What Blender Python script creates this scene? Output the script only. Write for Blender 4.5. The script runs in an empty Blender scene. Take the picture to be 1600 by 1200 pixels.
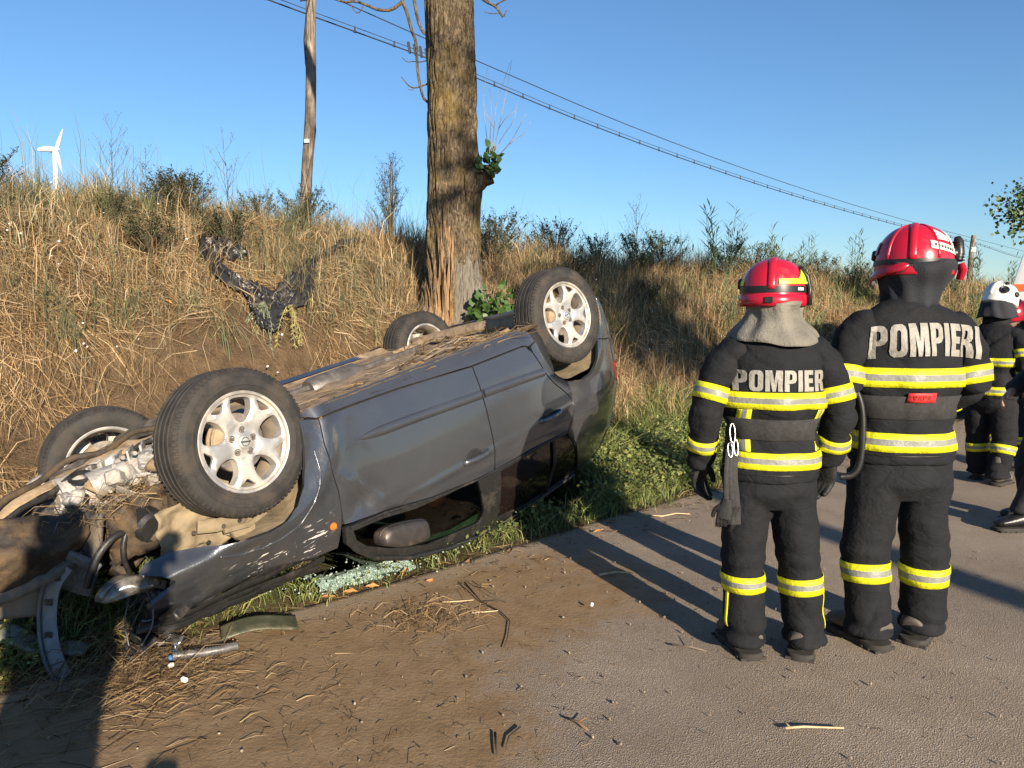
import bpy, bmesh, math, random
import numpy as np
from mathutils import Vector, Matrix, Euler, noise as mnoise
from mathutils.geometry import delaunay_2d_cdt
from mathutils.bvhtree import BVHTree
R = math.radians
PI = math.pi
rng = np.random.default_rng(7)
random.seed(7)
scene = bpy.context.scene
col = scene.collection

# ---------------------------------------------------------------- camera, sky, sun, exposure
cam_d = bpy.data.cameras.new('camera'); cam = bpy.data.objects.new('camera', cam_d); col.objects.link(cam)
cam_d.sensor_width = 36; cam_d.lens = 27.0; cam_d.clip_start = 0.05; cam_d.clip_end = 6000
cam.location = (0, 0, 1.5); cam.rotation_euler = (R(90) - math.atan(110/1200), 0, 0)
scene.camera = cam
SUN_EL = R(17.5)
SUN_DIR = Vector((0.40*math.cos(SUN_EL)/math.hypot(.4, .915), -0.915*math.cos(SUN_EL)/math.hypot(.4, .915), math.sin(SUN_EL)))
world = bpy.data.worlds.new('World'); scene.world = world; world.use_nodes = True
wn = world.node_tree; wn.nodes.clear()
sky = wn.nodes.new('ShaderNodeTexSky'); sky.sky_type = 'NISHITA'; sky.sun_disc = False
sky.sun_elevation = SUN_EL; sky.sun_rotation = math.atan2(SUN_DIR.x, SUN_DIR.y)
sky.air_density = 1.15; sky.dust_density = 0.0; sky.ozone_density = 6.0
bg = wn.nodes.new('ShaderNodeBackground'); bg.inputs[1].default_value = 0.076
wo = wn.nodes.new('ShaderNodeOutputWorld')
wn.links.new(sky.outputs[0], bg.inputs[0]); wn.links.new(bg.outputs[0], wo.inputs[0])
sun_d = bpy.data.lights.new('sun', 'SUN'); sun_d.energy = 4.9; sun_d.angle = R(0.5); sun_d.color = (1.0, .86, .68)
sun = bpy.data.objects.new('sun', sun_d); col.objects.link(sun)
sun.rotation_euler = SUN_DIR.to_track_quat('Z', 'Y').to_euler(); sun.location = (8, -18, 12)
scene.view_settings.view_transform = 'Standard'; scene.view_settings.look = 'None'
scene.view_settings.exposure = 1.05; scene.view_settings.gamma = 1.0
scene.view_settings.use_curve_mapping = False
scene.cycles.max_bounces = 6; scene.cycles.transparent_max_bounces = 8
scene.cycles.diffuse_bounces = 3; scene.cycles.glossy_bounces = 3
scene.cycles.use_denoising = True

# ---------------------------------------------------------------- helpers
def tag(o, label=None, cat=None, group=None, kind=None):
    if label: o['label'] = label
    if cat: o['category'] = cat
    if group: o['group'] = group
    if kind: o['kind'] = kind
    return o
def link(o, parent=None):
    col.objects.link(o)
    if parent is not None: o.parent = parent
    return o
def empty(name, loc=(0, 0, 0), rz=0.0):
    o = bpy.data.objects.new(name, None); col.objects.link(o)
    o.location = loc; o.rotation_euler = (0, 0, rz); o.empty_display_size = .2
    return o
def copy_tree(o, parent=None):
    c = o.copy(); col.objects.link(c); c.parent = parent
    for ch in list(o.children): copy_tree(ch, c)
    return c
def sm(a, b, t):
    t = np.clip((np.asarray(t, float) - a)/(b - a), 0, 1); return t*t*(3 - 2*t)
def hash3(ix, iy, iz, seed):
    h = (ix.astype(np.int64)*374761393 + iy.astype(np.int64)*668265263 + iz.astype(np.int64)*2147483647 + seed*144665) & 0x7fffffff
    h = ((h ^ (h >> 13))*1274126177) & 0x7fffffff
    h = h ^ (h >> 16)
    return (h & 0xffff)/65535.0
def vnoise(p, seed=0):
    p = np.asarray(p, float); i = np.floor(p).astype(np.int64); f = p - i; f = f*f*(3 - 2*f)
    r = 0
    for dx in (0, 1):
        for dy in (0, 1):
            for dz in (0, 1):
                w = (f[:, 0] if dx else 1 - f[:, 0])*(f[:, 1] if dy else 1 - f[:, 1])*(f[:, 2] if dz else 1 - f[:, 2])
                r = r + w*hash3(i[:, 0] + dx, i[:, 1] + dy, i[:, 2] + dz, seed)
    return r
def fbm(p, oct=4, seed=0):
    p = np.asarray(p, float); a = .5; s = 0; t = 0
    for k in range(oct):
        s = s + a*vnoise(p*2**k + 17.3*k, seed + k); t += a; a *= .5
    return s/t
def fb2(x, y, sc, oct=4, seed=0):
    x = np.asarray(x, float).ravel(); y = np.asarray(y, float).ravel()
    return fbm(np.stack([x*sc, y*sc, np.zeros_like(x) + seed*3.7], 1), oct, seed)

def raw_mesh(name, V, F, cols=None, smooth=True):
    """V (n,3); F list of equal-size index arrays (array m,k) or list of such arrays"""
    me = bpy.data.meshes.new(name)
    V = np.asarray(V, np.float32)
    Fs = F if isinstance(F, list) else [F]
    Fs = [np.asarray(f, np.int32) for f in Fs if len(f)]
    me.vertices.add(len(V)); me.vertices.foreach_set('co', V.ravel())
    nl = sum(f.size for f in Fs); npoly = sum(len(f) for f in Fs)
    me.loops.add(nl); me.polygons.add(npoly)
    me.loops.foreach_set('vertex_index', np.concatenate([f.ravel() for f in Fs]))
    st = []; base = 0
    for f in Fs:
        st.append(base + np.arange(len(f))*f.shape[1]); base += f.size
    me.polygons.foreach_set('loop_start', np.concatenate(st).astype(np.int32))
    me.polygons.foreach_set('use_smooth', np.full(npoly, smooth))
    me.update(calc_edges=True); me.validate()
    if cols is not None:
        ca = me.color_attributes.new('col', 'FLOAT_COLOR', 'POINT')
        c4 = np.ones((len(V), 4), np.float32); c4[:, :3] = cols
        ca.data.foreach_set('color', c4.ravel())
    return me

class MB:
    def __init__(s): s.v = []; s.f = []; s.m = []
    def add(s, V, F, mi=0):
        b = len(s.v); s.v += [tuple(map(float, p)) for p in V]; s.f += [tuple(i + b for i in f) for f in F]; s.m += [mi]*len(F)
        return s
    def box(s, c, size, rot=None, bev=0.0, mi=0):
        x, y, z = [d/2 for d in size]
        M = rot.to_matrix() if isinstance(rot, Euler) else (rot if rot is not None else Matrix.Identity(3))
        b = min(bev, x*.9, y*.9, z*.9)
        if b <= 0:
            P = [(sx*x, sy*y, sz*z) for sx in (-1, 1) for sy in (-1, 1) for sz in (-1, 1)]
            F = [(0, 1, 3, 2), (4, 6, 7, 5), (0, 4, 5, 1), (2, 3, 7, 6), (0, 2, 6, 4), (1, 5, 7, 3)]
        else:
            P = []; idx = {}
            for sx in (-1, 1):
                for sy in (-1, 1):
                    for sz in (-1, 1):
                        for k in range(3):
                            q = [sx*x, sy*y, sz*z]
                            for j in range(3):
                                if j != k: q[j] -= (sx, sy, sz)[j]*b
                            idx[(sx, sy, sz, k)] = len(P); P.append(tuple(q))
            F = []
            for k in range(3):
                a, c2 = (k + 1) % 3, (k + 2) % 3
                for sg in (-1, 1):
                    q = []
                    for (u, w) in ((-1, -1), (1, -1), (1, 1), (-1, 1)):
                        t = [0, 0, 0]; t[k] = sg; t[a] = u; t[c2] = w; q.append(idx[(*t, k)])
                    F.append(tuple(q if sg > 0 else q[::-1]))
                for u in (-1, 1):
                    for w in (-1, 1):
                        t0 = [0, 0, 0]; t0[k] = -1; t0[a] = u; t0[c2] = w
                        t1 = list(t0); t1[k] = 1
                        q = (idx[(*t0, a)], idx[(*t1, a)], idx[(*t1, c2)], idx[(*t0, c2)])
                        F.append(q if u*w < 0 else q[::-1])
            for sx in (-1, 1):
                for sy in (-1, 1):
                    for sz in (-1, 1):
                        q = tuple(idx[(sx, sy, sz, k)] for k in range(3)); F.append(q if sx*sy*sz > 0 else q[::-1])
        c = Vector(c)
        return s.add([c + M @ Vector(p) for p in P], F, mi)
    def tube(s, path, rad, n=8, cap=True, mi=0, flat=None):
        P = [Vector(p) for p in path]; k = len(P)
        rad = [rad]*k if not hasattr(rad, '__len__') else rad
        V = []; N = None
        for i in range(k):
            t = (P[min(i + 1, k - 1)] - P[max(i - 1, 0)])
            t = t.normalized() if t.length > 1e-9 else Vector((0, 0, 1))
            if N is None:
                N = t.orthogonal().normalized() if flat is None else (Vector(flat) - t*Vector(flat).dot(t)).normalized()
            else:
                N = (N - t*N.dot(t)); N = N.normalized() if N.length > 1e-6 else t.orthogonal().normalized()
            B = t.cross(N)
            r = rad[min(i, len(rad) - 1)]; ra, rb = r if hasattr(r, '__len__') else (r, r)
            for j in range(n):
                a = 2*PI*j/n; V.append(P[i] + N*(ra*math.cos(a)) + B*(rb*math.sin(a)))
        F = [(i*n + j, i*n + (j + 1) % n, (i + 1)*n + (j + 1) % n, (i + 1)*n + j) for i in range(k - 1) for j in range(n)]
        if cap: F += [tuple(range(n - 1, -1, -1)), tuple((k - 1)*n + j for j in range(n))]
        return s.add(V, F, mi)
    def lathe(s, prof, n=48, M=None, mi=0, close=False):
        """prof: (r, h) pairs, axis = local Z"""
        M = M or Matrix.Identity(4); V = []
        for r, h in prof:
            for j in range(n):
                a = 2*PI*j/n; V.append(M @ Vector((r*math.cos(a), r*math.sin(a), h)))
        k = len(prof); kk = k if close else k - 1
        F = [(i*n + j, i*n + (j + 1) % n, ((i + 1) % k)*n + (j + 1) % n, ((i + 1) % k)*n + j) for i in range(kk) for j in range(n)]
        return s.add(V, F, mi)
    def loft(s, rings, cap=True, mi=0):
        n = len(rings[0]); V = [p for r in rings for p in r]; k = len(rings)
        F = [(i*n + j, i*n + (j + 1) % n, (i + 1)*n + (j + 1) % n, (i + 1)*n + j) for i in range(k - 1) for j in range(n)]
        if cap: F += [tuple(range(n - 1, -1, -1)), tuple((k - 1)*n + j for j in range(n))]
        return s.add(V, F, mi)
    def mesh(s, name, sharp=35):
        me = bpy.data.meshes.new(name); me.from_pydata(s.v, [], s.f); me.validate(); me.update()
        bm = bmesh.new(); bm.from_mesh(me); bmesh.ops.recalc_face_normals(bm, faces=bm.faces); bm.to_mesh(me); bm.free()
        if len(me.polygons) == len(s.m): me.polygons.foreach_set('material_index', s.m)
        me.polygons.foreach_set('use_smooth', [True]*len(me.polygons))
        if sharp is not None and sharp < 180: me.set_sharp_from_angle(angle=R(sharp))
        return me
    def build(s, name, mat, parent=None, sharp=35, label=None):
        return mobj(name, s.mesh(name, sharp), mat, parent, label)
def mobj(name, me, mat, parent=None, label=None):
    o = bpy.data.objects.new(name, me); link(o, parent)
    for m in (mat if isinstance(mat, (list, tuple)) else [mat]): me.materials.append(m)
    if label: o['label'] = label
    return o
def subdiv(o, lv=1):
    m = o.modifiers.new('sub', 'SUBSURF'); m.levels = lv; m.render_levels = lv; return o

# ---------------------------------------------------------------- materials
class NT:
    def __init__(s, name):
        s.m = bpy.data.materials.new(name); s.m.use_nodes = True; s.t = s.m.node_tree; s.b = s.t.nodes['Principled BSDF']
    def n(s, ty, **k):
        x = s.t.nodes.new(ty)
        for a, v in k.items(): setattr(x, a, v)
        return x
    def l(s, a, b): s.t.links.new(a, b)
    def coord(s, kind='Object', scale=(1, 1, 1)):
        c = s.n('ShaderNodeTexCoord'); mp = s.n('ShaderNodeMapping'); mp.inputs['Scale'].default_value = scale
        s.l(c.outputs[kind], mp.inputs[0]); return mp.outputs[0]
    def noise(s, vec, scale, detail=4, rough=.55, dist=0):
        x = s.n('ShaderNodeTexNoise'); x.inputs['Scale'].default_value = scale; x.inputs['Detail'].default_value = detail
        x.inputs['Roughness'].default_value = rough; x.inputs['Distortion'].default_value = dist
        s.l(vec, x.inputs['Vector']); return x.outputs['Fac']
    def ramp(s, fac, stops):
        x = s.n('ShaderNodeValToRGB'); e = x.color_ramp.elements
        while len(e) < len(stops): e.new(.5)
        for i, (p, c) in enumerate(stops):
            e[i].position = p; e[i].color = (*c, 1) if hasattr(c, '__len__') else (c, c, c, 1)
        s.l(fac, x.inputs[0]); return x.outputs[0]
    def mix(s, fac, a, b, mode='MIX'):
        x = s.n('ShaderNodeMix', data_type='RGBA', blend_type=mode)
        for sock, v in ((x.inputs[0], fac), (x.inputs[6], a), (x.inputs[7], b)):
            if isinstance(v, (int, float)): sock.default_value = v
            elif isinstance(v, tuple): sock.default_value = (*v, 1)
            else: s.l(v, sock)
        return x.outputs[2]
    def math(s, op, a, b=0.0, clamp=False):
        x = s.n('ShaderNodeMath', operation=op, use_clamp=clamp)
        for i, v in enumerate((a, b)):
            if isinstance(v, (int, float)): x.inputs[i].default_value = v
            else: s.l(v, x.inputs[i])
        return x.outputs[0]
    def bump(s, h, dist=.01, strength=1.0):
        x = s.n('ShaderNodeBump'); x.inputs['Distance'].default_value = dist; x.inputs['Strength'].default_value = strength
        s.l(h, x.inputs['Height']); s.l(x.outputs[0], s.b.inputs['Normal']); return x
    def set(s, **k):
        for a, v in k.items():
            key = {'base': 'Base Color', 'rough': 'Roughness', 'metal': 'Metallic', 'spec': 'Specular IOR Level', 'coat': 'Coat Weight',
                   'coatr': 'Coat Roughness', 'trans': 'Transmission Weight', 'ior': 'IOR', 'alpha': 'Alpha', 'sheen': 'Sheen Weight', 'sss': 'Subsurface Weight'}[a]
            if isinstance(v, (int, float)): s.b.inputs[key].default_value = v
            elif isinstance(v, tuple): s.b.inputs[key].default_value = (*v, 1)
            else: s.l(v, s.b.inputs[key])
        return s
def simple(name, c, rough=.6, metal=0.0, var=.25, scale=30, bump=0.0, dust=0.0, dustc=(.27, .19, .11), spec=.5, bscale=None, dscale=5):
    t = NT(name); v = t.coord()
    f = t.noise(v, scale, 5)
    c2 = tuple(min(1, x*(1 + var)) for x in c); c1 = tuple(x*(1 - var) for x in c)
    base = t.ramp(f, [(.3, c1), (.7, c2)])
    if dust > 0:
        d = t.ramp(t.noise(v, dscale, 6, .65), [(.62 - .35*dust, 0.), (.80 - .2*dust, 1.)])
        base = t.mix(t.math('MULTIPLY', d, min(1, .5 + dust*.5)), base, dustc)
        r = t.n('ShaderNodeMapRange'); t.l(d, r.inputs[0]); r.inputs[3].default_value = rough; r.inputs[4].default_value = .9
        t.set(rough=r.outputs[0]); 
        if metal > 0:
            r2 = t.n('ShaderNodeMapRange'); t.l(d, r2.inputs[0]); r2.inputs[3].default_value = metal; r2.inputs[4].default_value = 0
            t.set(metal=r2.outputs[0])
    else: t.set(rough=rough, metal=metal)
    t.set(base=base, spec=spec)
    if bump: t.bump(t.noise(v, bscale or scale*3, 4), bump)
    return t.m
def vcol_mat(name, rough=.85, spec=.2, trans=0.0, var=0.0):
    t = NT(name); a = t.n('ShaderNodeVertexColor', layer_name='col')
    base = a.outputs[0]
    t.set(base=base, rough=rough, spec=spec)
    if trans:
        tr = t.n('ShaderNodeBsdfTranslucent'); t.l(base, tr.inputs[0])
        mx = t.n('ShaderNodeMixShader'); mx.inputs[0].default_value = trans
        t.l(t.b.outputs[0], mx.inputs[1]); t.l(tr.outputs[0], mx.inputs[2]); t.l(mx.outputs[0], t.t.nodes['Material Output'].inputs[0])
    return t.m
# ---------------------------------------------------------------- terrain and road
E0 = np.array([-.51, 4.39]); U2 = np.array([.7286, .685]); N2 = np.array([-.685, .7286])
def to_sw(x, y): dx = np.asarray(x) - E0[0]; dy = np.asarray(y) - E0[1]; return dx*U2[0] + dy*U2[1], dx*N2[0] + dy*N2[1]
def to_xy(s, w): return E0[0] + np.asarray(s)*U2[0] + np.asarray(w)*N2[0], E0[1] + np.asarray(s)*U2[1] + np.asarray(w)*N2[1]
ROAD_W = 6.6
def edge_w(s):
    s = np.asarray(s, float); z = np.zeros_like(s)
    return (.10*(fb2(s, z, .8, 3, 3) - .5) + .10*(fb2(s, z, 5, 3, 5) - .5)).reshape(s.shape)
def tz(s, w):
    s = np.asarray(s, float); w = np.asarray(w, float); sh = s.shape
    s = s.ravel(); w = w.ravel()
    far = sm(10, 40, np.abs(s - 5))
    verge = .13*sm(0, .55, w) + .05*sm(.5, 1.3, w)
    wv = w + .35*(fb2(s, w*0, .35, 2, 11) - .5)
    slope = 2.05*sm(1.15, 4.95, wv) 
    back = -.35*sm(5.2, 9, w) - .9*sm(9, 200, w)
    n = (fb2(s, w, .9, 4, 21) - .5)*.34*sm(1.2, 2.4, w)*(1 - .6*sm(30, 80, np.abs(w))) + (fb2(s, w, 4.5, 3, 22) - .5)*.10*sm(.4, 1.6, w)
    lz = sm(-2.6, -1.0, s)*(1 - sm(1.2, 2.4, s)); lip = .13*sm(2.75, 3.05, wv + .7*(fb2(s, w, 1.1, 3, 31) - .5))*(1 - sm(3.3, 4.3, wv))*lz - .09*sm(1.6, 2.0, wv)*(1 - sm(2.5, 2.95, wv))*lz
    n = n + .36*(1 - sm(-1.5, 5.5, s))*sm(3.0, 5.2, w)
    right = -.06*sm(0, .5, -w - ROAD_W) - .5*sm(2, 12, -w - ROAD_W)
    z = verge + slope + back + n + lip + right + .02*(fb2(s, w, 6, 2, 41) - .5)*sm(0, .25, w)
    px_, py_ = E0[0] + s*U2[0] + w*N2[0], E0[1] + s*U2[1] + w*N2[1]      # the hollow the roof has pressed into the soft verge
    lx = (px_ + 1.133)*-.6165 + (py_ - 4.992)*-.7562 + .285; ly = (px_ + 1.133)*-.748 + (py_ - 4.992)*.649 + .177
    z = z - .34*sm(-1.7, -1.4, lx)*(1 - sm(.75, 1.0, lx))*sm(-.52, -.34, ly)*(1 - sm(.62, .8, ly))
    z = np.where((w <= 0) & (w >= -ROAD_W), -.0, z)
    return z.reshape(sh)
def tzxy(x, y): s, w = to_sw(x, y); return tz(s, w)
def axis_grid(lo, hi, d0, grow, far_lo, far_hi):
    a = list(np.arange(lo, hi + 1e-6, d0)); d = d0
    while a[-1] < far_hi: d *= grow; a.append(a[-1] + d)
    d = d0
    while a[0] > far_lo: d *= grow; a.insert(0, a[0] - d)
    return np.array(a)
sg = axis_grid(-5, 14, .09, 1.09, -900, 2500); wg = axis_grid(-.35, 5.6, .07, 1.12, -1800, 1800)
S, Wd = np.meshgrid(sg, wg, indexing='ij'); Z = tz(S, Wd); X, Y = to_xy(S, Wd)
ns, nw = S.shape
idx = np.arange(ns*nw).reshape(ns, nw)
Fq = np.stack([idx[:-1, :-1], idx[1:, :-1], idx[1:, 1:], idx[:-1, 1:]], -1).reshape(-1, 4)
sf, wf = S.ravel(), Wd.ravel()
nz = fb2(sf, wf, 1.3, 4, 51)[:, None]; n2 = fb2(sf, wf, .25, 3, 52)[:, None]
earth = np.array([.185, .125, .072])*(.75 + .5*nz)
strawc = np.array([.23, .155, .075])*(.75 + .5*nz)
greenc = np.array([.055, .07, .026])*(.7 + .6*nz)
cv = earth*1.0
wgt = (sm(3.2, 5.2, wf)*.55)[:, None]; cv = cv*(1 - wgt) + (strawc*.55 + greenc*.25)*wgt
vg = ((1 - sm(.9, 1.5, wf))*sm(-.1, .15, wf))[:, None]*.75; cv = cv*(1 - vg) + greenc*vg
fw_ = (sm(12, 40, np.abs(wf)))[:, None]; cv = cv*(1 - fw_) + np.array([.26, .19, .09])*(.8 + .4*n2)*fw_
terrain_me = raw_mesh('ground', np.stack([X, Y, Z], -1).reshape(-1, 3), Fq[:, ::-1] if False else Fq, cv)
t = NT('earth_bank'); a = t.n('ShaderNodeVertexColor', layer_name='col'); v = t.coord()
nf = t.ramp(t.noise(v, 9, 8, .65), [(.3, .62), (.7, 1.3)])
t.set(base=t.mix(1.0, a.outputs[0], nf, 'MULTIPLY'), rough=.95, spec=.1)
t.bump(t.math('ADD', t.noise(v, 28, 6, .7), t.math('MULTIPLY', t.noise(v, 140, 3), .35)), .06)
ground = mobj('ground', terrain_me, t.m); tag(ground, kind='structure')

# road sheet
rs = axis_grid(-5, 12, .1, 1.1, -600, 1200)
tfrac = np.concatenate([np.linspace(0, .25, 34), np.linspace(.25, 1, 22)[1:]])
RS, TF = np.meshgrid(rs, tfrac, indexing='ij')
ew = edge_w(rs)[:, None]; ew2 = (-ROAD_W + edge_w(rs + 91))[:, None]
RW = ew + (ew2 - ew)*TF
RX, RY = to_xy(RS, RW)
mudn = fb2(RS, RW, 1.4, 4, 61).reshape(RS.shape)
mx, my = RX, RY
m1 = 1 - np.hypot((mx + 1.45)/1.7, (my - 2.55)/1.45)          # heavy mud beside the wreck
m2 = 1 - np.hypot((mx - .0)/1.7, (my - 4.0)/1.4)
m3 = 1 - np.hypot((mx - .0)/1.2, (my - 3.3)/1.0)
mud = np.maximum(sm(-.1, .45, m1 + (mudn - .5)*.9), .66*sm(0, .7, m2 + (mudn - .5)*.8)); mud = np.maximum(mud, .4*sm(0, .9, m3 + (mudn - .5)*.7))
edgeband = sm(-.45, 0, RW - ew)*.55*(.5 + mudn)
mud = np.clip(np.maximum(mud, edgeband), 0, 1)
RZ = .004 + .010*mud*(fb2(RS, RW, 5, 4, 63).reshape(RS.shape)) - .0*RW
RZ = np.where(TF == 0, RZ - .05, RZ)
cr = np.stack([mud, edgeband, mudn], -1).reshape(-1, 3)
ri = np.arange(RS.size).reshape(RS.shape)
RF = np.stack([ri[:-1, :-1], ri[:-1, 1:], ri[1:, 1:], ri[1:, :-1]], -1).reshape(-1, 4)
road_me = raw_mesh('road', np.stack([RX, RY, RZ], -1).reshape(-1, 3), RF, cr)
t = NT('asphalt'); a = t.n('ShaderNodeVertexColor', layer_name='col'); v = t.coord()
sep = t.n('ShaderNodeSeparateColor'); t.l(a.outputs[0], sep.inputs[0])
agg = t.n('ShaderNodeTexVoronoi'); agg.inputs['Scale'].default_value = 210; t.l(v, agg.inputs['Vector'])
fine = t.noise(v, 260, 3, .7)
asp = t.ramp(t.math('ADD', t.math('MULTIPLY', agg.outputs['Distance'], .5), t.math('MULTIPLY', fine, .75)), [(.3, (.11, .088, .065)), (.55, (.235, .19, .145)), (.85, (.40, .325, .25))])
big = t.ramp(t.noise(v, .9, 6, .6), [(.3, .78), (.7, 1.16)])
asp = t.mix(1.0, asp, big, 'MULTIPLY')
asp = t.mix(t.math('MULTIPLY', t.ramp(t.noise(v, 2.2, 7, .7), [(.46, 0.), (.72, 1.)]), .35), asp, (.15, .11, .066))
mudc = t.ramp(t.noise(v, 7, 9, .68), [(.2, (.165, .105, .052)), (.5, (.235, .155, .082)), (.8, (.295, .205, .118))])
mm = t.math('ADD', sep.outputs[0], t.math('MULTIPLY', t.math('SUBTRACT', t.noise(v, 6, 8, .7), .5), .95))
mmask = t.ramp(mm, [(.28, 0.), (.62, 1.)])
mmask2 = t.math('MULTIPLY', mmask, sm(0, 1, .93).item())
pale = t.math('MULTIPLY', t.ramp(t.math('ADD', sep.outputs[1], t.math('MULTIPLY', t.math('SUBTRACT', t.noise(v, 8, 7, .7), .5), .5)), [(.10, 0.), (.45, 1.)]), .6)
t.set(base=t.mix(pale, t.mix(mmask2, asp, mudc), (.30, .245, .18)), rough=.9, spec=.2)
hb = t.math('ADD', t.math('MULTIPLY', agg.outputs['Distance'], t.math('SUBTRACT', 1.0, mmask)), t.math('MULTIPLY', t.noise(v, 55, 6, .62), t.math('ADD', t.math('MULTIPLY', mmask, .6), .4)))
t.bump(hb, .0042)
road = mobj('road', road_me, t.m); tag(road, kind='structure')
# ---------------------------------------------------------------- grass and straw (real blades, joined)
GS0, GS1, GW0, GW1, GD = -7.0, 75.0, -1.0, 9.0, .06
_gs = np.arange(GS0, GS1, GD); _gw = np.arange(GW0, GW1, GD)
_GS, _GW = np.meshgrid(_gs, _gw, indexing='ij'); _GZ = tz(_GS, _GW)
def tzf(s, w):
    a = np.clip((np.asarray(s) - GS0)/GD, 0, len(_gs) - 1.001); b = np.clip((np.asarray(w) - GW0)/GD, 0, len(_gw) - 1.001)
    i = a.astype(int); j = b.astype(int); fa = a - i; fb = b - j
    return _GZ[i, j]*(1 - fa)*(1 - fb) + _GZ[i + 1, j]*fa*(1 - fb) + _GZ[i, j + 1]*(1 - fa)*fb + _GZ[i + 1, j + 1]*fa*fb
def blades(b, m, t, width, colr, tipc=None):
    """ribbons base-mid-tip, (n,3) each"""
    n = len(b); d = t - b
    sd = np.cross(d, rng.normal(size=(n, 3))); sd /= np.linalg.norm(sd, axis=1)[:, None] + 1e-9
    w = np.asarray(width).reshape(-1, 1)*.5
    V = np.stack([b - sd*w, b + sd*w, m - sd*w*.85, m + sd*w*.85, t], 1).reshape(-1, 3)
    k = np.arange(n)[:, None]*5
    F3 = np.concatenate([k + np.array([[0, 1, 3]]), k + np.array([[0, 3, 2]]), k + np.array([[2, 3, 4]])])
    c = np.repeat(colr, 5, axis=0)
    if tipc is not None: c[4::5] = tipc
    return V, F3, c
class Stuff:
    def __init__(s): s.V = []; s.F = []; s.C = []; s.n = 0
    def add(s, V, F, c): s.V.append(V); s.F.append(F + s.n); s.C.append(c); s.n += len(V)
    def build(s, name, mat, label=None, kind='stuff'):
        o = mobj(name, raw_mesh(name, np.concatenate(s.V), np.concatenate(s.F), np.concatenate(s.C)), mat); tag(o, label, kind=kind); return o
def P3(s, w, h): x, y = to_xy(s, w); return np.stack([x, y, tzf(s, w) + h], 1)
STRAW = np.array([(.40, .275, .135), (.49, .355, .20), (.31, .20, .092), (.21, .13, .06), (.58, .445, .275), (.13, .085, .042), (.37, .24, .11)])
GREY = np.array([(.26, .225, .145), (.20, .19, .115), (.33, .28, .18)])
GREEN = np.array([(.14, .18, .05), (.185, .235, .07), (.095, .13, .038), (.25, .28, .095), (.28, .265, .095)])
OLIVE = np.array([(.115, .125, .055), (.15, .15, .070), (.075, .09, .045), (.18, .175, .09)])
def pick(pal, n): return pal[rng.integers(0, len(pal), n)]*(.75 + .5*rng.random((n, 1)))
VEG = vcol_mat('dry_blades', .8, .25, .18); GRS = vcol_mat('green_blades', .6, .35, .28)
def bare(s, w): # bare earth patches torn into the bank
    n_ = (fb2(s, w, 1.6, 3, 84) - .5)
    a = np.exp(-(((s - .15)/1.3)**2 + ((w - 2.6 + .5*n_)/.52)**2)); b_ = np.exp(-(((s - 1.1)/.9)**2 + ((w - 2.45)/.42)**2)); c_ = np.exp(-(((s + 1.4)/.5)**2 + ((w - 2.3)/.3)**2))*.8
    return np.clip((np.maximum(np.maximum(a, b_), c_) + .7*n_)*1.6, 0, 1)
# lying straw in swirling clumps
dry = Stuff()
def straw_clumps(ncl, per, s0, s1, w0, w1, length, width, lift=.10, pal=STRAW, thin_bare=True):
    cs = rng.uniform(s0, s1, ncl); cw = rng.uniform(w0, w1, ncl)
    ok = rng.random(ncl) > (bare(cs, cw)*.96 if thin_bare else 0)
    cs, cw = cs[ok], cw[ok]; k = len(cs)
    th = (fb2(cs, cw, .9, 2, 81)*4.2 - 2.1) - PI/2 + rng.normal(0, .55, k)       # downhill = -w, swirled by noise
    n = k*per; s = np.repeat(cs, per) + rng.normal(0, .10, n); w = np.repeat(cw, per) + rng.normal(0, .09, n)
    a = np.repeat(th, per) + rng.normal(0, .42, n); L = length*rng.uniform(.45, 1.3, n)
    lf = np.repeat(rng.uniform(.15, 1.0, k), per)*lift
    h0 = rng.uniform(0, .04, n); h1 = lf*rng.uniform(.3, 1.4, n) + .01; h2 = lf*rng.uniform(-.2, 1.0, n)
    ds, dw = np.cos(a)*L, np.sin(a)*L; a2 = a + rng.normal(0, .35, n)
    c = pick(pal, n)*np.repeat(rng.uniform(.65, 1.2, k), per)[:, None]
    gm = np.clip((fb2(s, w, .7, 3, 83) - .52)*6 + sm(3.0, 4.4, w)*1.1 - .15, 0, 1)
    g = rng.random(n) < gm*.62
    c[g] = pick(np.concatenate([GREY, OLIVE]), g.sum())
    dry.add(*blades(P3(s, w, h0), P3(s + ds*.5, w + dw*.5, h1), P3(s + np.cos(a2)*L, w + np.sin(a2)*L, h2), width*rng.uniform(.6, 1.5, n), c))
straw_clumps(2600, 26, -6.5, 3.5, 1.15, 5.4, .42, .0042)
straw_clumps(1900, 26, 3.5, 11, 1.25, 5.6, .45, .0055)
straw_clumps(1400, 20, 11, 28, 1.3, 5.8, .5, .0085, .14)
straw_clumps(700, 16, 28, 70, 1.3, 6, .6, .015, .2)
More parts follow.
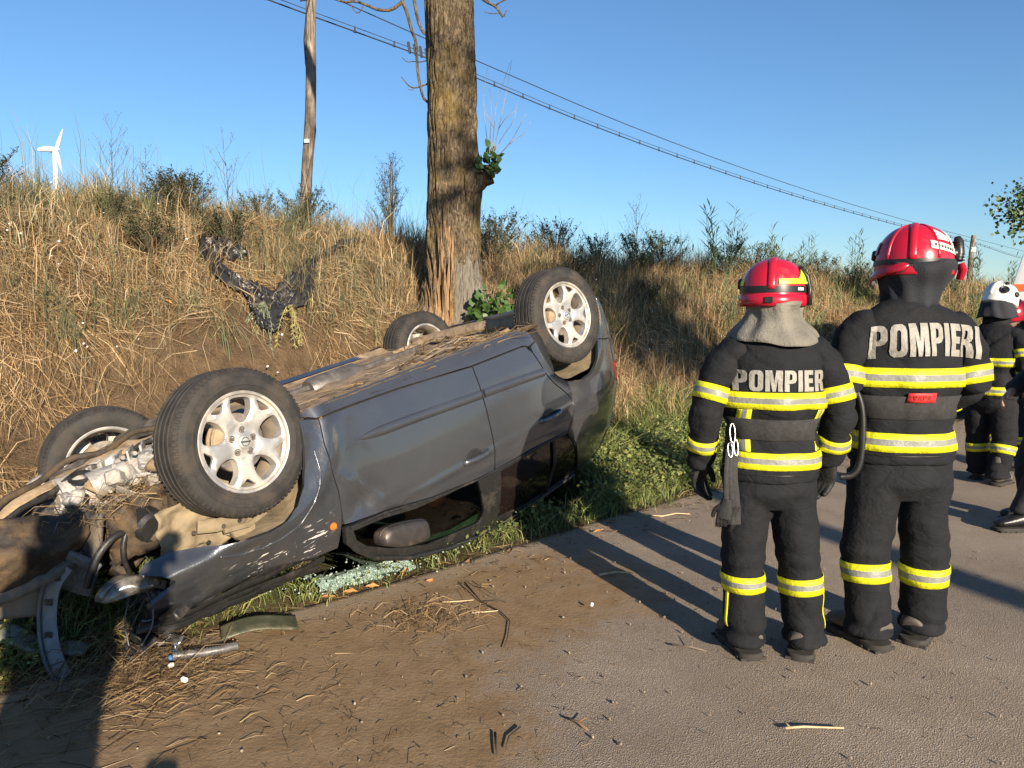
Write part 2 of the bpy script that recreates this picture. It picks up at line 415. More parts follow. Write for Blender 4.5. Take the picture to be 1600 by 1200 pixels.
# standing dry grass
def standing(n, s0, s1, w0, w1, h, width, pal, lean=.35, clump=0, obj=dry, mask=None, wild=.12):
    if clump:
        k = max(1, n//clump); cs = rng.uniform(s0, s1, k); cw = rng.uniform(w0, w1, k)
        if mask is not None: ok = rng.random(k) < mask(cs, cw); cs, cw = cs[ok], cw[ok]; k = len(cs)
        s = np.repeat(cs, clump) + rng.normal(0, .07, k*clump); w = np.repeat(cw, clump) + rng.normal(0, .07, k*clump)
        hs = np.repeat(rng.uniform(.55, 1.25, k), clump); az = np.repeat(rng.uniform(0, 2*PI, k), clump); cc = np.repeat(rng.uniform(.7, 1.2, k), clump)
    else:
        s = rng.uniform(s0, s1, n); w = rng.uniform(w0, w1, n)
        if mask is not None: ok = rng.random(n) < mask(s, w); s, w = s[ok], w[ok]
        hs = np.ones(len(s)); az = rng.uniform(0, 2*PI, len(s)); cc = np.ones(len(s))
    n = len(s); H = h*hs*rng.uniform(.4, 1.25, n)
    az = az + rng.normal(0, 1.1, n); ln = lean*H*rng.uniform(.2, 1.6, n)
    b = P3(s, w, -.02*np.ones(n)); dx = np.stack([np.cos(az)*ln, np.sin(az)*ln, np.zeros(n)], 1)
    m = b + dx*.30 + np.stack([rng.normal(0, wild*.2, n)*H, rng.normal(0, wild*.2, n)*H, H*.58], 1); t_ = b + dx + np.stack([0*H, 0*H, H*rng.uniform(.8, 1.0, n)], 1)
    obj.add(*blades(b, m, t_, width*rng.uniform(.6, 1.5, n), pick(pal, n)*cc[:, None]))
mix1 = np.concatenate([STRAW, GREY])
notbare = lambda s, w: 1 - bare(s, w)
standing(24000, -6.5, 6, 2.0, 5.8, .30, .0042, mix1, .55, 20, mask=notbare)
standing(26000, 2.4, 16, 1.25, 5.8, .50, .0050, STRAW, .40, 30)
standing(16000, 16, 45, 1.2, 6, .6, .009, STRAW, .4, 24)
standing(6000, 45, 75, 1.2, 6, .7, .016, mix1, .4, 16)
standing(17000, -6.8, 9, 3.4, 6.4, .40, .0050, np.concatenate([GREY, OLIVE, STRAW]), .35, 14)
standing(9000, 9, 40, 4.3, 6.6, .55, .008, np.concatenate([GREY, OLIVE, STRAW]), .35, 14)
standing(1500, -6.8, 20, 4.6, 6.2, .95, .0040, np.concatenate([GREY, OLIVE]), .18)
dry.build('dry_grass', VEG)
# green weeds mixed into the bank top and the far slope
gm = Stuff()
weedmask = lambda s, w: np.clip((fb2(s, w, .6, 3, 85) - .47)*7, 0, 1)
standing(26000, -6.8, 8, 2.9, 5.8, .36, .0055, OLIVE, .45, 26, gm, weedmask)
standing(14000, 4, 30, 1.3, 5.8, .5, .009, np.concatenate([OLIVE, GREEN]), .45, 22, gm, weedmask)
standing(9000, 7, 60, .9, 4.0, .55, .013, np.concatenate([OLIVE, GREEN]), .5, 16, gm, lambda s, w: np.clip((fb2(s, w, .4, 3, 86) - .42)*6, 0, 1))
gm.build('bank_weeds', GRS)
# green verge
vg = Stuff()
def in_wreck(s, w):   # no grass stands inside the cabin
    x, y = to_xy(s, w); lx = (x + 1.133)*-.6165 + (y - 4.992)*-.7562 + 1.30*.219; ly = (x + 1.133)*-.748 + (y - 4.992)*.649 + 1.30*.1358
    return (lx > -1.75) & (lx < 1.0) & (ly > -.60) & (ly < .75)
inv = lambda s, w: (1 - in_wreck(s, w))*sm(edge_w(s) - .02, edge_w(s) + .10, w)*(1 - .85*sm(-2.2, -3.2, s)*0)
standing(34000, -4.5, 2.5, -.04, 1.4, .135, .0048, GREEN, .75, 12, vg, inv)
standing(34000, 1.5, 9, -.04, 1.9, .15, .006, GREEN, .7, 14, vg, inv)
standing(14000, 9, 30, -.06, 2.0, .22, .011, GREEN, .6, 14, vg, inv)
standing(5000, 30, 75, -.06, 2.0, .3, .022, GREEN, .6, 12, vg, inv)
standing(9000, -4.5, 9, .0, 1.7, .12, .004, np.concatenate([STRAW[:5], OLIVE]), .9, 8, vg, inv)
standing(5000, 1.9, 6.5, .9, 2.0, .34, .0085, GREEN, .75, 30, vg)
# low leafy weeds: small leaves, four corners each
def leaf_patch(n, s0, s1, w0, w1, hmax, size, pal, obj, mask=None):
    s = rng.uniform(s0, s1, n); w = rng.uniform(w0, w1, n)
    if mask is not None: ok = rng.random(n) < mask(s, w); s, w = s[ok], w[ok]
    n = len(s); c = P3(s, w, hmax*rng.random(n)**.7*(.4 + .9*fb2(s, w, 2.5, 3, 87)))
    a = rng.normal(size=(n, 3)); a[:, 2] *= .45; a /= np.linalg.norm(a, axis=1)[:, None]
    b = np.cross(a, rng.normal(size=(n, 3)) + np.array([0, 0, 1.6])); b /= np.linalg.norm(b, axis=1)[:, None]
    L = size*rng.uniform(.5, 1.4, (n, 1)); wd = L*.38
    V = np.stack([c, c + a*L*.5 + b*wd, c + a*L, c + a*L*.5 - b*wd], 1).reshape(-1, 3)
    k = np.arange(n)[:, None]*4
    F = np.concatenate([k + np.array([[0, 1, 2]]), k + np.array([[0, 2, 3]])])
    obj.add(V, F, np.repeat(pick(pal, n), 4, axis=0))
leaf_patch(40000, .2, 8, -.02, 1.4, .24, .036, GREEN, vg, lambda s, w: inv(s, w)*np.clip((fb2(s, w, 1.2, 3, 88) - .38)*5, 0, 1))
leaf_patch(15000, -3.8, .8, .0, 1.1, .15, .026, GREEN, vg, lambda s, w: inv(s, w)*np.clip((fb2(s, w, 1.8, 3, 89) - .40)*5, 0, 1))
leaf_patch(9000, 8, 24, -.02, 1.4, .35, .06, GREEN, vg, lambda s, w: inv(s, w)*np.clip((fb2(s, w, .8, 3, 90) - .4)*5, 0, 1))
vg.build('verge_grass', GRS)
# tiny white bank flowers
fl = Stuff()
n = 120; s = np.concatenate([rng.uniform(-6.5, .6, 80), rng.uniform(4, 9, 40)]); w = np.concatenate([rng.uniform(2.6, 4.5, 80), rng.uniform(2.6, 4.4, 40)]); c = P3(s, w, rng.uniform(.12, .34, n))
V = []; F = []
for i in range(n):
    nrm = Vector((random.uniform(-.5, .5), -1, random.uniform(.2, 1.2))).normalized(); q = nrm.to_track_quat('Z', 'Y')
    r = random.uniform(.006, .012); b0 = len(V); V.append(Vector(c[i]))
    V += [Vector(c[i]) + q @ Vector((r*math.cos(a), r*math.sin(a), .004)) for a in np.linspace(0, 2*PI, 7)[:-1]]
    F += [(b0, b0 + 1 + j, b0 + 1 + (j + 1) % 6) for j in range(6)]
fl.add(np.array([tuple(p) for p in V]), np.array(F), np.full((len(V), 3), .62)); fl.build('white_flowers', VEG)

# ---------------------------------------------------------------- single plants
STEM = vcol_mat('weed_stem', .85, .2, .1)
def leafv(b, p, d, L, wd, up=(0, 0, 1)):
    d = Vector(d).normalized(); s_ = d.cross(Vector(up)); s_ = s_.normalized() if s_.length > 1e-3 else Vector((1, 0, 0)); u_ = s_.cross(d)
    p = Vector(p); b.add([p, p + d*L*.35 + s_*wd - u_*wd*.25, p + d*L*.7 + s_*wd*.7 - u_*L*.06, p + d*L - u_*L*.16, p + d*L*.7 - s_*wd*.7 - u_*L*.06, p + d*L*.35 - s_*wd - u_*wd*.25], [(0, 1, 5), (1, 2, 4, 5), (2, 3, 4)])
M_DARKSTEM = simple('weed_stalks', (.10, .085, .05), .9, 0, .3, 30); M_SAGE = simple('sage_leaf', (.22, .245, .155), .8, 0, .3, 20); M_SAGE2 = simple('yellow_sage_leaf', (.34, .31, .11), .8, 0, .3, 20)
M_LEAF = simple('green_leaf', (.05, .10, .022), .5, 0, .45, 12); M_REED = simple('reed_leaf', (.115, .155, .065), .55, 0, .35, 9); M_DULL = simple('dull_leaf', (.075, .09, .04), .7, 0, .4, 14)
M_GREYLEAF = simple('grey_green_leaf', (.105, .115, .068), .8, 0, .4, 14)
M_TREELEAF = simple('tree_leaf', (.07, .11, .032), .5, 0, .45, 7)
def weed_mesh(seed, H=1.1, br=9, dots=True, leafy=.25):
    r = random.Random(seed); st = MB(); lf = MB()
    top = Vector((r.uniform(-.12, .12), r.uniform(-.12, .12), H)); P = [Vector((0, 0, -.05)) .lerp(top, t_) + Vector((r.uniform(-.02, .02), r.uniform(-.02, .02), 0)) for t_ in np.linspace(0, 1, 7)]
    st.tube(P, [.0055*(1 - .75*i/6) for i in range(7)], 5)
    for k in range(br):
        t_ = r.uniform(.25, .92); i = min(5, int(t_*6)); p = P[i].lerp(P[i + 1], t_*6 - i); az = r.uniform(0, 2*PI); L = H*r.uniform(.22, .5)*(1.15 - t_*.6)
        d = Vector((math.cos(az)*.55, math.sin(az)*.55, .85)); q = p + d*L*.5 + Vector((0, 0, -.02)); e = p + d*L + Vector((r.uniform(-.04, .04), r.uniform(-.04, .04), .06*L))
        st.tube([p, q, e], [.003, .0024, .0013], 4)
        for j in range(r.randint(1, 4)):
            a2 = r.uniform(0, 2*PI); f = q.lerp(e, r.random()); g = f + Vector((math.cos(a2)*.5, math.sin(a2)*.5, .7))*L*r.uniform(.15, .4)
            st.tube([f, g], [.0018, .0010], 4)
            if dots: st.add([g + Vector(v_)*.007 for v_ in ((1, 0, 0), (0, 1, 0), (-1, 0, 0), (0, -1, 0), (0, 0, 1), (0, 0, -1))], [(0, 1, 4), (1, 2, 4), (2, 3, 4), (3, 0, 4), (1, 0, 5), (2, 1, 5), (3, 2, 5), (0, 3, 5)])
    for k in range(int(60*leafy*H)):
        t_ = r.random()**1.6*.75; i = min(5, int(t_*6)); p = P[i].lerp(P[i + 1], t_*6 - i); az = r.uniform(0, 2*PI); leafv(lf, p, (math.cos(az), math.sin(az), r.uniform(.1, .9)), r.uniform(.04, .11), .006)
    return st.mesh('stalk', 180), (lf.mesh('leaf_cluster', 180) if lf.v else None)
SEQ = dict(shrub=[], shrub2=[], weed=[], reed_crest=[], reed_slope=[], leaf=[], bankleaf=[], bark=[])
ORD = ['leftmost', 'second from left', 'third from left', 'fourth from left', 'fifth from left', 'sixth from left', 'seventh from left', 'eighth from left', 'ninth from left', 'tenth from left', 'eleventh from left', 'twelfth from left', 'thirteenth from left', 'fourteenth from left', 'fifteenth from left', 'sixteenth from left', 'seventeenth from left', 'eighteenth from left', 'nineteenth from left', 'twentieth from left', 'twenty first from left', 'twenty second from left', 'rightmost']
def name_row(key, what):   # the things of a row, told apart by their place in it
    L = sorted(SEQ[key], key=lambda o: o.location.x/o.location.y)
    for i, o in enumerate(L): o['label'] = (ORD[i] if i < len(L) - 1 else 'rightmost') + ' ' + what
def plant_thing(name, label, cat, parts, loc, group=None, scale=1., rz=0.):
    o = empty(name, loc, rz); o.scale = (scale,)*3; tag(o, label, cat, group)
    for nm, me, mt in parts:
        if me is None: continue
        if not me.materials: me.materials.append(mt)
        c_ = link(bpy.data.objects.new(nm, me), o)
        if nm == 'leaf_cluster': c_['kind'] = 'stuff'
    return o
def gz(s, w): x, y = to_xy(s, w); return (float(x), float(y), float(tz(np.array([s]), np.array([w]))[0]))
wm = [weed_mesh(100 + i, H, br, True, lf) for i, (H, br, lf) in enumerate(((1.0, 11, .3), (1.25, 14, .15), (.85, 8, .6), (1.1, 16, .1)))]
WEED_LAB = ['thin dry branching weed standing on the bank crest against the sky']
rw = random.Random(5)
spots = []
for k in range(22):
    s = rw.choice([rw.uniform(-4.6, 3.2), rw.uniform(3.5, 12)]); spots.append((s, rw.uniform(4.5, 6.0), rw.randrange(4), rw.uniform(.38, .75)))
for k, (s, w, i, sc) in enumerate(spots):
    SEQ['weed'].append(plant_thing('tall_weed', None, 'weed', [('stalk', wm[i][0], M_DARKSTEM), ('leaf_cluster', wm[i][1], M_DULL)], gz(s, w), 'dry weeds along the bank crest', sc, rw.uniform(0, 6)))
big = weed_mesh(300, 1.5, 26, True, .9)
plant_thing('tall_weed', 'tallest dark branching weed at the left edge beside the wind turbine', 'weed', [('stalk', big[0], M_DARKSTEM), ('leaf_cluster', big[1], M_DULL)], gz(-2.95, 5.1), None, 1.0, .4)
big2 = weed_mesh(301, 1.35, 20, True, .6)
plant_thing('tall_weed', 'upright dark weed rising from the crest halfway between the tree and the firefighters', 'weed', [('stalk', big2[0], M_DARKSTEM), ('leaf_cluster', big2[1], M_DULL)], gz(8.0, 4.6), None, .95, 1.4)
# conical feathery bush beside the trunk, low shrubs on the shaded crest
def bush_mesh(seed, H, Rr, n, L, wd, cone=0.6):
    r = random.Random(seed); st = MB(); lf = MB()
    stems = []
    for k in range(max(14, n//26)):
        az = r.uniform(0, 2*PI); t_ = r.uniform(.35, 1.0); rad = Rr*(1.05 - cone*t_)*math.sqrt(r.random()); q = Vector((math.cos(az)*rad, math.sin(az)*rad, H*t_*r.uniform(.85, 1.1))); m_ = Vector((q.x*.35, q.y*.35, q.z*.5)); st.tube([(0, 0, -.05), m_, q], [.006, .004, .0015], 4); stems.append((m_, q))
        for j in range(2):
            f = m_.lerp(q, r.uniform(.2, .8)); g = f + Vector((math.cos(az + r.uniform(-1, 1))*.5, math.sin(az + r.uniform(-1, 1))*.5, .8))*H*r.uniform(.1, .25); st.tube([f, g], [.0025, .001], 4); stems.append((f, g))
    for k in range(n):
        m_, q = stems[r.randrange(len(stems))]; az = r.uniform(0, 2*PI); p = m_.lerp(q, r.random()**.7) + Vector((r.gauss(0, .008), r.gauss(0, .008), 0))
        leafv(lf, p, (math.cos(az) + r.uniform(-.6, .6), math.sin(az) + r.uniform(-.6, .6), r.uniform(-.2, 1.1)), L*r.uniform(.6, 1.3), wd)
    return st.mesh('stalk', 180), lf.mesh('leaf_cluster', 180)
bm1 = bush_mesh(11, 1.15, .30, 1100, .06, .004, .8)
plant_thing('feathery_bush', 'feathery conical dark green bush on the crest left of the tree trunk', 'bush', [('stalk', bm1[0], M_DARKSTEM), ('leaf_cluster', bm1[1], M_DULL)], gz(2.95, 4.6), None, 1.0)
bm2 = bush_mesh(12, .75, .6, 1500, .055, .009, .35); bm3 = bush_mesh(14, .8, .65, 1100, .085, .010, .3)
for k, (s, w, sc, lab) in enumerate(((4.6, 4.6, .95, 'dark shrub on the crest right behind the tree trunk'), (6.1, 4.75, 1.1, 'broad dark shrub on the crest above the raised rear wheel'), (6.9, 3.6, .7, 'low dark shrub on the slope right of the rear wheel'), (5.6, 3.9, .8, 'dark shrub on the slope directly above the raised rear wheel'), (8.6, 3.2, .75, 'low dark shrub on the slope left of the helmet with the lime sticker'), (1.9, 4.9, .8, 'dark olive shrub on the crest between the pole and the tree'), (5.2, 5.1, 1.15, 'tall dark shrub on the crest left of the raised rear wheel'), (7.3, 4.9, .9, 'rounded dark shrub on the crest right of the raised rear wheel'))):
    plant_thing('shrub', lab, 'shrub', [('stalk', bm2[0], M_DARKSTEM), ('leaf_cluster', bm2[1], M_DULL)], gz(s, w), 'shrubs on the bank', sc, k*1.1)
for k in range(11):
    s = rw.uniform(-3.2, 2.3); g_ = gz(s, rw.uniform(3.5, 5.1))
    if 30 < 800 + 1200*g_[0]/g_[1] < 150: continue
    SEQ['shrub'].append(plant_thing('shrub', None, 'shrub', [('stalk', bm2[0], M_DARKSTEM), ('leaf_cluster', bm2[1], M_GREYLEAF)], g_, 'low grey green shrubs on the bank left of the pole', rw.uniform(.45, .75), k*1.3))
for k in range(13):
    s = 7.8 + k*1.25 + rw.uniform(-.4, .4); SEQ['shrub2'].append(plant_thing('shrub', None, 'shrub', [('stalk', bm3[0], M_DARKSTEM), ('leaf_cluster', bm3[1], M_REED)], gz(s, rw.uniform(4.1, 4.8)), 'green brown shrubs on the crest on the right', rw.uniform(.75, 1.15), k*1.7))
name_row('shrub2', 'of the green brown shrubs along the crest right of the trunk')
# reeds with lance leaves
def reed_mesh(seed, H=1.3, n=7):
    r = random.Random(seed); st = MB(); lf = MB()
    for k in range(n):
        az = r.uniform(0, 2*PI); b0 = Vector((math.cos(az)*.16*r.random(), math.sin(az)*.16*r.random(), -.05)); top = b0 + Vector((r.uniform(-.22, .22), r.uniform(-.22, .22), H*r.uniform(.65, 1.05)))
        st.tube([b0, b0.lerp(top, .5) + Vector((.01, 0, 0)), top], [.006, .005, .002], 5)
        for j in range(13):
            t_ = .22 + .78*j/13; a2 = j*2.4 + r.uniform(-.5, .5); leafv(lf, b0.lerp(top, t_), (math.cos(a2)*.75, math.sin(a2)*.75, r.uniform(.5, 1.0)), r.uniform(.16, .30), .011)
    return st.mesh('stalk', 180), lf.mesh('leaf_cluster', 180)
rm = [reed_mesh(20 + i) for i in range(3)]
for k, (s, w, sc, lab) in enumerate(((9.9, 4.3, 1.15, 'tallest green reed clump on the crest left of the lime sticker helmet'), (11.2, 4.7, .95, None), (12.4, 4.4, 1.0, None), (14.2, 4.6, .95, None), (17.0, 4.7, 1.05, None), (19.5, 4.6, 1.1, None), (22.5, 4.6, 1.1, None), (26.0, 4.6, 1.2, None), (30.0, 4.6, 1.2, None), (35.0, 4.6, 1.4, None),
                                    (8.2, 3.0, .75, None), (9.0, 2.2, .7, None), (10.3, 2.6, .8, None), (7.6, 1.7, .55, None), (11.5, 2.0, .8, None), (6.3, 1.75, .55, None), (13.5, 2.4, .9, None), (16, 2.3, 1., None), (10.6, 3.6, .8, None), (12.0, 3.8, .85, None), (13.3, 3.5, .8, None), (15.0, 3.7, .9, None), (18.0, 3.4, .9, None), (20.5, 3.0, 1., None), (9.2, 3.7, .7, None), (23.5, 3.2, 1.05, None))):
    g_ = None if lab else ('reeds along the crest on the right' if w > 4 else 'reeds on the bank slope on the right')
    o_ = plant_thing('reed_clump', lab, 'reeds', [('stalk', rm[k % 3][0], M_REED), ('leaf_cluster', rm[k % 3][1], M_REED)], gz(s, w), g_, sc, k*1.7)
    if not lab: SEQ['reed_crest' if w > 4 else 'reed_slope'].append(o_)
name_row('shrub', 'of the low grey green shrubs on the left bank'); name_row('weed', 'of the thin dry branching weeds on the bank crest'); name_row('reed_crest', 'of the green reed clumps on the crest behind the firefighters'); name_row('reed_slope', 'of the green reed clumps on the slope beside the firefighters')
# sage weed hanging below the torn plastic
def hang_mesh(seed, n, drop):
    r = random.Random(seed); st = MB(); lf = MB()
    for k in range(n):
        az = r.uniform(-1, 1); P = [Vector((az*.22*t_ + r.uniform(-.02, .02), -.10*t_ - .12*t_*t_ + .02, -drop*t_*r.uniform(.95, 1.05) + .10*math.sin(t_*3))) for t_ in np.linspace(0, 1, 6)]
        st.tube(P, [.005, .004, .004, .003, .002, .0015], 5)
        for j in range(46):
            t_ = r.uniform(.05, 1); i = min(4, int(t_*5)); p = P[i].lerp(P[i + 1], t_*5 - i); d = (P[i + 1] - P[i]).normalized(); s_ = Vector((r.choice((-1, 1))*r.uniform(.4, 1.0), r.uniform(-.8, .1), r.uniform(-.3, .5)))
            leafv(lf, p, d*.6 + s_, r.uniform(.025, .055), .006)
    return st.mesh('stalk', 180), lf.mesh('leaf_cluster', 180)
hm = hang_mesh(41, 11, .52); hm2 = hang_mesh(42, 4, .42)
def on_bank(px_x, px_y): return (px_x, px_y, float(tzxy(np.array([px_x]), np.array([px_y]))[0]))
# ---------------------------------------------------------------- the overturned car (built the right way up in its own axes: x forward, y left, z up)
CO = Vector((-1.13320189, 4.99181762, 1.42121628))
cf = Vector((-.61653503, -.75620279, -.21918461)); cl = Vector((-.74823075, .64939366, -.13578888)); cu = Vector((.24502103, .08028206, -.96618812))
CM = Matrix(((cf.x, cl.x, cu.x, CO.x), (cf.y, cl.y, cu.y, CO.y), (cf.z, cl.z, cu.z, CO.z), (0, 0, 0, 1)))
car = empty('wrecked_car'); car.matrix_world = CM
tag(car, 'dark grey car lying upside down on its roof with a crushed front end', 'car')

t = NT('grey_car_paint'); v = t.coord()
flake = t.noise(v, 900, 2)
base = t.ramp(flake, [(.3, (.072, .079, .092)), (.7, (.115, .124, .14))])
dmask = t.math('MULTIPLY', t.math('ADD', t.ramp(t.noise(v, 2.6, 8, .7), [(.35, .25), (.8, .8)]), t.math('MULTIPLY', t.ramp(t.noise(v, 40, 6, .8), [(.5, 0.), (.8, 1.)]), .3)), .10)
base2 = t.mix(dmask, base, (.26, .21, .15))
mr = t.n('ShaderNodeMapRange'); t.l(dmask, mr.inputs[0]); mr.inputs[2].default_value = .4; mr.inputs[3].default_value = .72; mr.inputs[4].default_value = .25
t.set(base=base2, metal=mr.outputs[0], rough=.32, coat=1.0)
cr_ = t.n('ShaderNodeMapRange'); t.l(dmask, cr_.inputs[0]); cr_.inputs[2].default_value = .38; cr_.inputs[3].default_value = .05; cr_.inputs[4].default_value = .35
t.l(cr_.outputs[0], t.b.inputs['Coat Roughness'])
PAINT = t.m
# the same paint with the scrapes of the crushed wing
t = NT('scraped_car_paint'); v = t.coord()
base = t.ramp(t.noise(v, 900, 2), [(.3, (.05, .055, .064)), (.7, (.085, .092, .104))])
sx = t.n('ShaderNodeSeparateXYZ'); t.l(v, sx.inputs[0])
reg = t.math('MULTIPLY', t.ramp(sx.outputs[2], [(.80, 0.), (.87, 1.)]), t.ramp(t.math('SUBTRACT', sx.outputs[0], .6), [(.38, 0.), (.45, 1.), (.9, 1.), (1.0, .0)]))
st = t.coord(scale=(7, 7, 38))
scr = t.math('MULTIPLY', reg, t.ramp(t.noise(st, 1.6, 7, .62, .6), [(.598, 0.), (.63, 1.)]))
dmask = t.math('MULTIPLY', t.ramp(t.noise(v, 4, 8, .7), [(.45, 0.), (.8, 1.)]), .22)
base = t.mix(dmask, base, (.20, .15, .10)); base = t.mix(scr, base, (.62, .59, .54))
mr = t.n('ShaderNodeMapRange'); t.l(t.math('ADD', scr, dmask), mr.inputs[0]); mr.inputs[3].default_value = .55; mr.inputs[4].default_value = .0
cw = t.n('ShaderNodeMapRange'); t.l(scr, cw.inputs[0]); cw.inputs[3].default_value = .9; cw.inputs[4].default_value = .0
t.set(base=base, metal=mr.outputs[0], rough=.28, coatr=.05); t.l(cw.outputs[0], t.b.inputs['Coat Weight'])
t.bump(t.noise(v, 14, 4), .004)
PAINT2 = t.m
RUBBER = simple('tyre_rubber', (.024, .022, .020), .75, 0, .35, 14, .0015, dust=.40, dscale=7, dustc=(.065, .05, .036), bscale=120)
ALLOY = simple('alloy_rim', (.50, .485, .46), .40, .6, .10, 12, 0, dust=.42, dscale=9, dustc=(.36, .29, .21))
BARREL = simple('rim_barrel', (.36, .31, .24), .55, .4, .2, 9, 0, dust=.6, dustc=(.40, .29, .17))
STEEL = simple('dull_steel', (.20, .18, .16), .5, .7, .3, 25, .001, dust=.35)
DUSTY = simple('dusty_underbody', (.20, .145, .09), .92, 0, .45, 14, .008, dust=.6, dustc=(.40, .29, .175), dscale=9, bscale=30)
TAN = simple('dusty_inner_wing', (.20, .155, .095), .85, 0, .4, 7, .006, dust=.5, dscale=11, dustc=(.29, .225, .14), bscale=25)
BLACKP = simple('black_plastic', (.018, .018, .018), .45, 0, .3, 40, .0008, dust=.22, dustc=(.12, .09, .06))
BROWNP = simple('muddy_plastic', (.034, .025, .017), .7, 0, .6, 7, .008, dust=.5, dustc=(.13, .08, .036), dscale=13, bscale=22)
GREYP = simple('grey_plastic', (.10, .105, .115), .5, 0, .3, 30, .001, dust=.2)
ALUM = simple('cast_aluminium', (.36, .345, .32), .55, .3, .4, 16, .008, dust=.5, dscale=12, dustc=(.36, .30, .23))
CHROME = simple('bright_trim', (.70, .70, .70), .18, 1., .05, 20)
CABIN = simple('cabin_trim', (.016, .015, .015), .8, 0, .3, 20)
REDC = simple('red_cloth', (.20, .015, .015), .8, 0, .3, 20)
t = NT('side_glass'); t.set(base=(.20, .34, .27), rough=.02, trans=.0, spec=.5)
tb = t.n('ShaderNodeBsdfTransparent'); tb.inputs[0].default_value = (.38, .52, .44, 1)
gl = t.n('ShaderNodeBsdfGlossy'); gl.inputs['Roughness'].default_value = .02
fr = t.n('ShaderNodeFresnel'); fr.inputs[0].default_value = 1.5
mxs = t.n('ShaderNodeMixShader'); t.l(t.math('MULTIPLY', fr.outputs[0], .75), mxs.inputs[0]); t.l(tb.outputs[0], mxs.inputs[1]); t.l(gl.outputs[0], mxs.inputs[2])
t.l(mxs.outputs[0], t.t.nodes['Material Output'].inputs[0]); GLASS = t.m
t = NT('privacy_glass'); t.set(base=(.012, .008, .007), rough=.04, spec=.5); PGLASS = t.m
t = NT('lamp_lens'); t.set(base=t.ramp(t.noise(t.coord(), 18, 6, .7), [(.35, (.06, .05, .04)), (.65, (.22, .20, .17))]), rough=.18, spec=.5, coat=.4); LENS = t.m
AMBER = simple('amber_lens', (.55, .14, .02), .15, 0, .1, 20)
TAILRED = simple('red_lens', (.30, .012, .012), .12, 0, .1, 20)

KZ = [.15, .22, .30, .40, .55, .70, .85, .95, 1.03, 1.08, 1.20, 1.33, 1.42, 1.50, 1.56, 1.61, 1.64]
KW = [.70, .79, .838, .872, .889, .893, .888, .880, .864, .845, .795, .730, .670, .610, .545, .44, .30]
_zz = np.linspace(.1, 1.7, 400); _ww = np.interp(_zz, KZ, KW)
for _ in range(3): _ww[2:-2] = (_ww[:-4] + _ww[1:-3] + _ww[2:-2] + _ww[3:-1] + _ww[4:])/5
def Wf(x, z):
    x = np.asarray(x, float); z = np.asarray(z, float)
    b = np.interp(z, _zz, _ww)
    tf = np.clip((x - .95)/1.2, 0, 2); tr = np.clip((-1.05 - x)/1.05, 0, 2)
    b = b - .20*tf**2.4 - .27*tr**2.5
    for cx in (1.315, -1.315):
        d = np.hypot(x - cx, z - .345); b = b + .02*np.exp(-((d - .43)/.05)**2)
    return b
def W_plain(x, z): return Wf(x, z)
def W_door(x, z):
    b = Wf(x, z)
    dent = .030*np.exp(-((x - .80 - .25*(z - .8))/.11)**2 - ((z - .86)/.085)**2) + .018*np.exp(-((x - .62)/.16)**2 - ((z - .98)/.05)**2)
    crease = .010*np.exp(-((x - .78 + .9*(z - .80))/.03)**2)*sm(.62, .72, z)*(1 - sm(.86, .94, z))*sm(.55, .70, x)
    wav = .003*np.sin(x*9 + z*5)*sm(.2, .8, x) 
    feat = .006*np.exp(-((z - .955)/.018)**2)
    return b - dent + crease + wav + feat
def W_rdoor(x, z): return Wf(x, z) + .006*np.exp(-((z - .955)/.018)**2)
def W_fender(x, z):
    b = Wf(x, z)
    x = np.asarray(x, float); z = np.asarray(z, float)
    fr = sm(1.12, 1.5, x)
    b = b - (.15*np.clip((z - .80)/.22, 0, 2)**1.5)*(.35 + .65*fr)
    ridge_z = .745 + .028*sm(1.3, 1.8, x)
    b = b + fr*(.022*np.exp(-((z - ridge_z)/.04)**2)) - fr*.05*sm(0, .12, ridge_z - z)
    cr = sm(1.15, 1.5, x)*sm(.80, .92, z)
    cr = cr*(.45 + .75*sm(1.45, 1.8, x)); n = (fb2(x, z, 5, 3, 71) - .5).reshape(x.shape); n2 = (fb2(x*.5, z*2.0, 11, 3, 72) - .5).reshape(x.shape)
    b = b + cr*(.07*n + .03*n2)
    b = b + .012*sm(.55, .60, np.hypot(x - 1.315, z - .345))*(1 - sm(.60, .66, np.hypot(x - 1.315, z - .345)))*sm(.5, .62, z)*0
    return b
def chaikin(P, n=2, closed=True):
    P = [np.array(p, float) for p in P]
    for _ in range(n):
        Q = []; m = len(P)
        for i in range(m if closed else m - 1):
            a, b = P[i], P[(i + 1) % m]; Q += [a*.75 + b*.25, a*.25 + b*.75]
        P = Q if closed else [P[0]] + Q + [P[-1]]
    return P
def densify(P, d, closed=True):
    Q = []; m = len(P)
    for i in range(m if closed else m - 1):
        a = np.array(P[i], float); b = np.array(P[(i + 1) % m], float); k = max(1, int(np.ceil(np.linalg.norm(b - a)/d)))
        Q += [a + (b - a)*j/k for j in range(k)]
    if not closed: Q.append(np.array(P[-1], float))
    return Q
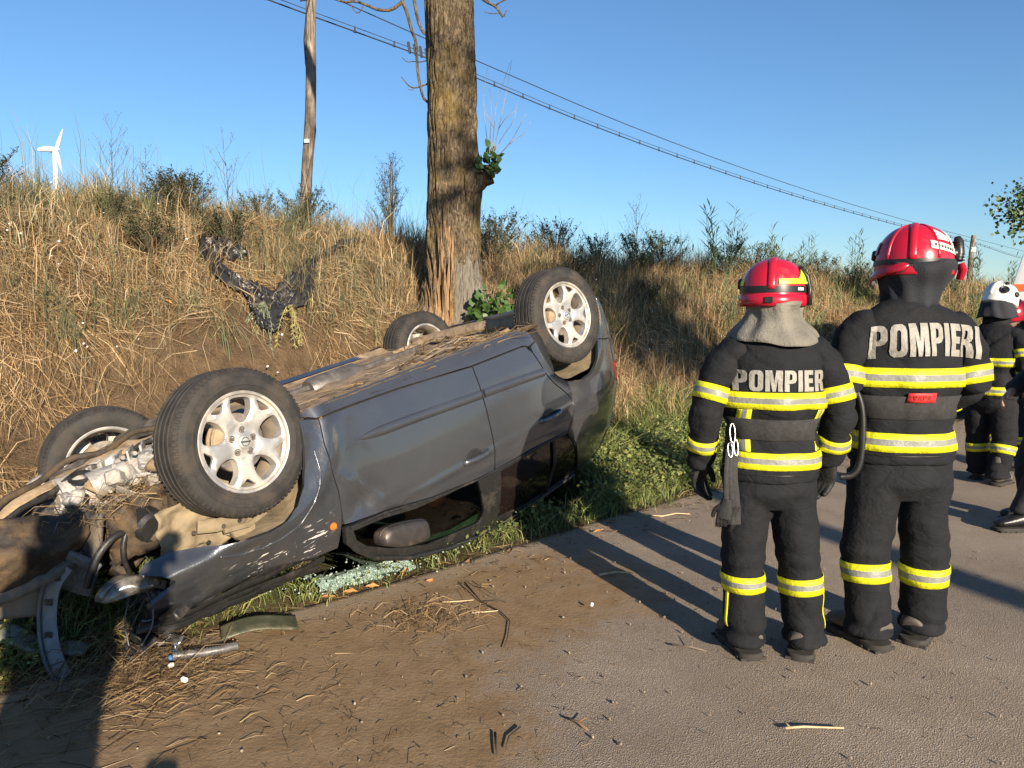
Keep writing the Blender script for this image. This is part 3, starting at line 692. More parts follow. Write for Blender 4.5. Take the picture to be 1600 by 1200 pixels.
def tess(outer, holes=(), d=.035):
    loops = [densify(outer, d)] + [densify(h, d) for h in holes]
    pts = []; edges = []; faces = []
    for L in loops:
        b = len(pts); pts += [tuple(p) for p in L]; k = len(L)
        edges += [(b + i, b + (i + 1) % k) for i in range(k)]; faces.append([b + i for i in range(k)])
    nb = len(pts); A = np.array(pts)
    lo, hi = A.min(0), A.max(0); ins = []
    # interior points well inside
    def inside(px, py, L):
        L = np.array(L); x0, y0 = L[:, 0], L[:, 1]; x1, y1 = np.roll(x0, -1), np.roll(y0, -1)
        c = ((y0 > py) != (y1 > py)) & (px < (x1 - x0)*(py - y0)/(np.where(y1 == y0, 1e-12, y1 - y0)) + x0)
        return c.sum() % 2 == 1
    r = 0; yv = lo[1] + d*.5
    while yv < hi[1]:
        xv = lo[0] + (d*.5 if r % 2 else 0)
        while xv < hi[0]:
            if inside(xv, yv, loops[0]) and not any(inside(xv, yv, L) for L in loops[1:]):
                if np.min((A[:, 0] - xv)**2 + (A[:, 1] - yv)**2) > (d*.55)**2: ins.append((xv, yv))
            xv += d
        yv += d*.866; r += 1
    allp = pts + ins
    res = delaunay_2d_cdt([Vector(p) for p in allp], edges, [], 0, 1e-7)
    vs = [tuple(p) for p in res[0]]; tris = []
    for f in res[2]:
        c = np.mean([vs[i] for i in f], 0)
        if inside(c[0], c[1], loops[0]) and not any(inside(c[0], c[1], L) for L in loops[1:]): tris.append(tuple(f))
    # loop indices in the output
    omap = {}
    for i, src in enumerate(res[3]):
        for s_ in src: omap[s_] = i
    bl = []; b = 0
    for L in loops: bl.append([omap[b + i] for i in range(len(L))]); b += len(L)
    return np.array(vs), tris, bl
def panel(name, outer, mat, parent, wfun=W_plain, off=0.0, flange=.022, d=.035, side=-1, holes=(), label=None, tint=None):
    vs, tris, bl = tess(outer, holes, d)
    x, z = vs[:, 0], vs[:, 1]; e = .004
    f = lambda a, b: wfun(a, b) + off
    y = f(x, z); gx = (f(x + e, z) - f(x - e, z))/(2*e); gz = (f(x, z + e) - f(x, z - e))/(2*e)
    V = np.stack([x, side*y, z], 1); Nn = np.stack([-gx, np.full_like(gx, side), -gz], 1)
    Nn[:, 0] *= 1; Nn = np.stack([-gx, side*np.ones_like(gx), -gz], 1); Nn /= np.linalg.norm(Nn, axis=1)[:, None]
    faces = []
    for t_ in tris:
        a, b, c = (V[i] for i in t_); nn = np.cross(b - a, c - a)
        faces.append(t_ if nn @ Nn[t_[0]] > 0 else t_[::-1])
    VV = [tuple(p) for p in V]; NN = [tuple(p) for p in Nn]
    for L in bl:
        k = len(L); b = len(VV)
        for i in L:
            VV.append(tuple(V[i])); NN.append((0, 0, 0))
        for i in L:
            p = V[i] - Nn[i]*flange; VV.append(tuple(p)); NN.append((0, 0, 0))
        for i in range(k): faces.append((b + i, b + (i + 1) % k, b + k + (i + 1) % k, b + k + i))
    me = bpy.data.meshes.new(name); me.from_pydata(VV, [], faces); me.update()
    me.polygons.foreach_set('use_smooth', [True]*len(me.polygons))
    nb = len(V)
    vn = np.zeros((len(VV), 3)); me_n = np.zeros(len(me.vertices)*3); me.vertices.foreach_get('normal', me_n); me_n = me_n.reshape(-1, 3)
    vn[:] = me_n; vn[:nb] = np.array(NN)[:nb]
    me.normals_split_custom_set_from_vertices([tuple(a) for a in vn])
    return mobj(name, me, mat, parent, label)

# outlines in the side view (x, z)
F_DOOR = [(.915, .372), (.94, .50), (.945, .62), (.936, .74), (.955, .915), (.90, .928), (.70, .955), (.349, 1.023), (-.05, 1.071), (-.205, 1.081), (-.206, 1.03), (-.217, .9), (-.22, .72), (-.22, .57), (-.216, .425), (.05, .405), (.36, .385), (.65, .375)]
R_DOOR = [(-.226, .425), (-.230, .57), (-.230, .72), (-.227, .9), (-.216, 1.03), (-.215, 1.081), (-.383, 1.085), (-.60, 1.083), (-1.02, 1.112), (-1.085, .99), (-1.10, .94), (-1.045, .86), (-.985, .80), (-.915, .735), (-.862, .66), (-.825, .57), (-.79, .49), (-.74, .432), (-.50, .428)]
def arc(cx, cz, r, a0, a1, n): return [(cx + r*math.cos(R(a0 + (a1 - a0)*i/n)), cz + r*math.sin(R(a0 + (a1 - a0)*i/n))) for i in range(n + 1)]
F_FEND = [(.922, .372), (.947, .50), (.953, .62), (.944, .74), (.963, .915), (.985, 1.035), (1.134, 1.012), (1.338, .960), (1.468, .955), (1.625, .975), (1.795, .985), (1.88, .95), (1.90, .88), (1.80, .83), (1.79, .80), (1.832, .755), (1.90, .72), (1.86, .69), (1.758, .684)] + \
    [(1.66, .705), (1.56, .735), (1.466, .755), (1.36, .770), (1.267, .760), (1.184, .716), (1.117, .644), (1.072, .547), (1.044, .475), (1.021, .377), (1.013, .34)]
SILL = [(1.005, .325), (.92, .361), (.65, .365), (.36, .375), (.05, .395), (-.22, .415), (-.50, .418), (-.74, .421), (-.79, .44), (-.845, .42), (-.83, .35), (-.70, .315), (0, .305), (.7, .305), (.96, .308)]
QUARTER = [(-1.105, .95), (-1.055, .862), (-.993, .797), (-.923, .732), (-.871, .658), (-.835, .57), (-.80, .488), (-.80, .445), (-.848, .43), (-.862, .50), (-.885, .56), (-.94, .68), (-1.069, .774), (-1.237, .812), (-1.377, .797), (-1.500, .724), (-1.590, .621), (-1.605, .60), (-1.70, .62), (-1.80, .64), (-1.93, .66), (-2.02, .72), (-2.03, .9), (-1.99, 1.05), (-1.93, 1.2), (-1.84, 1.38), (-1.75, 1.52), (-1.62, 1.585), (-1.45, 1.597), (-1.38, 1.585), (-1.345, 1.56), (-1.22, 1.36), (-1.16, 1.25), (-1.03, 1.118), (-1.093, .995)]
R_BUMP = [(-1.600, .59), (-1.612, .499), (-1.60, .405), (-1.60, .34), (-1.75, .32), (-1.95, .33), (-2.08, .40), (-2.10, .52), (-2.06, .66), (-2.03, .71), (-1.935, .652), (-1.80, .632), (-1.70, .612)]
G_FRONT = [(.912, .972), (.709, .993), (.478, 1.041), (.2, 1.068), (-.051, 1.085), (-.10, 1.2), (-.152, 1.352), (-.133, 1.411), (.112, 1.37), (.366, 1.322), (.649, 1.201), (.832, 1.098), (.90, 1.03)]
G_REAR = [(-.279, 1.12), (-.666, 1.118), (-1.025, 1.13), (-1.137, 1.246), (-1.199, 1.332), (-1.31, 1.52), (-1.28, 1.545), (-.973, 1.55), (-.669, 1.54), (-.45, 1.49), (-.33, 1.47)]
G_OUT = [(.953, .935), (.70, .966), (.349, 1.033), (-.05, 1.081), (-.21, 1.091), (-.383, 1.095), (-.60, 1.093), (-1.012, 1.122), (-1.05, 1.12), (-1.155, 1.255), (-1.215, 1.36), (-1.33, 1.552), (-1.30, 1.585), (-1.223, 1.595), (-.815, 1.585), (-.384, 1.573), (.153, 1.455), (.517, 1.335), (.80, 1.19), (.905, 1.10), (.965, 1.02)]
def side_set(side):
    lab = None
    fd = panel('front_door', F_DOOR, PAINT, car, W_door if side < 0 else W_rdoor, side=side)
    rd = panel('rear_door', R_DOOR, PAINT, car, W_rdoor, side=side)
    fe = panel('front_wing', F_FEND, PAINT2, car, W_fender, side=side, d=.026)
    si = panel('sill', SILL, PAINT, car, W_plain, off=-.008, side=side, flange=.06)
    q = panel('rear_quarter_panel', QUARTER, PAINT, car, W_plain, side=side)
    rb = panel('rear_bumper_corner', R_BUMP, PAINT, car, W_plain, side=side)
    fr_ = panel('window_frame', G_OUT, BLACKP, car, W_plain, off=-.004, side=side, flange=.03, holes=[G_FRONT, G_REAR], d=.05)
    g1 = panel('front_window', G_FRONT, GLASS, car, W_plain, off=-.016, side=side, flange=.004, d=.08)
    g2 = panel('rear_window', G_REAR, PGLASS, car, W_plain, off=-.014, side=side, flange=.004, d=.08)
    for o_ in (fd, rd):   # rubbing strip and handle
        b = MB(); first = o_ is fd
        zx = [(.761, .537), (.70, .546), (.3, .566), (-.205, .600)] if first else [(-.235, .601), (-.5, .617), (-.80, .637), (-.838, .640)]
        P = densify(zx, .05, False); prof = [(-.030, -.004), (-.030, .013), (-.022, .019), (.004, .020), (.020, .013), (.027, -.004)]
        rings = []
        for i, (x, z) in enumerate(P):
            tt = (.75 - x)/.16 if first else 1; k_ = min(1, max(.12, tt))**.6
            rings.append([(x, side*(float(Wf(x, z + dz*k_)) + dy*(k_ if dy > 0 else 1)), z + dz*k_) for dz, dy in prof])
        n_ = len(prof); Vv = [p for r_ in rings for p in r_]
        b.add(Vv, [(i*n_ + j, i*n_ + j + 1, (i + 1)*n_ + j + 1, (i + 1)*n_ + j) for i in range(len(rings) - 1) for j in range(n_ - 1)] + [tuple(range(n_)), tuple((len(rings) - 1)*n_ + j for j in range(n_))])
        b.build('side_moulding', PAINT, o_, 50)
        hx = -.045 if first else -.81
        b = MB(); hz = .937
        y = lambda x, z: side*float(Wf(x, z))
        path = [(hx + .115, y(hx + .1, hz) - side*.004, hz), (hx + .10, y(hx, hz) + side*.022, hz), (hx + .03, y(hx, hz) + side*.036, hz + .002), (hx - .05, y(hx, hz) + side*.036, hz + .002), (hx - .105, y(hx, hz) + side*.024, hz), (hx - .118, y(hx, hz) - side*.004, hz)]
        P2 = chaikin(path, 2, False)
        b.tube(P2, [(.017, .008)]*len(P2), 10, flat=(0, 0, 1)); b.build('handle', PAINT, o_, 60)
        b = MB(); rg = [[(hx + .01 + .055*rr*math.cos(a), y(hx, hz) + side*dd, hz - .012 + .038*rr*math.sin(a)) for a in np.linspace(0, 2*PI, 20, endpoint=False)] for rr, dd in ((1.15, .0065), (1.0, .008), (.8, .007))]
        b.loft(rg, True); b.build('handle_recess', BLACKP, o_, 40)
    return fd, rd, fe, q, g2, fr_
SR = side_set(-1); SL = side_set(1)
panel('window_shard', [(.74, 1.125), (.62, 1.19), (.37, 1.30), (.12, 1.36), (-.10, 1.40), (-.12, 1.34), (.15, 1.325), (.40, 1.262), (.60, 1.165)], simple('green_shard', (.16, .25, .19), .12, 0, .3, 14), car, W_plain, off=-.026, side=-1, flange=.004, d=.08)
# bright belt strip
for side in (-1, 1):
    b = MB(); P = densify([(.93, .945), (.70, .966), (.349, 1.034), (-.05, 1.082), (-.383, 1.096), (-.60, 1.094), (-1.0, 1.118)], .06, False)
    b.tube([(x, side*(float(Wf(x, z)) + .003), z) for x, z in P], .0075, 6); b.build('belt_strip', BLACKP, car, 60)
    b = MB(); P = densify([(-1.33, 1.56), (-1.223, 1.590), (-.815, 1.578), (-.384, 1.562), (.153, 1.447), (.517, 1.325), (.80, 1.18)], .08, False)
    b.tube([(x, side*(float(Wf(x, z)) + .012), z) for x, z in P], .014, 8); b.build('roof_rail', BLACKP, car, 60)
b = MB(); b.tube([(-.85, -float(Wf(-.85, 1.115)) - .002, 1.11), (-.90, -float(Wf(-.9, 1.3)) - .002, 1.3), (-.95, -float(Wf(-.95, 1.55)) - .002, 1.55)], [(.018, .006)]*3, 8, flat=(1, 0, 0)); b.build('window_bar', BLACKP, SR[1], 60)
# roof, windscreen hole, hatch and tail
def grid_surface(name, fun, us, vs, mat, parent, thick=0.0, label=None):
    P = np.array([[fun(u, v_) for v_ in vs] for u in us]); n, m = P.shape[:2]; ii = np.arange(n*m).reshape(n, m)
    F = np.stack([ii[:-1, :-1], ii[1:, :-1], ii[1:, 1:], ii[:-1, 1:]], -1).reshape(-1, 4)
    o = mobj(name, raw_mesh(name, P.reshape(-1, 3), F), mat, parent, label)
    if thick: md = o.modifiers.new('th', 'SOLIDIFY'); md.thickness = thick; md.offset = 0
    return o
def rooftop(x):  # height of the roof edge
    return float(np.interp(x, [-1.75, -1.5, -1.2, -.4, .153, .517, .8, .95], [1.50, 1.575, 1.59, 1.575, 1.455, 1.335, 1.19, 1.07]))
grid_surface('roof', lambda x, k: (x, k*(float(Wf(x, rooftop(x))) - .01), rooftop(x) + .03*(1 - k*k) - .004), np.linspace(-1.75, .16, 24), np.linspace(-1, 1, 15), PAINT, car, .02)
grid_surface('windscreen', lambda x, k: (x + .06*(1 - k*k), k*(float(Wf(x, rooftop(x))) - .05), rooftop(x) - .02 - .10*mnoise.noise((x*3, k*2, .3))), np.linspace(.2, .93, 16), np.linspace(-1, 1, 15), GLASS, car, .006)
def tailx(z): return float(np.interp(z, [.33, .45, .62, .72, .9, 1.05, 1.2, 1.38, 1.52, 1.56], [-2.03, -2.08, -2.09, -2.04, -2.03, -1.99, -1.94, -1.85, -1.76, -1.70]))
grid_surface('tailgate', lambda z, k: (tailx(z) - .05*(1 - k*k), k*float(Wf(tailx(z), z)), z), np.linspace(.70, 1.56, 22), np.linspace(-1, 1, 17), PAINT, car, .02)
grid_surface('rear_bumper', lambda z, k: (tailx(z) - .09*(1 - abs(k)**3), k*float(Wf(tailx(z), z)), z), np.linspace(.33, .69, 12), np.linspace(-1, 1, 17), PAINT, car, .02)
for side in (-1, 1):
    panel('tail_lamp', [(-1.97, .87), (-1.99, .85), (-2.03, .86), (-2.02, 1.0), (-2.0, 1.02), (-1.975, .98)], TAILRED, car, W_plain, off=.006, side=side, d=.05)
# floor pan, exhaust and beams
def floorz(x, k):
    z = .314 + .042*min(1, max(0, (1 - abs(k))/.07)) + .005*math.sin(x*26)*(abs(k) < .8) - .02*math.exp(-((k)/.14)**2) + .008*mnoise.noise((x*7, k*9, 0)) + .005*mnoise.noise((x*23, k*19, 4.))
    return z
grid_surface('floor_pan', lambda x, k: (x, k*.845, floorz(x, k)), np.linspace(-1.0, 1.08, 70), np.linspace(-1, 1, 41), DUSTY, car)
grid_surface('rear_floor_pan', lambda x, k: (x, k*.50, floorz(x, k*.6) + .06), np.linspace(-2.0, -1.0, 24), np.linspace(-1, 1, 21), DUSTY, car)
b = MB(); b.tube([(1.0, .05, .325), (.4, .06, .325), (-.5, .05, .325), (-1.0, .12, .325)], .022, 10); b.lathe([(0, 0), (.07, 0), (.085, .03), (.085, .38), (.07, .41), (0, .41)], 18, Matrix.Translation((-.1, .06, .35)) @ Matrix.Rotation(PI/2, 4, 'Y')); b.build('exhaust', STEEL, car)
for sx in (-1, 1):
    b = MB(); b.tube([(-1.25, -.72, .36), (-1.27, -.45, .34), (-1.3, 0, .32), (-1.27, .45, .34), (-1.25, .72, .36)] if sx < 0 else [(1.25, -.70, .33), (1.2, -.4, .27), (1.18, 0, .25), (1.2, .4, .27), (1.25, .70, .33)], [(.05, .035)]*5, 10); b.build('axle_beam', STEEL if sx > 0 else DUSTY, car)
    for sy in (-1, 1):
        b = MB(); b.tube([(sx*1.3, sy*.66, .36), (sx*1.05, sy*.52, .365), (sx*.85, sy*.55, .37)], [(.022, .04), (.026, .045), (.02, .035)], 8); b.build('suspension_arm', DUSTY, car)
# wheel housings
for cx in (1.315, -1.315):
    for sy in (-1, 1):
        b = MB(); rings = []
        a0, a1 = (-12, 100) if cx < 0 else (30, 196)
        a0, a1 = (2, 182) if cx < 0 else (70, 182)
        for yy, rr in ((.845, .435), (.80, .425), (.62, .405), (.44, .39)):
            rings.append([(cx + (rr + .012*math.sin(7*R(a)))*math.cos(R(a)), sy*yy*(1 if cx > 0 else .97), .345 + (rr + .012*math.sin(7*R(a)))*math.sin(R(a))*1.02) for a in np.linspace(a0, a1, 40)])
        rings.append([(cx + .05*math.cos(R(a)), sy*.43, .345 + .05*math.sin(R(a))) for a in np.linspace(a0, a1, 40)])
        nV = [p for r_ in rings for p in r_]; m_ = 40
        b.add(nV, [(i*m_ + j, i*m_ + j + 1, (i + 1)*m_ + j + 1, (i + 1)*m_ + j) for i in range(len(rings) - 1) for j in range(m_ - 1)])
        b.build('wheel_housing', TAN, car, 60)
# torn inner wing beside the front right wheel: dented sheet, braces with bolt holes
def iw(x, k):
    z = .44 + .34*k + (.05*mnoise.noise((x*14, 0., 3.)) if k > .9 else 0) - (.10*mnoise.noise((k*8, 1., 7.)) + .05)*(x > 1.80)
    return (x + .04*k, -.70 + .05*math.sin(x*9) + .03*mnoise.noise((x*6, k*5, 1.)) + .10*(1 - k)*sm(1.5, 1.2, x).item() if False else -.70 + .05*math.sin(x*9) + .05*mnoise.noise((x*6, k*5, 1.)) + .025*mnoise.noise((x*17, k*13, 4.)), z)
inner = grid_surface('inner_wing', iw, np.linspace(1.33, 1.72, 26), np.linspace(.25, 1.0, 20), TAN, car, .006)
b = MB(); b.tube([(1.30, -.745, .672), (1.40, -.765, .684), (1.52, -.765, .668), (1.60, -.75, .64)], [(.012, .030)]*4, 8, flat=(0, 1, 0))
b.tube([(1.27, -.75, .715), (1.38, -.775, .727), (1.50, -.77, .705)], [(.010, .014)]*3, 8, flat=(0, 1, 0)); b.build('wing_brace', TAN, inner)
for (hx, hz) in ((1.33, .68), (1.42, .688), (1.50, .68), (1.62, .66), (1.57, .73)):
    b = MB(); b.lathe([(0, .004), (.009, .004), (.011, 0)], 10, Matrix.Translation((hx, -.785 if hx < 1.52 else -.745, hz)) @ Matrix.Rotation(PI/2, 4, 'X')); b.build('bolt_hole', BLACKP, inner)
b = MB(); b.lathe([(.0, .0), (.05, 0), (.062, .012), (.058, .03), (.03, .035), (0, .036)], 20, Matrix.Translation((1.40, -.73, .735)) @ Matrix.Rotation(PI/2, 4, 'X')); b.build('strut_top', TAN, inner)

# ---- wheels
def wheel_meshes():
    tb = MB()
    TR, HW = .345, .107
    prof = [(.226, -.085), (.232, -.098), (.250, -.108), (.285, -.112), (.312, -.108), (.330, -.098), (.339, -.086)]
    gr = [-.058, -.022, .018, .055]
    for g in gr:
        prof += [(.3455, g - .0062), (.3375, g - .0045), (.3375, g + .0045), (.3455, g + .0062)]
    prof += [(.339, .086), (.330, .098), (.312, .108), (.300, .1105), (.297, .1130), (.280, .1120), (.262, .1125), (.259, .1095), (.245, .106), (.232, .098), (.226, .085)]
    tb.lathe(prof, 96)
    # shoulder blocks
    for k in range(84):
        a = 2*PI*k/84
        for s_ in (-1, 1):
            M = Matrix.Rotation(a, 4, 'Z') @ Matrix.Translation((.334, 0, s_*.094)) @ Matrix.Rotation(s_*-.75, 4, 'Y')
            tb.box(M.to_translation(), (.007, .0155, .024), M.to_3x3(), .002)
    tyre = tb.mesh('tyre', 28)
    rb = MB()
    rb.lathe([(.222, .100), (.232, .104), (.2355, .1), (.2355, .093), (.222, .088), (.212, .080)], 72)
    rb.lathe([(.2355, -.093), (.2355, -.1), (.230, -.104), (.220, -.100)], 72)
    rim = rb.mesh('rim', 40)
    bb = MB(); bb.lathe([(.221, .098), (.211, .082), (.205, .05), (.198, .0), (.200, -.06), (.214, -.085), (.221, -.1), (.226, -.1), (.219, -.08), (.205, -.055), (.203, .0), (.21, .05), (.217, .08), (.226, .098)], 72)
    barrel = bb.mesh('barrel', 50)
    # spoked face
    holes = []
    pol = lambda r, d: (r*math.cos(R(d)), r*math.sin(R(d)))
    big = [(.2085, 22), (.2085, 36), (.2085, 50), (.185, 53), (.155, 55.5), (.125, 54), (.100, 48), (.088, 36), (.100, 24), (.125, 18), (.155, 16.5), (.185, 19)]
    tri = [(.2085, 12.5), (.2085, 0), (.2085, -12.5), (.190, -8), (.166, 0), (.190, 8)]
    for k in range(5):
        holes.append([tuple(p) for p in chaikin([pol(r, d + 72*k + 18) for r, d in big], 2)])
        holes.append([tuple(p) for p in chaikin([pol(r, d + 72*k + 18) for r, d in tri], 1)])
    outer = [pol(.221, a) for a in np.arange(0, 360, 6)]
    vs, tris, bl = tess(outer, holes, .016)
    r = np.hypot(vs[:, 0], vs[:, 1]); th = np.degrees(np.arctan2(vs[:, 1], vs[:, 0])) - 18
    zf = .082 + .012*sm(.06, .20, r) + .004*sm(.05, .03, r) - .010*np.exp(-((r - .062)/.02)**2)
    # bevel: pull boundary points in slightly
    bset = set(i for L in bl[1:] for i in L)
    V = [(vs[i, 0], vs[i, 1], zf[i] - (.007 if i in bset else 0)) for i in range(len(vs))]; F = [t_ for t_ in tris]
    for L in bl[1:]:
        k = len(L); b0 = len(V); cx, cy = np.mean(vs[L, 0]), np.mean(vs[L, 1])
        deep = .050 if len(L) > 18 else .022
        for i in L: V.append((vs[i, 0], vs[i, 1], zf[i] - .007))
        for i in L: V.append((vs[i, 0]*.94 + cx*.06, vs[i, 1]*.94 + cy*.06, zf[i] - deep))
        F += [(b0 + i, b0 + (i + 1) % k, b0 + k + (i + 1) % k, b0 + k + i) for i in range(k)]
    sp = MB(); sp.add(V, F); spokes = sp.mesh('spokes', 30)
    return tyre, rim, barrel, spokes
TY, RM, BR, SP = wheel_meshes()
def make_wheel(loc, axis_sign, steer=0.0, camber=0.0, name='wheel', spin=0.0):
    w = bpy.data.objects.new(name, TY); link(w, car)
    if not TY.materials: TY.materials.append(RUBBER)
    w.matrix_local = Matrix.Translation(loc) @ Matrix.Rotation(steer, 4, 'Z') @ Matrix.Rotation(camber, 4, 'X') @ Matrix.Rotation(-axis_sign*PI/2, 4, 'X') @ Matrix.Rotation(spin, 4, 'Z')
    for nm, me, mt in (('rim', RM, ALLOY), ('rim_barrel', BR, BARREL), ('spokes', SP, ALLOY)):
        if not me.materials: me.materials.append(mt)
        link(bpy.data.objects.new(nm, me), w)
    b = MB(); b.lathe([(0, .096), (.026, .096), (.031, .093), (.033, .082)], 32); c = b.build('hub_cap', ALLOY, w)
    b = MB(); b.lathe([(.0165, .0965), (.0175, .0985), (.0205, .0985), (.0215, .0965)], 32); b.box((0, 0, .0975), (.054, .0085, .004), Euler((0, 0, R(0))), .001); e = b.build('emblem', CHROME, w)
    for k in range(5):
        a = R(72*k + 54)
        b = MB(); b.lathe([(0, .086), (.008, .086), (.0095, .083), (.0095, .066)], 6, Matrix.Translation((.056*math.cos(a), .056*math.sin(a), 0))); b.lathe([(.0125, .0795), (.0150, .0815), (.0165, .0765)], 16, Matrix.Translation((.056*math.cos(a), .056*math.sin(a), 0))); b.build('wheel_nut', STEEL, w)
    b = MB(); b.lathe([(0, .035), (.135, .035), (.138, .030), (.138, .015), (.07, .012), (.07, -.04), (0, -.04)], 48); b.build('brake_disc', STEEL, w)
    b = MB(); b.tube([(.10*math.cos(a), .10*math.sin(a), .02) for a in np.linspace(-.6, .6, 9)], [(.04, .05)]*9, 8); b.build('brake_caliper', DUSTY, w)
    return w
make_wheel((1.315, -.755, .345), -1, R(-3), 0, spin=R(-13))
make_wheel((-1.315, -.755, .345), -1, R(7), R(2), spin=R(6))
make_wheel((1.33, .765, .435), 1, R(12), R(-4), spin=R(40))
make_wheel((-1.33, .765, .455), 1, 0, R(2), spin=R(20))

# ---- mirror, indicator, petrol flap
b = MB(); yb = -float(Wf(.56, 1.1))
mo = [(.742, 1.045), (.71, 1.012), (.62, 1.016), (.50, 1.045), (.40, 1.075), (.366, 1.10), (.372, 1.175), (.40, 1.196), (.48, 1.19), (.62, 1.155), (.72, 1.105), (.745, 1.08)]
mo = [(x*.86 + .175, z*.94 + .072) for x, z in mo]; mo = chaikin(mo, 1); cxm, czm = np.mean([p[0] for p in mo]), np.mean([p[1] for p in mo])
rings = [[(cxm + (x - cxm)*sc, yb - yo, czm + (z - czm)*sc) for x, z in mo] for sc, yo in ((.35, .0), (.6, .012), (.92, .022), (1., .04), (1., .09), (.97, .115), (.90, .128), (.6, .134), (.1, .136))]
b.loft(rings); mir = b.build('door_mirror', simple('mirror_shell', (.05, .044, .043), .35, .3, .2, 30, 0, dust=.3), car, 60)
b = MB(); b.tube([(x, yb - .092, z) for x, z in mo[:len(mo)//2 + 1]], .006, 6); b.build('mirror_seam', BLACKP, mir)
b = MB(); b.lathe([(0, .012), (.012, .011), (.019, .005), (.021, 0)], 16, Matrix.Translation((1.012, -float(W_fender(1.012, .90)) - .001, .90)) @ Matrix.Rotation(PI/2, 4, 'X')); b.build('side_indicator', AMBER, car)
# ---- bonnet, crushed flat under the nose
def bon(x, k):
    y = k*(.74 - .06*sm(1.4, 2.0, x).item()); e = mnoise.noise((x*5, y*4, 2.)); e2 = mnoise.noise((x*13, y*10, 5.))
    return (x, y, 1.06 - .05*(x - 1.0) + .06*e + .03*e2 + .02*math.sin(x*22 + 3*y)*sm(1.2, 1.6, x).item() - .10*abs(k)**6)
grid_surface('bonnet', bon, np.linspace(.98, 1.92, 60), np.linspace(-1, 1, 60), PAINT2, car, .012)
# dark crumpled edge and gutter between wing and bonnet
b = MB()
for k in range(7):
    P = [(1.05 + .14*i + random.uniform(-.03, .03), -.735 + .05*k/7 + random.uniform(-.02, .02) + .04*i/6, 1.0 - .012*i + .018*k + random.uniform(-.025, .025)) for i in range(7)]
    b.tube(chaikin(P, 1, False), [(.028, .006)]*len(chaikin(P, 1, False)), 6)
b.build('crumpled_gutter', BLACKP, car, 50)
# ---- headlamp
b = MB(); lo = chaikin([(1.911, .722), (1.815, .775), (1.79, .82), (1.863, .815), (1.935, .807), (2.014, .798), (2.040, .785), (1.99, .735)], 1)
cxm, czm = np.mean([p[0] for p in lo]), np.mean([p[1] for p in lo])
b.loft([[(cxm + (x - cxm)*sc, -.655 - yo - .12*(1.9 - x), czm + (z - czm)*sc) for x, z in lo] for sc, yo in ((1., -.06), (1., .02), (.95, .045), (.7, .062), (.2, .068))])
hl = b.build('headlamp', LENS, car, 50)
b = MB(); b.tube(chaikin([(1.79, -.70, .83), (1.86, -.705, .775), (1.93, -.69, .735), (2.03, -.65, .765)], 1, False), [(.018, .006)]*8, 8, flat=(0, 0, 1)); b.build('lamp_bezel', STEEL, hl)
# ---- engine bay: gearbox, subframe rails, radiator parts, undertray
g = MB()
def cyl(p, q, r0, r1=None, n=20, mi=0): g.tube([p, q], [r0, r1 or r0], n)
cyl((1.35, -.25, .40), (1.62, -.12, .44), .13, .10); cyl((1.55, -.10, .42), (1.80, .05, .46), .11, .13); cyl((1.45, -.34, .44), (1.45, -.10, .44), .12)
cyl((1.78, -.02, .40), (1.86, -.02, .40), .085); cyl((1.62, -.28, .36), (1.78, -.24, .38), .05, .07)
for k in range(9): g.box((1.42 + .05*k, -.18 + .03*k, .30 + .008*k), (.012, .20, .07), Euler((0, R(4), R(25 + 3*k))), .003)
for k in range(26):
    p = Vector((random.uniform(1.38, 1.90), random.uniform(-.32, .10), random.uniform(.33, .48)))
    g.box(p, (random.uniform(.03, .12), random.uniform(.03, .12), random.uniform(.03, .09)), Euler((random.uniform(-.6, .6), random.uniform(-.6, .6), random.uniform(0, 3))), .012)
for k in range(14):
    a = 2*PI*k/14; g.lathe([(0, .02), (.011, .02), (.012, 0)], 8, Matrix.Translation((1.60 + .13*math.cos(a), -.28, .42 + .13*math.sin(a))) @ Matrix.Rotation(PI/2, 4, 'X'))
gear = g.build('gearbox', ALUM, car, 40)
b = MB(); b.lathe([(.048, 0), (.055, .005), (.055, .02), (.048, .024)], 28, Matrix.Translation((1.80, -.20, .335)) @ Matrix.Rotation(R(160), 4, 'X'), close=True); b.build('seal_ring', BLACKP, gear)
b = MB()
b.tube(chaikin([(1.22, .02, .275), (1.45, .02, .255), (1.62, .04, .285), (1.80, .03, .28), (1.98, .0, .32), (2.12, -.04, .37)], 2, False), [(.045, .028)]*22, 10, flat=(0, 1, 0)) if False else None
def rail_sheet(u_, k):
    x = 1.20 + .96*u_; return (x, .05 - .10*k + .015*math.sin(x*9 + k*2), .262 + .05*k + .10*u_*u_ + .014*math.sin(u_*13 + k) + .02*mnoise.noise((u_*9, k*2, 5.)))
grid_surface('subframe_sheet', rail_sheet, np.linspace(0, 1, 40), np.linspace(0, 1, 7), DUSTY, car, .006)
for (dy, dz, mt, wd) in ((0, -.012, BROWNP, (.016, .010)), (-.10, .045, BLACKP, (.014, .009))):
    b = MB(); P = chaikin([(1.20, .02 + dy, .27 + dz), (1.42, .05 + dy, .25 + dz), (1.60, .02 + dy, .285 + dz), (1.78, .05 + dy, .275 + dz), (1.98, .0 + dy, .33 + dz), (2.16, -.04 + dy, .375 + dz)], 2, False); P = [(p[0], p[1], p[2] + .012*math.sin(i*.9)) for i, p in enumerate(P)]
    b.tube(P, [wd]*len(P), 10, flat=(0, 0, 1)); b.build('subframe_rail', mt, car, 60)
b = MB(); P = chaikin([(1.30, .60, .36), (1.55, .62, .40), (1.85, .55, .45), (2.05, .45, .5)], 2, False); b.tube(P, [(.05, .06)]*len(P), 8); b.build('subframe_rail', STEEL, car)
b = MB()
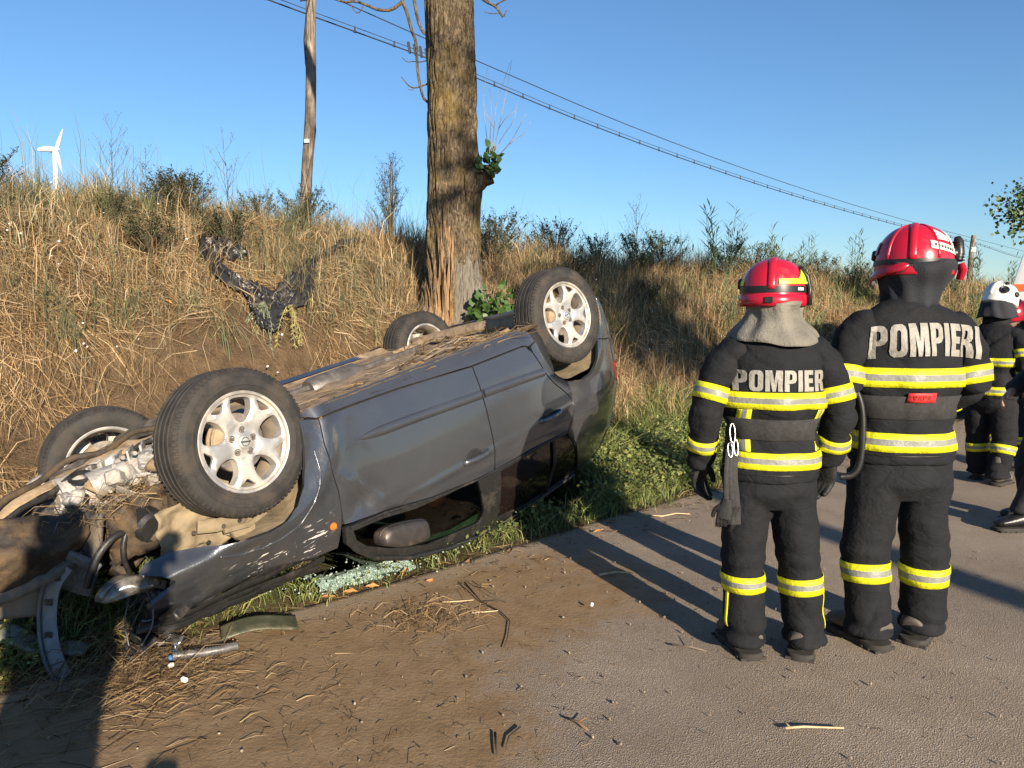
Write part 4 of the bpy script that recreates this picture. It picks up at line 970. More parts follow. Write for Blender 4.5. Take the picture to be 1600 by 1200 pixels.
for k in range(18):
    p = Vector((random.uniform(1.25, 2.0), random.uniform(-.25, .55), random.uniform(.54, .85)))
    b.box(p, (random.uniform(.08, .25), random.uniform(.08, .22), random.uniform(.06, .2)), Euler((random.uniform(-.5, .5), random.uniform(-.5, .5), random.uniform(0, 3))), .015)
b.build('engine', simple('dark_engine', (.030, .026, .022), .6, .2, .5, 12, .003, dust=.3, dustc=(.14, .09, .05)), car, 40)
def undert(u_, k):   # muddy undertray bent forward, a warped rectangular sheet
    x = (2.52 + (1.895 - 2.52)*u_)*(1 - k) + (2.60 + (1.960 - 2.60)*u_)*k; z = (.275 + (.435 - .275)*u_)*(1 - k) + (.585 + (.600 - .585)*u_)*k
    z += .035*math.sin(u_*PI)*k + .012*math.sin(u_*9)*(1 - k) + .012*mnoise.noise((u_*14, k*3, 1.)); y = -.42 - .07*math.sin(k*PI) + .03*mnoise.noise((u_*4, k*3, 7.)) + .012*mnoise.noise((u_*13, k*11, 2.)) + .02*math.sin(u_*8)
    return (x, y, z)
und = grid_surface('undertray', undert, np.linspace(0, 1, 44), np.linspace(0, 1, 24), BROWNP, car, .008)
b = MB(); P = [tuple(Vector(undert(u_, 1.0)) + Vector((0, -.012, .022))) for u_ in np.linspace(0, .93, 16)]; b.tube(P, [(.024, .012)]*16, 8, flat=(0, 0, 1)); b.build('bumper_lip', simple('lip_plastic', (.10, .088, .075), .6, 0, .3, 20, .002, dust=.4), und, 60)
b = MB(); P = chaikin([(1.885, -.40, .43), (1.90, -.42, .52), (1.93, -.41, .62)], 1, False); b.tube(P, [(.035, .010)]*len(P), 8, flat=(1, 0, 0)); b.build('tray_bracket', BLACKP, und, 60)
grid_surface('liner_flap', lambda u_, k: (1.46 + .16*u_, -.60 - .05*math.sin(u_*3 + k*2) + .02*mnoise.noise((u_*5, k*5, 3.)), .40 + .25*k + .07*u_), np.linspace(0, 1, 12), np.linspace(0, 1, 12), BROWNP, car, .008)
grid_surface('liner_flap', lambda u_, k: (1.68 + .16*u_, -.40 - .06*math.sin(u_*3 + k*2) + .05*mnoise.noise((u_*5, k*5, 8.)), .47 + .20*k + .05*u_), np.linspace(0, 1, 12), np.linspace(0, 1, 12), BROWNP, car, .008)
grid_surface('bumper_skin', lambda u_, k: (2.38 - .26*u_, -.30 + .04*math.sin(u_*5), .62 + .12*k + .09*u_), np.linspace(0, 1, 14), np.linspace(0, 1, 8), simple('pale_bumper', (.15, .13, .11), .6, 0, .2, 15, dust=.4), car, .01)
rg0 = random.Random(91)
for k in range(38):      # pipes, brackets, bolts and castings of the torn engine bay
    p = Vector((rg0.uniform(1.34, 1.86), rg0.uniform(-.50, .18), rg0.uniform(.36, .62))); mt = rg0.choice((ALUM, ALUM, STEEL, BLACKP, BROWNP, DUSTY)); b = MB(); e = Euler((rg0.uniform(-1, 1), rg0.uniform(-1, 1), rg0.uniform(0, 3)))
    kind_ = rg0.randrange(4)
    if kind_ == 0: b.box(p, (rg0.uniform(.03, .10), rg0.uniform(.02, .06), rg0.uniform(.006, .03)), e, .004); nm = 'bracket'
    elif kind_ == 1: b.tube(chaikin([p, p + Vector((rg0.uniform(-.1, .1), rg0.uniform(-.08, .08), rg0.uniform(-.03, .06))), p + Vector((rg0.uniform(-.2, .2), rg0.uniform(-.12, .12), rg0.uniform(-.02, .1)))], 1, False), rg0.uniform(.005, .016), 8); nm = 'pipe'
    elif kind_ == 2: b.lathe([(0, .02), (.012, .02), (.02, .012), (.024, .0), (.03, -.01), (.03, -.03), (0, -.03)], 12, Matrix.Translation(p) @ e.to_matrix().to_4x4()); nm = 'casting'
    else: b.box(p, (rg0.uniform(.05, .14), .004, rg0.uniform(.03, .09)), e, .001); b.box(p + Vector((.02, .01, .01)), (.004, rg0.uniform(.03, .08), .05), e, .001); nm = 'torn_sheet'
    b.build(nm, mt, car, 45)
for k in range(9):
    p = Vector((rg0.uniform(1.55, 1.98), rg0.uniform(-.66, -.2), rg0.uniform(.5, .9))); b = MB(); P = [p]
    for j in range(4): P.append(P[-1] + Vector((rg0.uniform(-.10, .10), rg0.uniform(-.06, .06), rg0.uniform(-.05, .12))))
    b.tube(chaikin(P, 2, False), rg0.uniform(.0018, .004), 5); b.build('wire', rg0.choice((BLACKP, BLACKP, GREYP, TAN)), car, 180)
def rad_(u_, k): return (1.86 + .16*k + .03*math.sin(u_*9), -.50 + .85*u_, .46 + .32*k + .03*math.sin(u_*7 + k*3))
rad_o = grid_surface('radiator', rad_, np.linspace(0, 1, 24), np.linspace(0, 1, 14), simple('radiator_fins', (.10, .095, .085), .7, .2, .4, 60, .006, dust=.5, dustc=(.22, .15, .08), bscale=160), car, .02)
grid_surface('wing_liner', lambda u_, k: (1.60 + .27*u_, -.60 + .05*math.sin(u_*5 + k*3) + .04*mnoise.noise((u_*5, k*5, 6.)) + .10*u_, .42 + .25*k + .05*u_), np.linspace(0, 1, 16), np.linspace(0, 1, 14), BROWNP, car, .008)
b = MB(); LP = densify([(1.0, .50), (1.012, .60), (1.045, .67), (1.104, .74), (1.195, .806), (1.305, .830), (1.397, .829), (1.506, .812), (1.598, .778)], .03, False); LP = chaikin(LP, 1, False)
b.tube([(x, -float(W_fender(x, z)) + .001, z) for x, z in LP], [.0025 + .0045*min(1, i/12) for i in range(len(LP))], 8); b.build('wing_crease', PAINT2, car, 180)
# hoses and wires hanging at the crushed corner
for k, (pts, r_) in enumerate((
    ([(1.78, -.52, .60), (1.86, -.56, .56), (1.96, -.55, .62), (2.02, -.5, .74)], .017), ([(1.72, -.50, .55), (1.80, -.55, .55), (1.86, -.54, .66), (1.84, -.5, .78)], .012),
    ([(1.86, -.66, .80), (1.87, -.72, .86), (1.90, -.74, .95), (1.96, -.7, 1.02)], .003), ([(1.90, -.6, .82), (1.98, -.66, .90), (2.0, -.68, 1.0)], .003))):
    b = MB(); P = chaikin(pts, 2, False); b.tube(P, r_, 8); b.build('hose', BLACKP if k < 2 else GREYP, car, 70)
b = MB(); b.lathe([(0, 0), (.06, 0), (.075, .02), (.075, .10), (.06, .12), (0, .12)], 20, Matrix.Translation((1.72, -.50, .56)) @ Matrix.Rotation(R(70), 4, 'X')); b.build('fan_motor', BLACKP, car)
b = MB()
for k in range(10):
    b.box((1.72 + random.uniform(-.10, .22), -.66 + random.uniform(-.05, .06), .90 + random.uniform(-.06, .14)), (random.uniform(.04, .20), random.uniform(.02, .05), random.uniform(.015, .06)), Euler((random.uniform(-.8, .8), random.uniform(-.8, .8), random.uniform(-.8, .8))), .006)
b.build('broken_lamp_parts', BLACKP, car, 40)
grid_surface('headliner', lambda x, k: (x, k*(float(Wf(x, rooftop(x) - .10)) - .07), rooftop(x) - .13 - .10*sm(-.2, .9, x).item()), np.linspace(-1.65, .92, 24), np.linspace(-1, 1, 13), CABIN, car, .01)
grid_surface('carpet', lambda x, k: (x, k*.80, .392 + .05*math.exp(-(k/.2)**2)), np.linspace(-1.0, 1.0, 20), np.linspace(-1, 1, 15), CABIN, car, .004)
for sy in (-1, 1): grid_surface('door_trim', lambda x, z: (x, sy*(float(Wf(x, z)) - .055), z), np.linspace(-1.0, .95, 20), np.linspace(.36, .93, 9), CABIN, car, .004)
# ---- cabin seen through the glass
grid_surface('dashboard', lambda u_, k: (.86 - .25*u_, k*.68, .80 + .20*math.sin(u_*PI*.6)), np.linspace(0, 1, 8), np.linspace(-1, 1, 9), CABIN, car, .02)
for sy in (-1, 1):
    s_ = MB(); s_.box((.02, sy*.38, .52), (.50, .48, .16), Euler((0, R(-6), 0)), .05); s_.box((-.26, sy*.38, .88), (.14, .46, .62), Euler((0, R(-14), 0)), .05); s_.box((-.36, sy*.38, 1.26), (.09, .26, .16), None, .035); s_.build('seat', CABIN, car, 50)
s_ = MB(); s_.box((-.98, 0, .55), (.5, 1.2, .18), None, .05); s_.box((-1.25, 0, .90), (.16, 1.2, .6), Euler((0, R(-14), 0)), .05); s_.build('rear_seat', CABIN, car, 50)
b = MB(); b.tube([(.45 + .17*math.cos(a)*.3, .38 + .18*math.sin(a), .93 + .17*math.cos(a)) for a in np.linspace(0, 2*PI, 25)], .014, 8, cap=False); b.tube([(.45, .38, .93), (.7, .38, .88)], .03, 8); b.build('steering_wheel', CABIN, car)
grid_surface('red_seat_cover', lambda u_, k: (-.02 - .30*u_, -.50 + .24*k, 1.16 + .16*math.sin(u_*3)*k + .03*mnoise.noise((u_*4, k*4, 1.))), np.linspace(0, 1, 10), np.linspace(0, 1, 10), REDC, car, .02)
grid_surface('firewall', lambda u_, k: (1.0, k*.8, .35 + .6*u_), np.linspace(0, 1, 4), np.linspace(-1, 1, 6), CABIN, car, .02)
# ---------------------------------------------------------------- the struck roadside tree
t = NT('bark'); v = t.coord(scale=(1, 1, .36)); v2 = t.coord()
rid = t.noise(v, 40, 7, .7, .9); big_ = t.noise(v2, 3, 5, .6)
base = t.ramp(rid, [(.38, (.04, .03, .021)), (.50, (.16, .122, .08)), (.64, (.31, .245, .16))])
lich = t.math('MULTIPLY', t.ramp(t.noise(v2, 2.2, 6, .65), [(.50, 0.), (.66, 1.)]), .55)
base = t.mix(lich, base, (.30, .21, .05)); base = t.mix(1.0, base, t.ramp(big_, [(.3, .75), (.7, 1.2)]), 'MULTIPLY')
t.set(base=base, rough=.95, spec=.1); t.bump(rid, .05, 1.); BARK = t.m
def wood_mat(name, c, sc=40):
    t = NT(name); v = t.coord(scale=(1, 1, .10)); f = t.noise(v, sc, 6, .65, .3)
    t.set(base=t.ramp(f, [(.3, tuple(x*.38 for x in c)), (.5, c), (.72, tuple(min(.9, x*1.35) for x in c))]), rough=.85, spec=.15); t.bump(f, .03, 1.); return t.m
RAWWOOD = wood_mat('torn_raw_wood', (.30, .19, .10)); GREYWOOD = wood_mat('bare_grey_wood', (.19, .168, .135), 70)
TX, TY_ = -.675, 8.62
TZ0 = float(tzxy(np.array([TX]), np.array([TY_]))[0])
tree = empty('roadside_tree', (TX, TY_, TZ0)); tag(tree, 'thick old roadside tree with torn bark, splintered raw wood at its foot', 'tree')
H_T = 8.6 - TZ0; nz_, na_ = 330, 150
zz = np.linspace(-.35, H_T, nz_); aa = np.linspace(0, 2*PI, na_, endpoint=False)
ZZ, AA = np.meshgrid(zz, aa, indexing='ij')
rad = np.interp(ZZ, [-.35, 0, .25, .6, 1.1, 1.8, 2.6, 3.6, 5, 8], [.49, .43, .37, .318, .290, .284, .273, .262, .250, .22])
p_ = np.stack([np.cos(AA)*3.2, np.sin(AA)*3.2, ZZ*1.1], -1).reshape(-1, 3)
rid_ = np.abs(fbm(np.stack([np.cos(AA)*13, np.sin(AA)*13, ZZ*2.2], -1).reshape(-1, 3), 3, 5) - .5).reshape(ZZ.shape)*2
rad = rad*(1 + .10*(fbm(p_, 3, 3).reshape(ZZ.shape) - .5)) + .03*(fbm(np.stack([np.cos(AA)*2, np.sin(AA)*2, ZZ*.9], -1).reshape(-1, 3), 2, 8).reshape(ZZ.shape) - .5) - .030*np.clip(1 - rid_*2.6, 0, 1) + .05*np.exp(-((ZZ - 1.58)/.30)**2)*np.exp(-((AA - .1 - 2*PI*(AA > PI))/.5)**2)
root = sm(.7, -.1, ZZ)*(.10*np.clip(np.cos(AA*3 + .8), 0, 1)); rad = rad + root
wound = np.clip(sm(1.22, .78, ZZ + .35*(fbm(np.stack([AA*4, AA*0, ZZ*1.5], -1).reshape(-1, 3), 3, 9).reshape(ZZ.shape) - .5))*sm(.95, .5, np.abs(AA - 4.50 + .3*(ZZ - .4))), 0, 1)
rad = rad - .05*wound - .03*wound*(fbm(np.stack([np.cos(AA)*16, np.sin(AA)*16, ZZ*1.2], -1).reshape(-1, 3), 3, 12).reshape(ZZ.shape))
cxz = .03*np.sin(ZZ*.9) ; VT = np.stack([rad*np.cos(AA) + cxz, rad*np.sin(AA) + .02*ZZ*0, ZZ], -1).reshape(-1, 3)
ti = np.arange(nz_*na_).reshape(nz_, na_); tn = np.roll(ti, -1, 1)
TF_ = np.stack([ti[:-1], tn[:-1], tn[1:], ti[1:]], -1).reshape(-1, 4)
tm = raw_mesh('trunk', VT, TF_); tr_o = mobj('trunk', tm, [BARK, RAWWOOD, GREYWOOD], tree)
fa = AA[:-1].ravel(); fz = ZZ[:-1].ravel(); fn_ = fbm(np.stack([fa*5, fa*0, fz*2.0], -1), 4, 15)
mi = np.zeros(len(fa), int)
mi[(fz + .7*(fn_ - .5) < .95) & (np.abs(fa - 4.38 + .25*(fz - .3) + .5*(fn_ - .5)) < .40)] = 1
mi[(fz + .5*(fn_ - .5) < .72) & (fa + .35*(fn_ - .5) > 4.88) & (fa < 6.0)] = 2
mi[(fz > .95) & (fz < 1.5) & (np.abs(fa - 4.42 + .7*(fn_ - .5)) < .05)] = 1
tm.polygons.foreach_set('material_index', mi.astype(np.int32))
rs_ = random.Random(3)
for k in range(38):      # splinters standing off the wound
    a = R(rs_.uniform(228, 282)); z0 = rs_.uniform(-.05, .55); L = rs_.uniform(.25, .65); r0 = float(np.interp(z0, [0, .6, 1.1], [.41, .32, .30])) - .035; wd = rs_.uniform(.007, .022)
    out = rs_.uniform(.0, .06); tl = rs_.uniform(-.05, .05)
    b = MB(); c = lambda z, r, da: (r*math.cos(a + da), r*math.sin(a + da), z)
    b.add([c(z0, r0, -wd/r0), c(z0, r0, wd/r0), c(z0 + L*.6, r0 + out*.4, wd*.7/r0 + tl), c(z0 + L*.6, r0 + out*.4, -wd*.7/r0 + tl), c(z0 + L, r0 + out, tl*2), c(z0, r0 - .03, 0), c(z0 + L*.6, r0 + out*.4 - .02, tl)],
          [(0, 1, 2, 3), (3, 2, 4), (1, 5, 6, 2), (5, 0, 3, 6), (2, 6, 4), (6, 3, 4), (0, 5, 1)])
    b.build('splinter', RAWWOOD if k % 4 else BARK, tree, 40)
def limb(pts, r0, r1, name='branch', mat=None, par=None, n=6):
    P = chaikin([np.array(p) - np.array([TX, TY_, TZ0]) for p in pts], 1, False); k = len(P)
    b = MB(); b.tube(P, [r0 + (r1 - r0)*i/(k - 1) for i in range(k)], n); return b.build(name, mat or BARK, par or tree, 180)
Yb = 8.6
limb([(-.80, Yb, 3.72), (-.92, Yb, 3.79), (-.97, Yb, 3.84), (-1.01, Yb, 4.02), (-1.03, Yb, 4.19), (-1.03, Yb, 4.41), (-1.09, Yb, 4.56), (-1.13, Yb, 4.73), (-1.19, Yb, 4.86), (-1.22, Yb, 5.2), (-1.5, Yb, 5.6)], .013, .020)
limb([(-1.19, Yb, 4.83), (-1.30, Yb, 4.75), (-1.43, Yb, 4.75), (-1.55, Yb, 4.80), (-1.69, Yb, 4.85), (-1.79, Yb, 4.83), (-1.95, Yb, 4.88), (-2.2, Yb, 5.0)], .019, .008)
limb([(-1.60, Yb, 4.80), (-1.64, Yb, 4.73), (-1.68, Yb, 4.72), (-1.73, Yb, 4.80), (-1.76, Yb, 4.95)], .006, .004)
limb([(-.80, Yb, 4.42), (-.91, Yb, 4.49), (-.97, Yb, 4.53), (-1.02, Yb, 4.66), (-1.06, Yb, 4.90), (-1.15, Yb, 5.3)], .012, .02)
limb([(-.80, Yb, 4.02), (-.93, Yb, 3.98), (-1.04, Yb, 3.94), (-1.11, Yb, 3.95), (-1.17, Yb, 4.02), (-1.20, Yb, 4.06)], .011, .004)
limb([(-1.06, Yb, 3.945), (-1.09, Yb, 3.915), (-1.13, Yb, 3.925)], .005, .003)
limb([(-.80, Yb, 4.24), (-.91, Yb, 4.23), (-1.0, Yb, 4.21), (-1.07, Yb, 4.22), (-1.14, Yb, 4.21), (-1.19, Yb, 4.26)], .007, .003)
limb([(-.55, Yb, 5.1), (-.36, Yb, 4.91), (-.28, Yb, 4.84), (-.17, Yb, 4.79), (-.12, Yb, 4.71), (-.095, Yb, 4.675), (-.06, Yb, 4.75)], .022, .006)
limb([(-.18, Yb, 4.80), (-.12, Yb, 4.84), (-.04, Yb, 4.87), (.03, Yb, 4.95)], .009, .005); limb([(-.28, Yb, 4.83), (-.24, Yb, 4.88), (-.22, Yb, 5.0)], .008, .005); limb([(-.13, Yb, 4.72), (-.22, Yb, 4.715), (-.30, Yb, 4.735)], .006, .003)
for (q, e) in (((-.9, 8.7, 8.0), (-2.2, 8.9, 10.2)), ((-.5, 8.6, 8.2), (.7, 8.2, 10.4)), ((-.7, 8.7, 8.3), (-.9, 9.9, 10.6))): limb([(-.66, 8.62, 6.8), q, e], .17, .07, n=10)
# burl with its leaf tuft and suckers
b = MB(); rings = []
for i, (px_, pz_, rr) in enumerate(((-.50, 2.86, .20), (-.40, 2.93, .16), (-.30, 2.98, .12), (-.235, 3.02, .085), (-.19, 3.04, .045))):
    rings.append([(px_ - TX + .0, rr*math.cos(a)*(1 + .15*math.sin(3*a + i)) - .08, pz_ - TZ0 + rr*math.sin(a)*(1 + .12*math.cos(2*a + i))) for a in np.linspace(0, 2*PI, 16, endpoint=False)])
b.loft(rings); burl = b.build('burl', BARK, tree, 180)
b = MB(); b.tube([(.36, -.10, 2.93 - TZ0), (.42, -.12, 2.915 - TZ0), (.475, -.13, 2.93 - TZ0)], [.045, .035, .028], 8); b.build('branch_stub', BARK, tree, 60)
def big_leaf(p, d, L):
    lf = MB(); leafv(lf, p, d, L, L*.36); return lf
rl = random.Random(8); LM = [big_leaf((0, 0, 0), (0, 0, 1), 1.0).mesh('leaf', 180) for _ in range(1)]
LM[0].materials.append(M_LEAF)
def leaf_at(p, L, parent, up=.3):
    o = bpy.data.objects.new('leaf', LM[0]); link(o, parent); o.location = p; d = Vector((rl.uniform(-1, 1), rl.uniform(-1.3, .5), rl.uniform(-.5, 1) + up)).normalized()
    o.rotation_euler = (d.to_track_quat('Z', 'Y') @ Euler((0, 0, rl.uniform(0, 6))).to_quaternion()).to_euler(); o.scale = (L, L, L); return o
for k in range(60):
    a = rl.uniform(0, 2*PI); rr = .15*math.sqrt(rl.random())
    leaf_at((-.245 - TX + rr*math.cos(a)*.75, -.17 + rl.uniform(-.08, .08), 3.10 - TZ0 + rr*math.sin(a)*1.15), rl.uniform(.07, .12), tree)
M_TWIG = simple('pale_twig', (.26, .23, .18), .8, 0, .2, 20)
for pts in ([(-.22, 3.21), (-.19, 3.48), (-.17, 3.75), (-.07, 4.01), (-.02, 4.17)], [(-.21, 3.21), (-.14, 3.48), (-.07, 3.81), (-.02, 4.08), (.0, 4.2)], [(-.19, 3.15), (-.03, 3.31), (.07, 3.48), (.15, 3.63)], [(-.26, 3.28), (-.29, 3.55), (-.31, 3.81), (-.26, 4.11)], [(-.2, 3.2), (-.10, 3.4), (.02, 3.55), (.06, 3.75)], [(-.24, 3.2), (-.23, 3.5), (-.22, 3.7), (-.24, 3.9)],
            [(-.03, 3.31), (.06, 3.38), (.13, 3.42), (.2, 3.55)], [(-.14, 3.48), (-.06, 3.6), (.04, 3.66)], [(-.19, 3.48), (-.27, 3.6), (-.30, 3.75)]):
    limb([(x, 8.45, z) for x, z in pts], .006, .002, 'sucker', M_TWIG, None, 4)
# leafy shoots at the foot of the trunk
def foliage(name, label, cat, loc, n, rx, ry, rz_, L, group=None):
    o = empty(name, loc); tag(o, label, cat, group); m_ = MB(); st = MB()
    for k in range(16):
        e = Vector((rl.uniform(-rx, rx)*.8, rl.uniform(-ry, ry)*.8, rz_*rl.uniform(.8, 1.9))); st.tube([(0, 0, -.1), e*.5 + Vector((0, 0, .05)), e], [.008, .006, .003], 5)
    st.build('stalk', M_DARKSTEM, o, 180); return o
spx = foliage('trunk_shoots', 'bushy green shoots growing at the foot of the big tree', 'bush', (-.20, 8.22, float(tzxy(np.array([-.2]), np.array([8.22]))[0]) + .0), 0, .28, .2, .38, .1)
for k in range(240):
    u_ = rl.uniform(0, 2*PI); c_ = rl.uniform(-1, 1); r_ = rl.random()**.4; leaf_at((.29*r_*math.cos(u_)*math.sqrt(1 - c_*c_), .2*r_*math.sin(u_)*math.sqrt(1 - c_*c_), 1.47 - float(spx.location.z) + .33*r_*c_), rl.uniform(.07, .12), spx)
# sage weeds under the torn plastic
x0, y0 = -2.22, 7.16; zb = float(tzxy(np.array([x0]), np.array([y0]))[0])
plant_thing('sage_weed', 'pale sage green weed hanging down the bank below the black plastic', 'weed', [('stalk', hm[0], M_SAGE), ('leaf_cluster', hm[1], M_SAGE)], (x0 - .05, y0 - .16, zb + .12), None, 1.0, -.2)
plant_thing('yellow_weed', 'yellowing weed hanging down the bank right of the pale sage weed', 'weed', [('stalk', hm2[0], M_SAGE2), ('leaf_cluster', hm2[1], M_SAGE2)], (x0 + .20, y0 - .10, zb + .10), None, .95, .35)
plant_thing('sage_weed', 'small sage weed lying under the right end of the black plastic', 'weed', [('stalk', hm2[0], M_SAGE), ('leaf_cluster', hm2[1], M_SAGE)], (-1.95, 7.55, float(tzxy(np.array([-1.95]), np.array([7.55]))[0]) + .10), None, .75, .6)

# ---------------------------------------------------------------- roadside trees of the other side (behind the camera; they throw the dappled shade)
def leaf_tree(name, label, x, y, h, tr, crown, n, L, seed, group=None, zb=None, first=4, tip=None):
    r = random.Random(seed); z0 = float(tzxy(np.array([x]), np.array([y]))[0]) if zb is None else zb
    o = empty(name, (x, y, z0)); tag(o, label, 'tree', group)
    b = MB(); P = [Vector((.06*math.sin(i*1.3 + seed), .06*math.cos(i*1.7), h*i/9 - .2)) for i in range(10)]; b.tube(P, [tr*(1.25 if i == 0 else 1 - .07*i) for i in range(10)], 14); tk = b.build('trunk', BARK, o, 180)
    ends = []
    for k in range(13):
        az = r.uniform(0, 2*PI); i = r.randint(first, 9); p = P[i]; L_ = crown*r.uniform(.6, 1.0); e = p + Vector((math.cos(az)*L_, math.sin(az)*L_, L_*r.uniform(.1, .8))); mbr = MB(); q = p.lerp(e, .5) + Vector((0, 0, .15)); mbr.tube([p, q, e], [tr*.35, tr*.2, .02], 7); mbr.build('branch', BARK, tk, 180)
        ends += [p.lerp(q, .7), q, q.lerp(e, .5), e]
    if tip is not None:
        q = Vector(tip) - Vector((x, y, z0)); mbr = MB(); p = P[5]; mbr.tube([p, p.lerp(q, .5) + Vector((0, 0, .25)), q], [tr*.3, tr*.2, .015], 7); mbr.build('branch', BARK, tk, 180); ends += [q, q, q.lerp(p, .12), q.lerp(p, .2), q.lerp(p, .3)]*14
    n_ = n; cen = np.array([tuple(ends[r.randrange(len(ends))]) for _ in range(n_//22)]); cl_ = np.repeat(cen, 22, axis=0) + np.random.default_rng(seed).normal(0, .30*crown/3, (len(cen)*22, 3))
    g = np.random.default_rng(seed + 1); m = len(cl_); a = g.normal(size=(m, 3)); a /= np.linalg.norm(a, axis=1)[:, None]; bb = np.cross(a, g.normal(size=(m, 3))); bb /= np.linalg.norm(bb, axis=1)[:, None]
    Ls = L*g.uniform(.6, 1.3, (m, 1)); V = np.stack([cl_, cl_ + a*Ls*.5 + bb*Ls*.36, cl_ + a*Ls, cl_ + a*Ls*.5 - bb*Ls*.36], 1).reshape(-1, 3); k4 = np.arange(m)[:, None]*4
    cr = raw_mesh('crown', V, np.concatenate([k4 + np.array([[0, 1, 2]]), k4 + np.array([[0, 2, 3]])])); tag(mobj('crown', cr, M_TREELEAF, o), kind='stuff'); return o
leaf_tree('leafy_roadside_tree', 'dense leafy roadside tree behind the viewer that shades the bank on the right', 11.0, -6.5, 11.0, .26, 3.3, 7500, .16, 50, None, first=6)
leaf_tree('leafy_roadside_tree', 'sparse leafy roadside tree behind the viewer that dapples the struck trunk', 8.4, -9.2, 13.6, .20, 2.7, 1300, .17, 52, None, first=6)
leaf_tree('leafy_roadside_tree', 'tall leafy roadside tree far behind the viewer on the left', -9.5, -16.0, 10.5, .24, 3.2, 2400, .16, 53, None)
leaf_tree('leafy_tree', 'leafy tree whose branch tip shows at the right edge under the blue sky', 11.9, 14.4, 5.2, .16, 2.3, 3200, .085, 77, zb=0.0, tip=(9.25, 14.0, 3.38))

# ---------------------------------------------------------------- poles, wires, turbine
t = NT('weathered_pole'); v = t.coord(scale=(1, 1, .12)); f = t.noise(v, 22, 6, .65, .5); d_ = t.noise(t.coord(), 1.1, 4, .6)
base = t.ramp(f, [(.35, (.07, .055, .042)), (.55, (.27, .22, .17)), (.75, (.42, .36, .29))]); base = t.mix(t.ramp(d_, [(.45, 0.), (.6, .75)]), base, (.06, .048, .04))
t.set(base=base, rough=.9, spec=.15); t.bump(f, .03); POLE = t.m
def pole(label, base, top, r0, r1, coil=False):
    o = empty('utility_pole', base); tag(o, label, 'utility pole', None); d = Vector(top) - Vector(base)
    b = MB(); P = [d*i/12 + Vector((.02*math.sin(i*1.1), .02*math.cos(i*.8), 0)) for i in range(13)]; b.tube(P, [r0 + (r1 - r0)*i/12 for i in range(13)], 14); b.build('post', POLE, o, 60)
    u_ = d.normalized(); at_ = lambda f_: d*f_
    return o, d
p1, d1 = pole('weathered wooden utility pole standing on the bank left of the tree', (-4.06, 15.0, 1.2), (-3.70, 15.0, 8.3), .118, .088)
b = MB(); b.tube([d1*.862 + Vector((-.10, -.08, 0)), d1*.862 + Vector((-.20, -.10, -.02)), d1*.862 + Vector((.09, -.10, .05))], .014, 6); b.build('bracket', BLACKP, p1, 60)
b = MB(); b.tube([d1*(.30 + .058*i) + Vector((.125*math.cos(i*.75 + 3.6), .125*math.sin(i*.75 + 3.6), 0)) for i in range(11)], .016, 5); b.build('ground_cable', BLACKP, p1, 60)
b = MB(); b.box(d1*.50 + Vector((0, -.13, 0)), (.10, .015, .07), None, .004); b.build('number_plate', simple('plate_white', (.5, .5, .5), .5), p1)
p2_, d2 = pole('distant leaning utility pole with a cable coil behind the right helmet', (26.42, 45.0, 0.2), (26.68, 45.0, 6.0), .17, .13)
b = MB(); b.tube([d2*.73 + Vector((.28 + .20*math.cos(a), -.1, .27*math.sin(a))) for a in np.linspace(0, 2*PI, 25)], .05, 6, cap=False); b.build('cable_coil', BLACKP, p2_, 60)
b = MB(); b.box(d2*.86 + Vector((0, -.12, 0)), (.30, .06, .30), None, .02); b.build('clamp_band', simple('pale_metal', (.35, .33, .30), .5), p2_)
WIRE = simple('cable', (.022, .022, .024), .6)
LOW = [(-30, -10.4, 9.4), (-10, 9.2, 7.7), (-4.41, 14.5, 7.16), (-3.81, 15.09, 7.11), (-1.91, 16.95, 6.97), (-.8, 18.05, 6.84), (1.66, 20.47, 6.51), (5.29, 24.04, 6.18), (10.89, 29.55, 5.84), (19.25, 37.78, 5.60), (26.7, 45.2, 5.68), (35.44, 53.72, 5.16), (60, 77, 5.2), (80, 97, 6.0)]
UP = [(-30, -10.4, 10.5), (-10, 9.0, 8.4), (-3.81, 15.09, 7.62), (-1.91, 16.96, 7.36), (-.8, 18.05, 7.22), (3.64, 22.42, 6.67), (10.87, 29.53, 6.19), (19.85, 38.38, 5.92), (26.8, 45.24, 5.88), (35.33, 53.61, 5.77), (60, 77, 5.5), (80, 97, 6.3)]
def wire(name, label, pts, r, dz=0): 
    b = MB(); P = [np.array(p) + np.array([0, 0, dz]) for p in pts]; P = chaikin(P, 2, False); b.tube(P, r, 5); o = b.build(name, WIRE, None, 180); tag(o, label, 'power cable'); return o
wire('power_cable', 'upper overhead cable running behind the tree to the far pole', UP, .011)
lw = wire('power_cable', 'lower bundled overhead cable with small clips along it', LOW, .014)
b = MB(); P = chaikin([np.array(p) + np.array([0, 0, .085]) for i, p in enumerate(LOW)], 2, False); b.tube(P, .007, 5); b.build('upper_strand', WIRE, lw, 180)
dist_ = np.cumsum([0] + [np.linalg.norm(P[i + 1] - P[i]) for i in range(len(P) - 1)])
for q in np.arange(30.0, 84, .95):
    c = Vector([np.interp(q, dist_, [p[k] for p in P]) for k in range(3)]); b = MB(); b.box(c - Vector((0, 0, .045)), (.03, .03, .12), None, .008); b.box(c - Vector((0, 0, .085)), (.07, .03, .045), Euler((0, 0, R(45))), .008); b.build('cable_clip', WIRE, lw)
for k in range(4):
    c = Vector((-2.16 + .11*k, 16.70 + .11*k, 7.0 - .008*k)); b = MB(); b.box(c + Vector((0, 0, .06)), (.07, .05, .24), Euler((0, R(-12), R(45))), .02); b.build('splice_clamp', WIRE, lw)
TURB = simple('turbine_white', (.55, .56, .57), .5, 0, .03, 3)
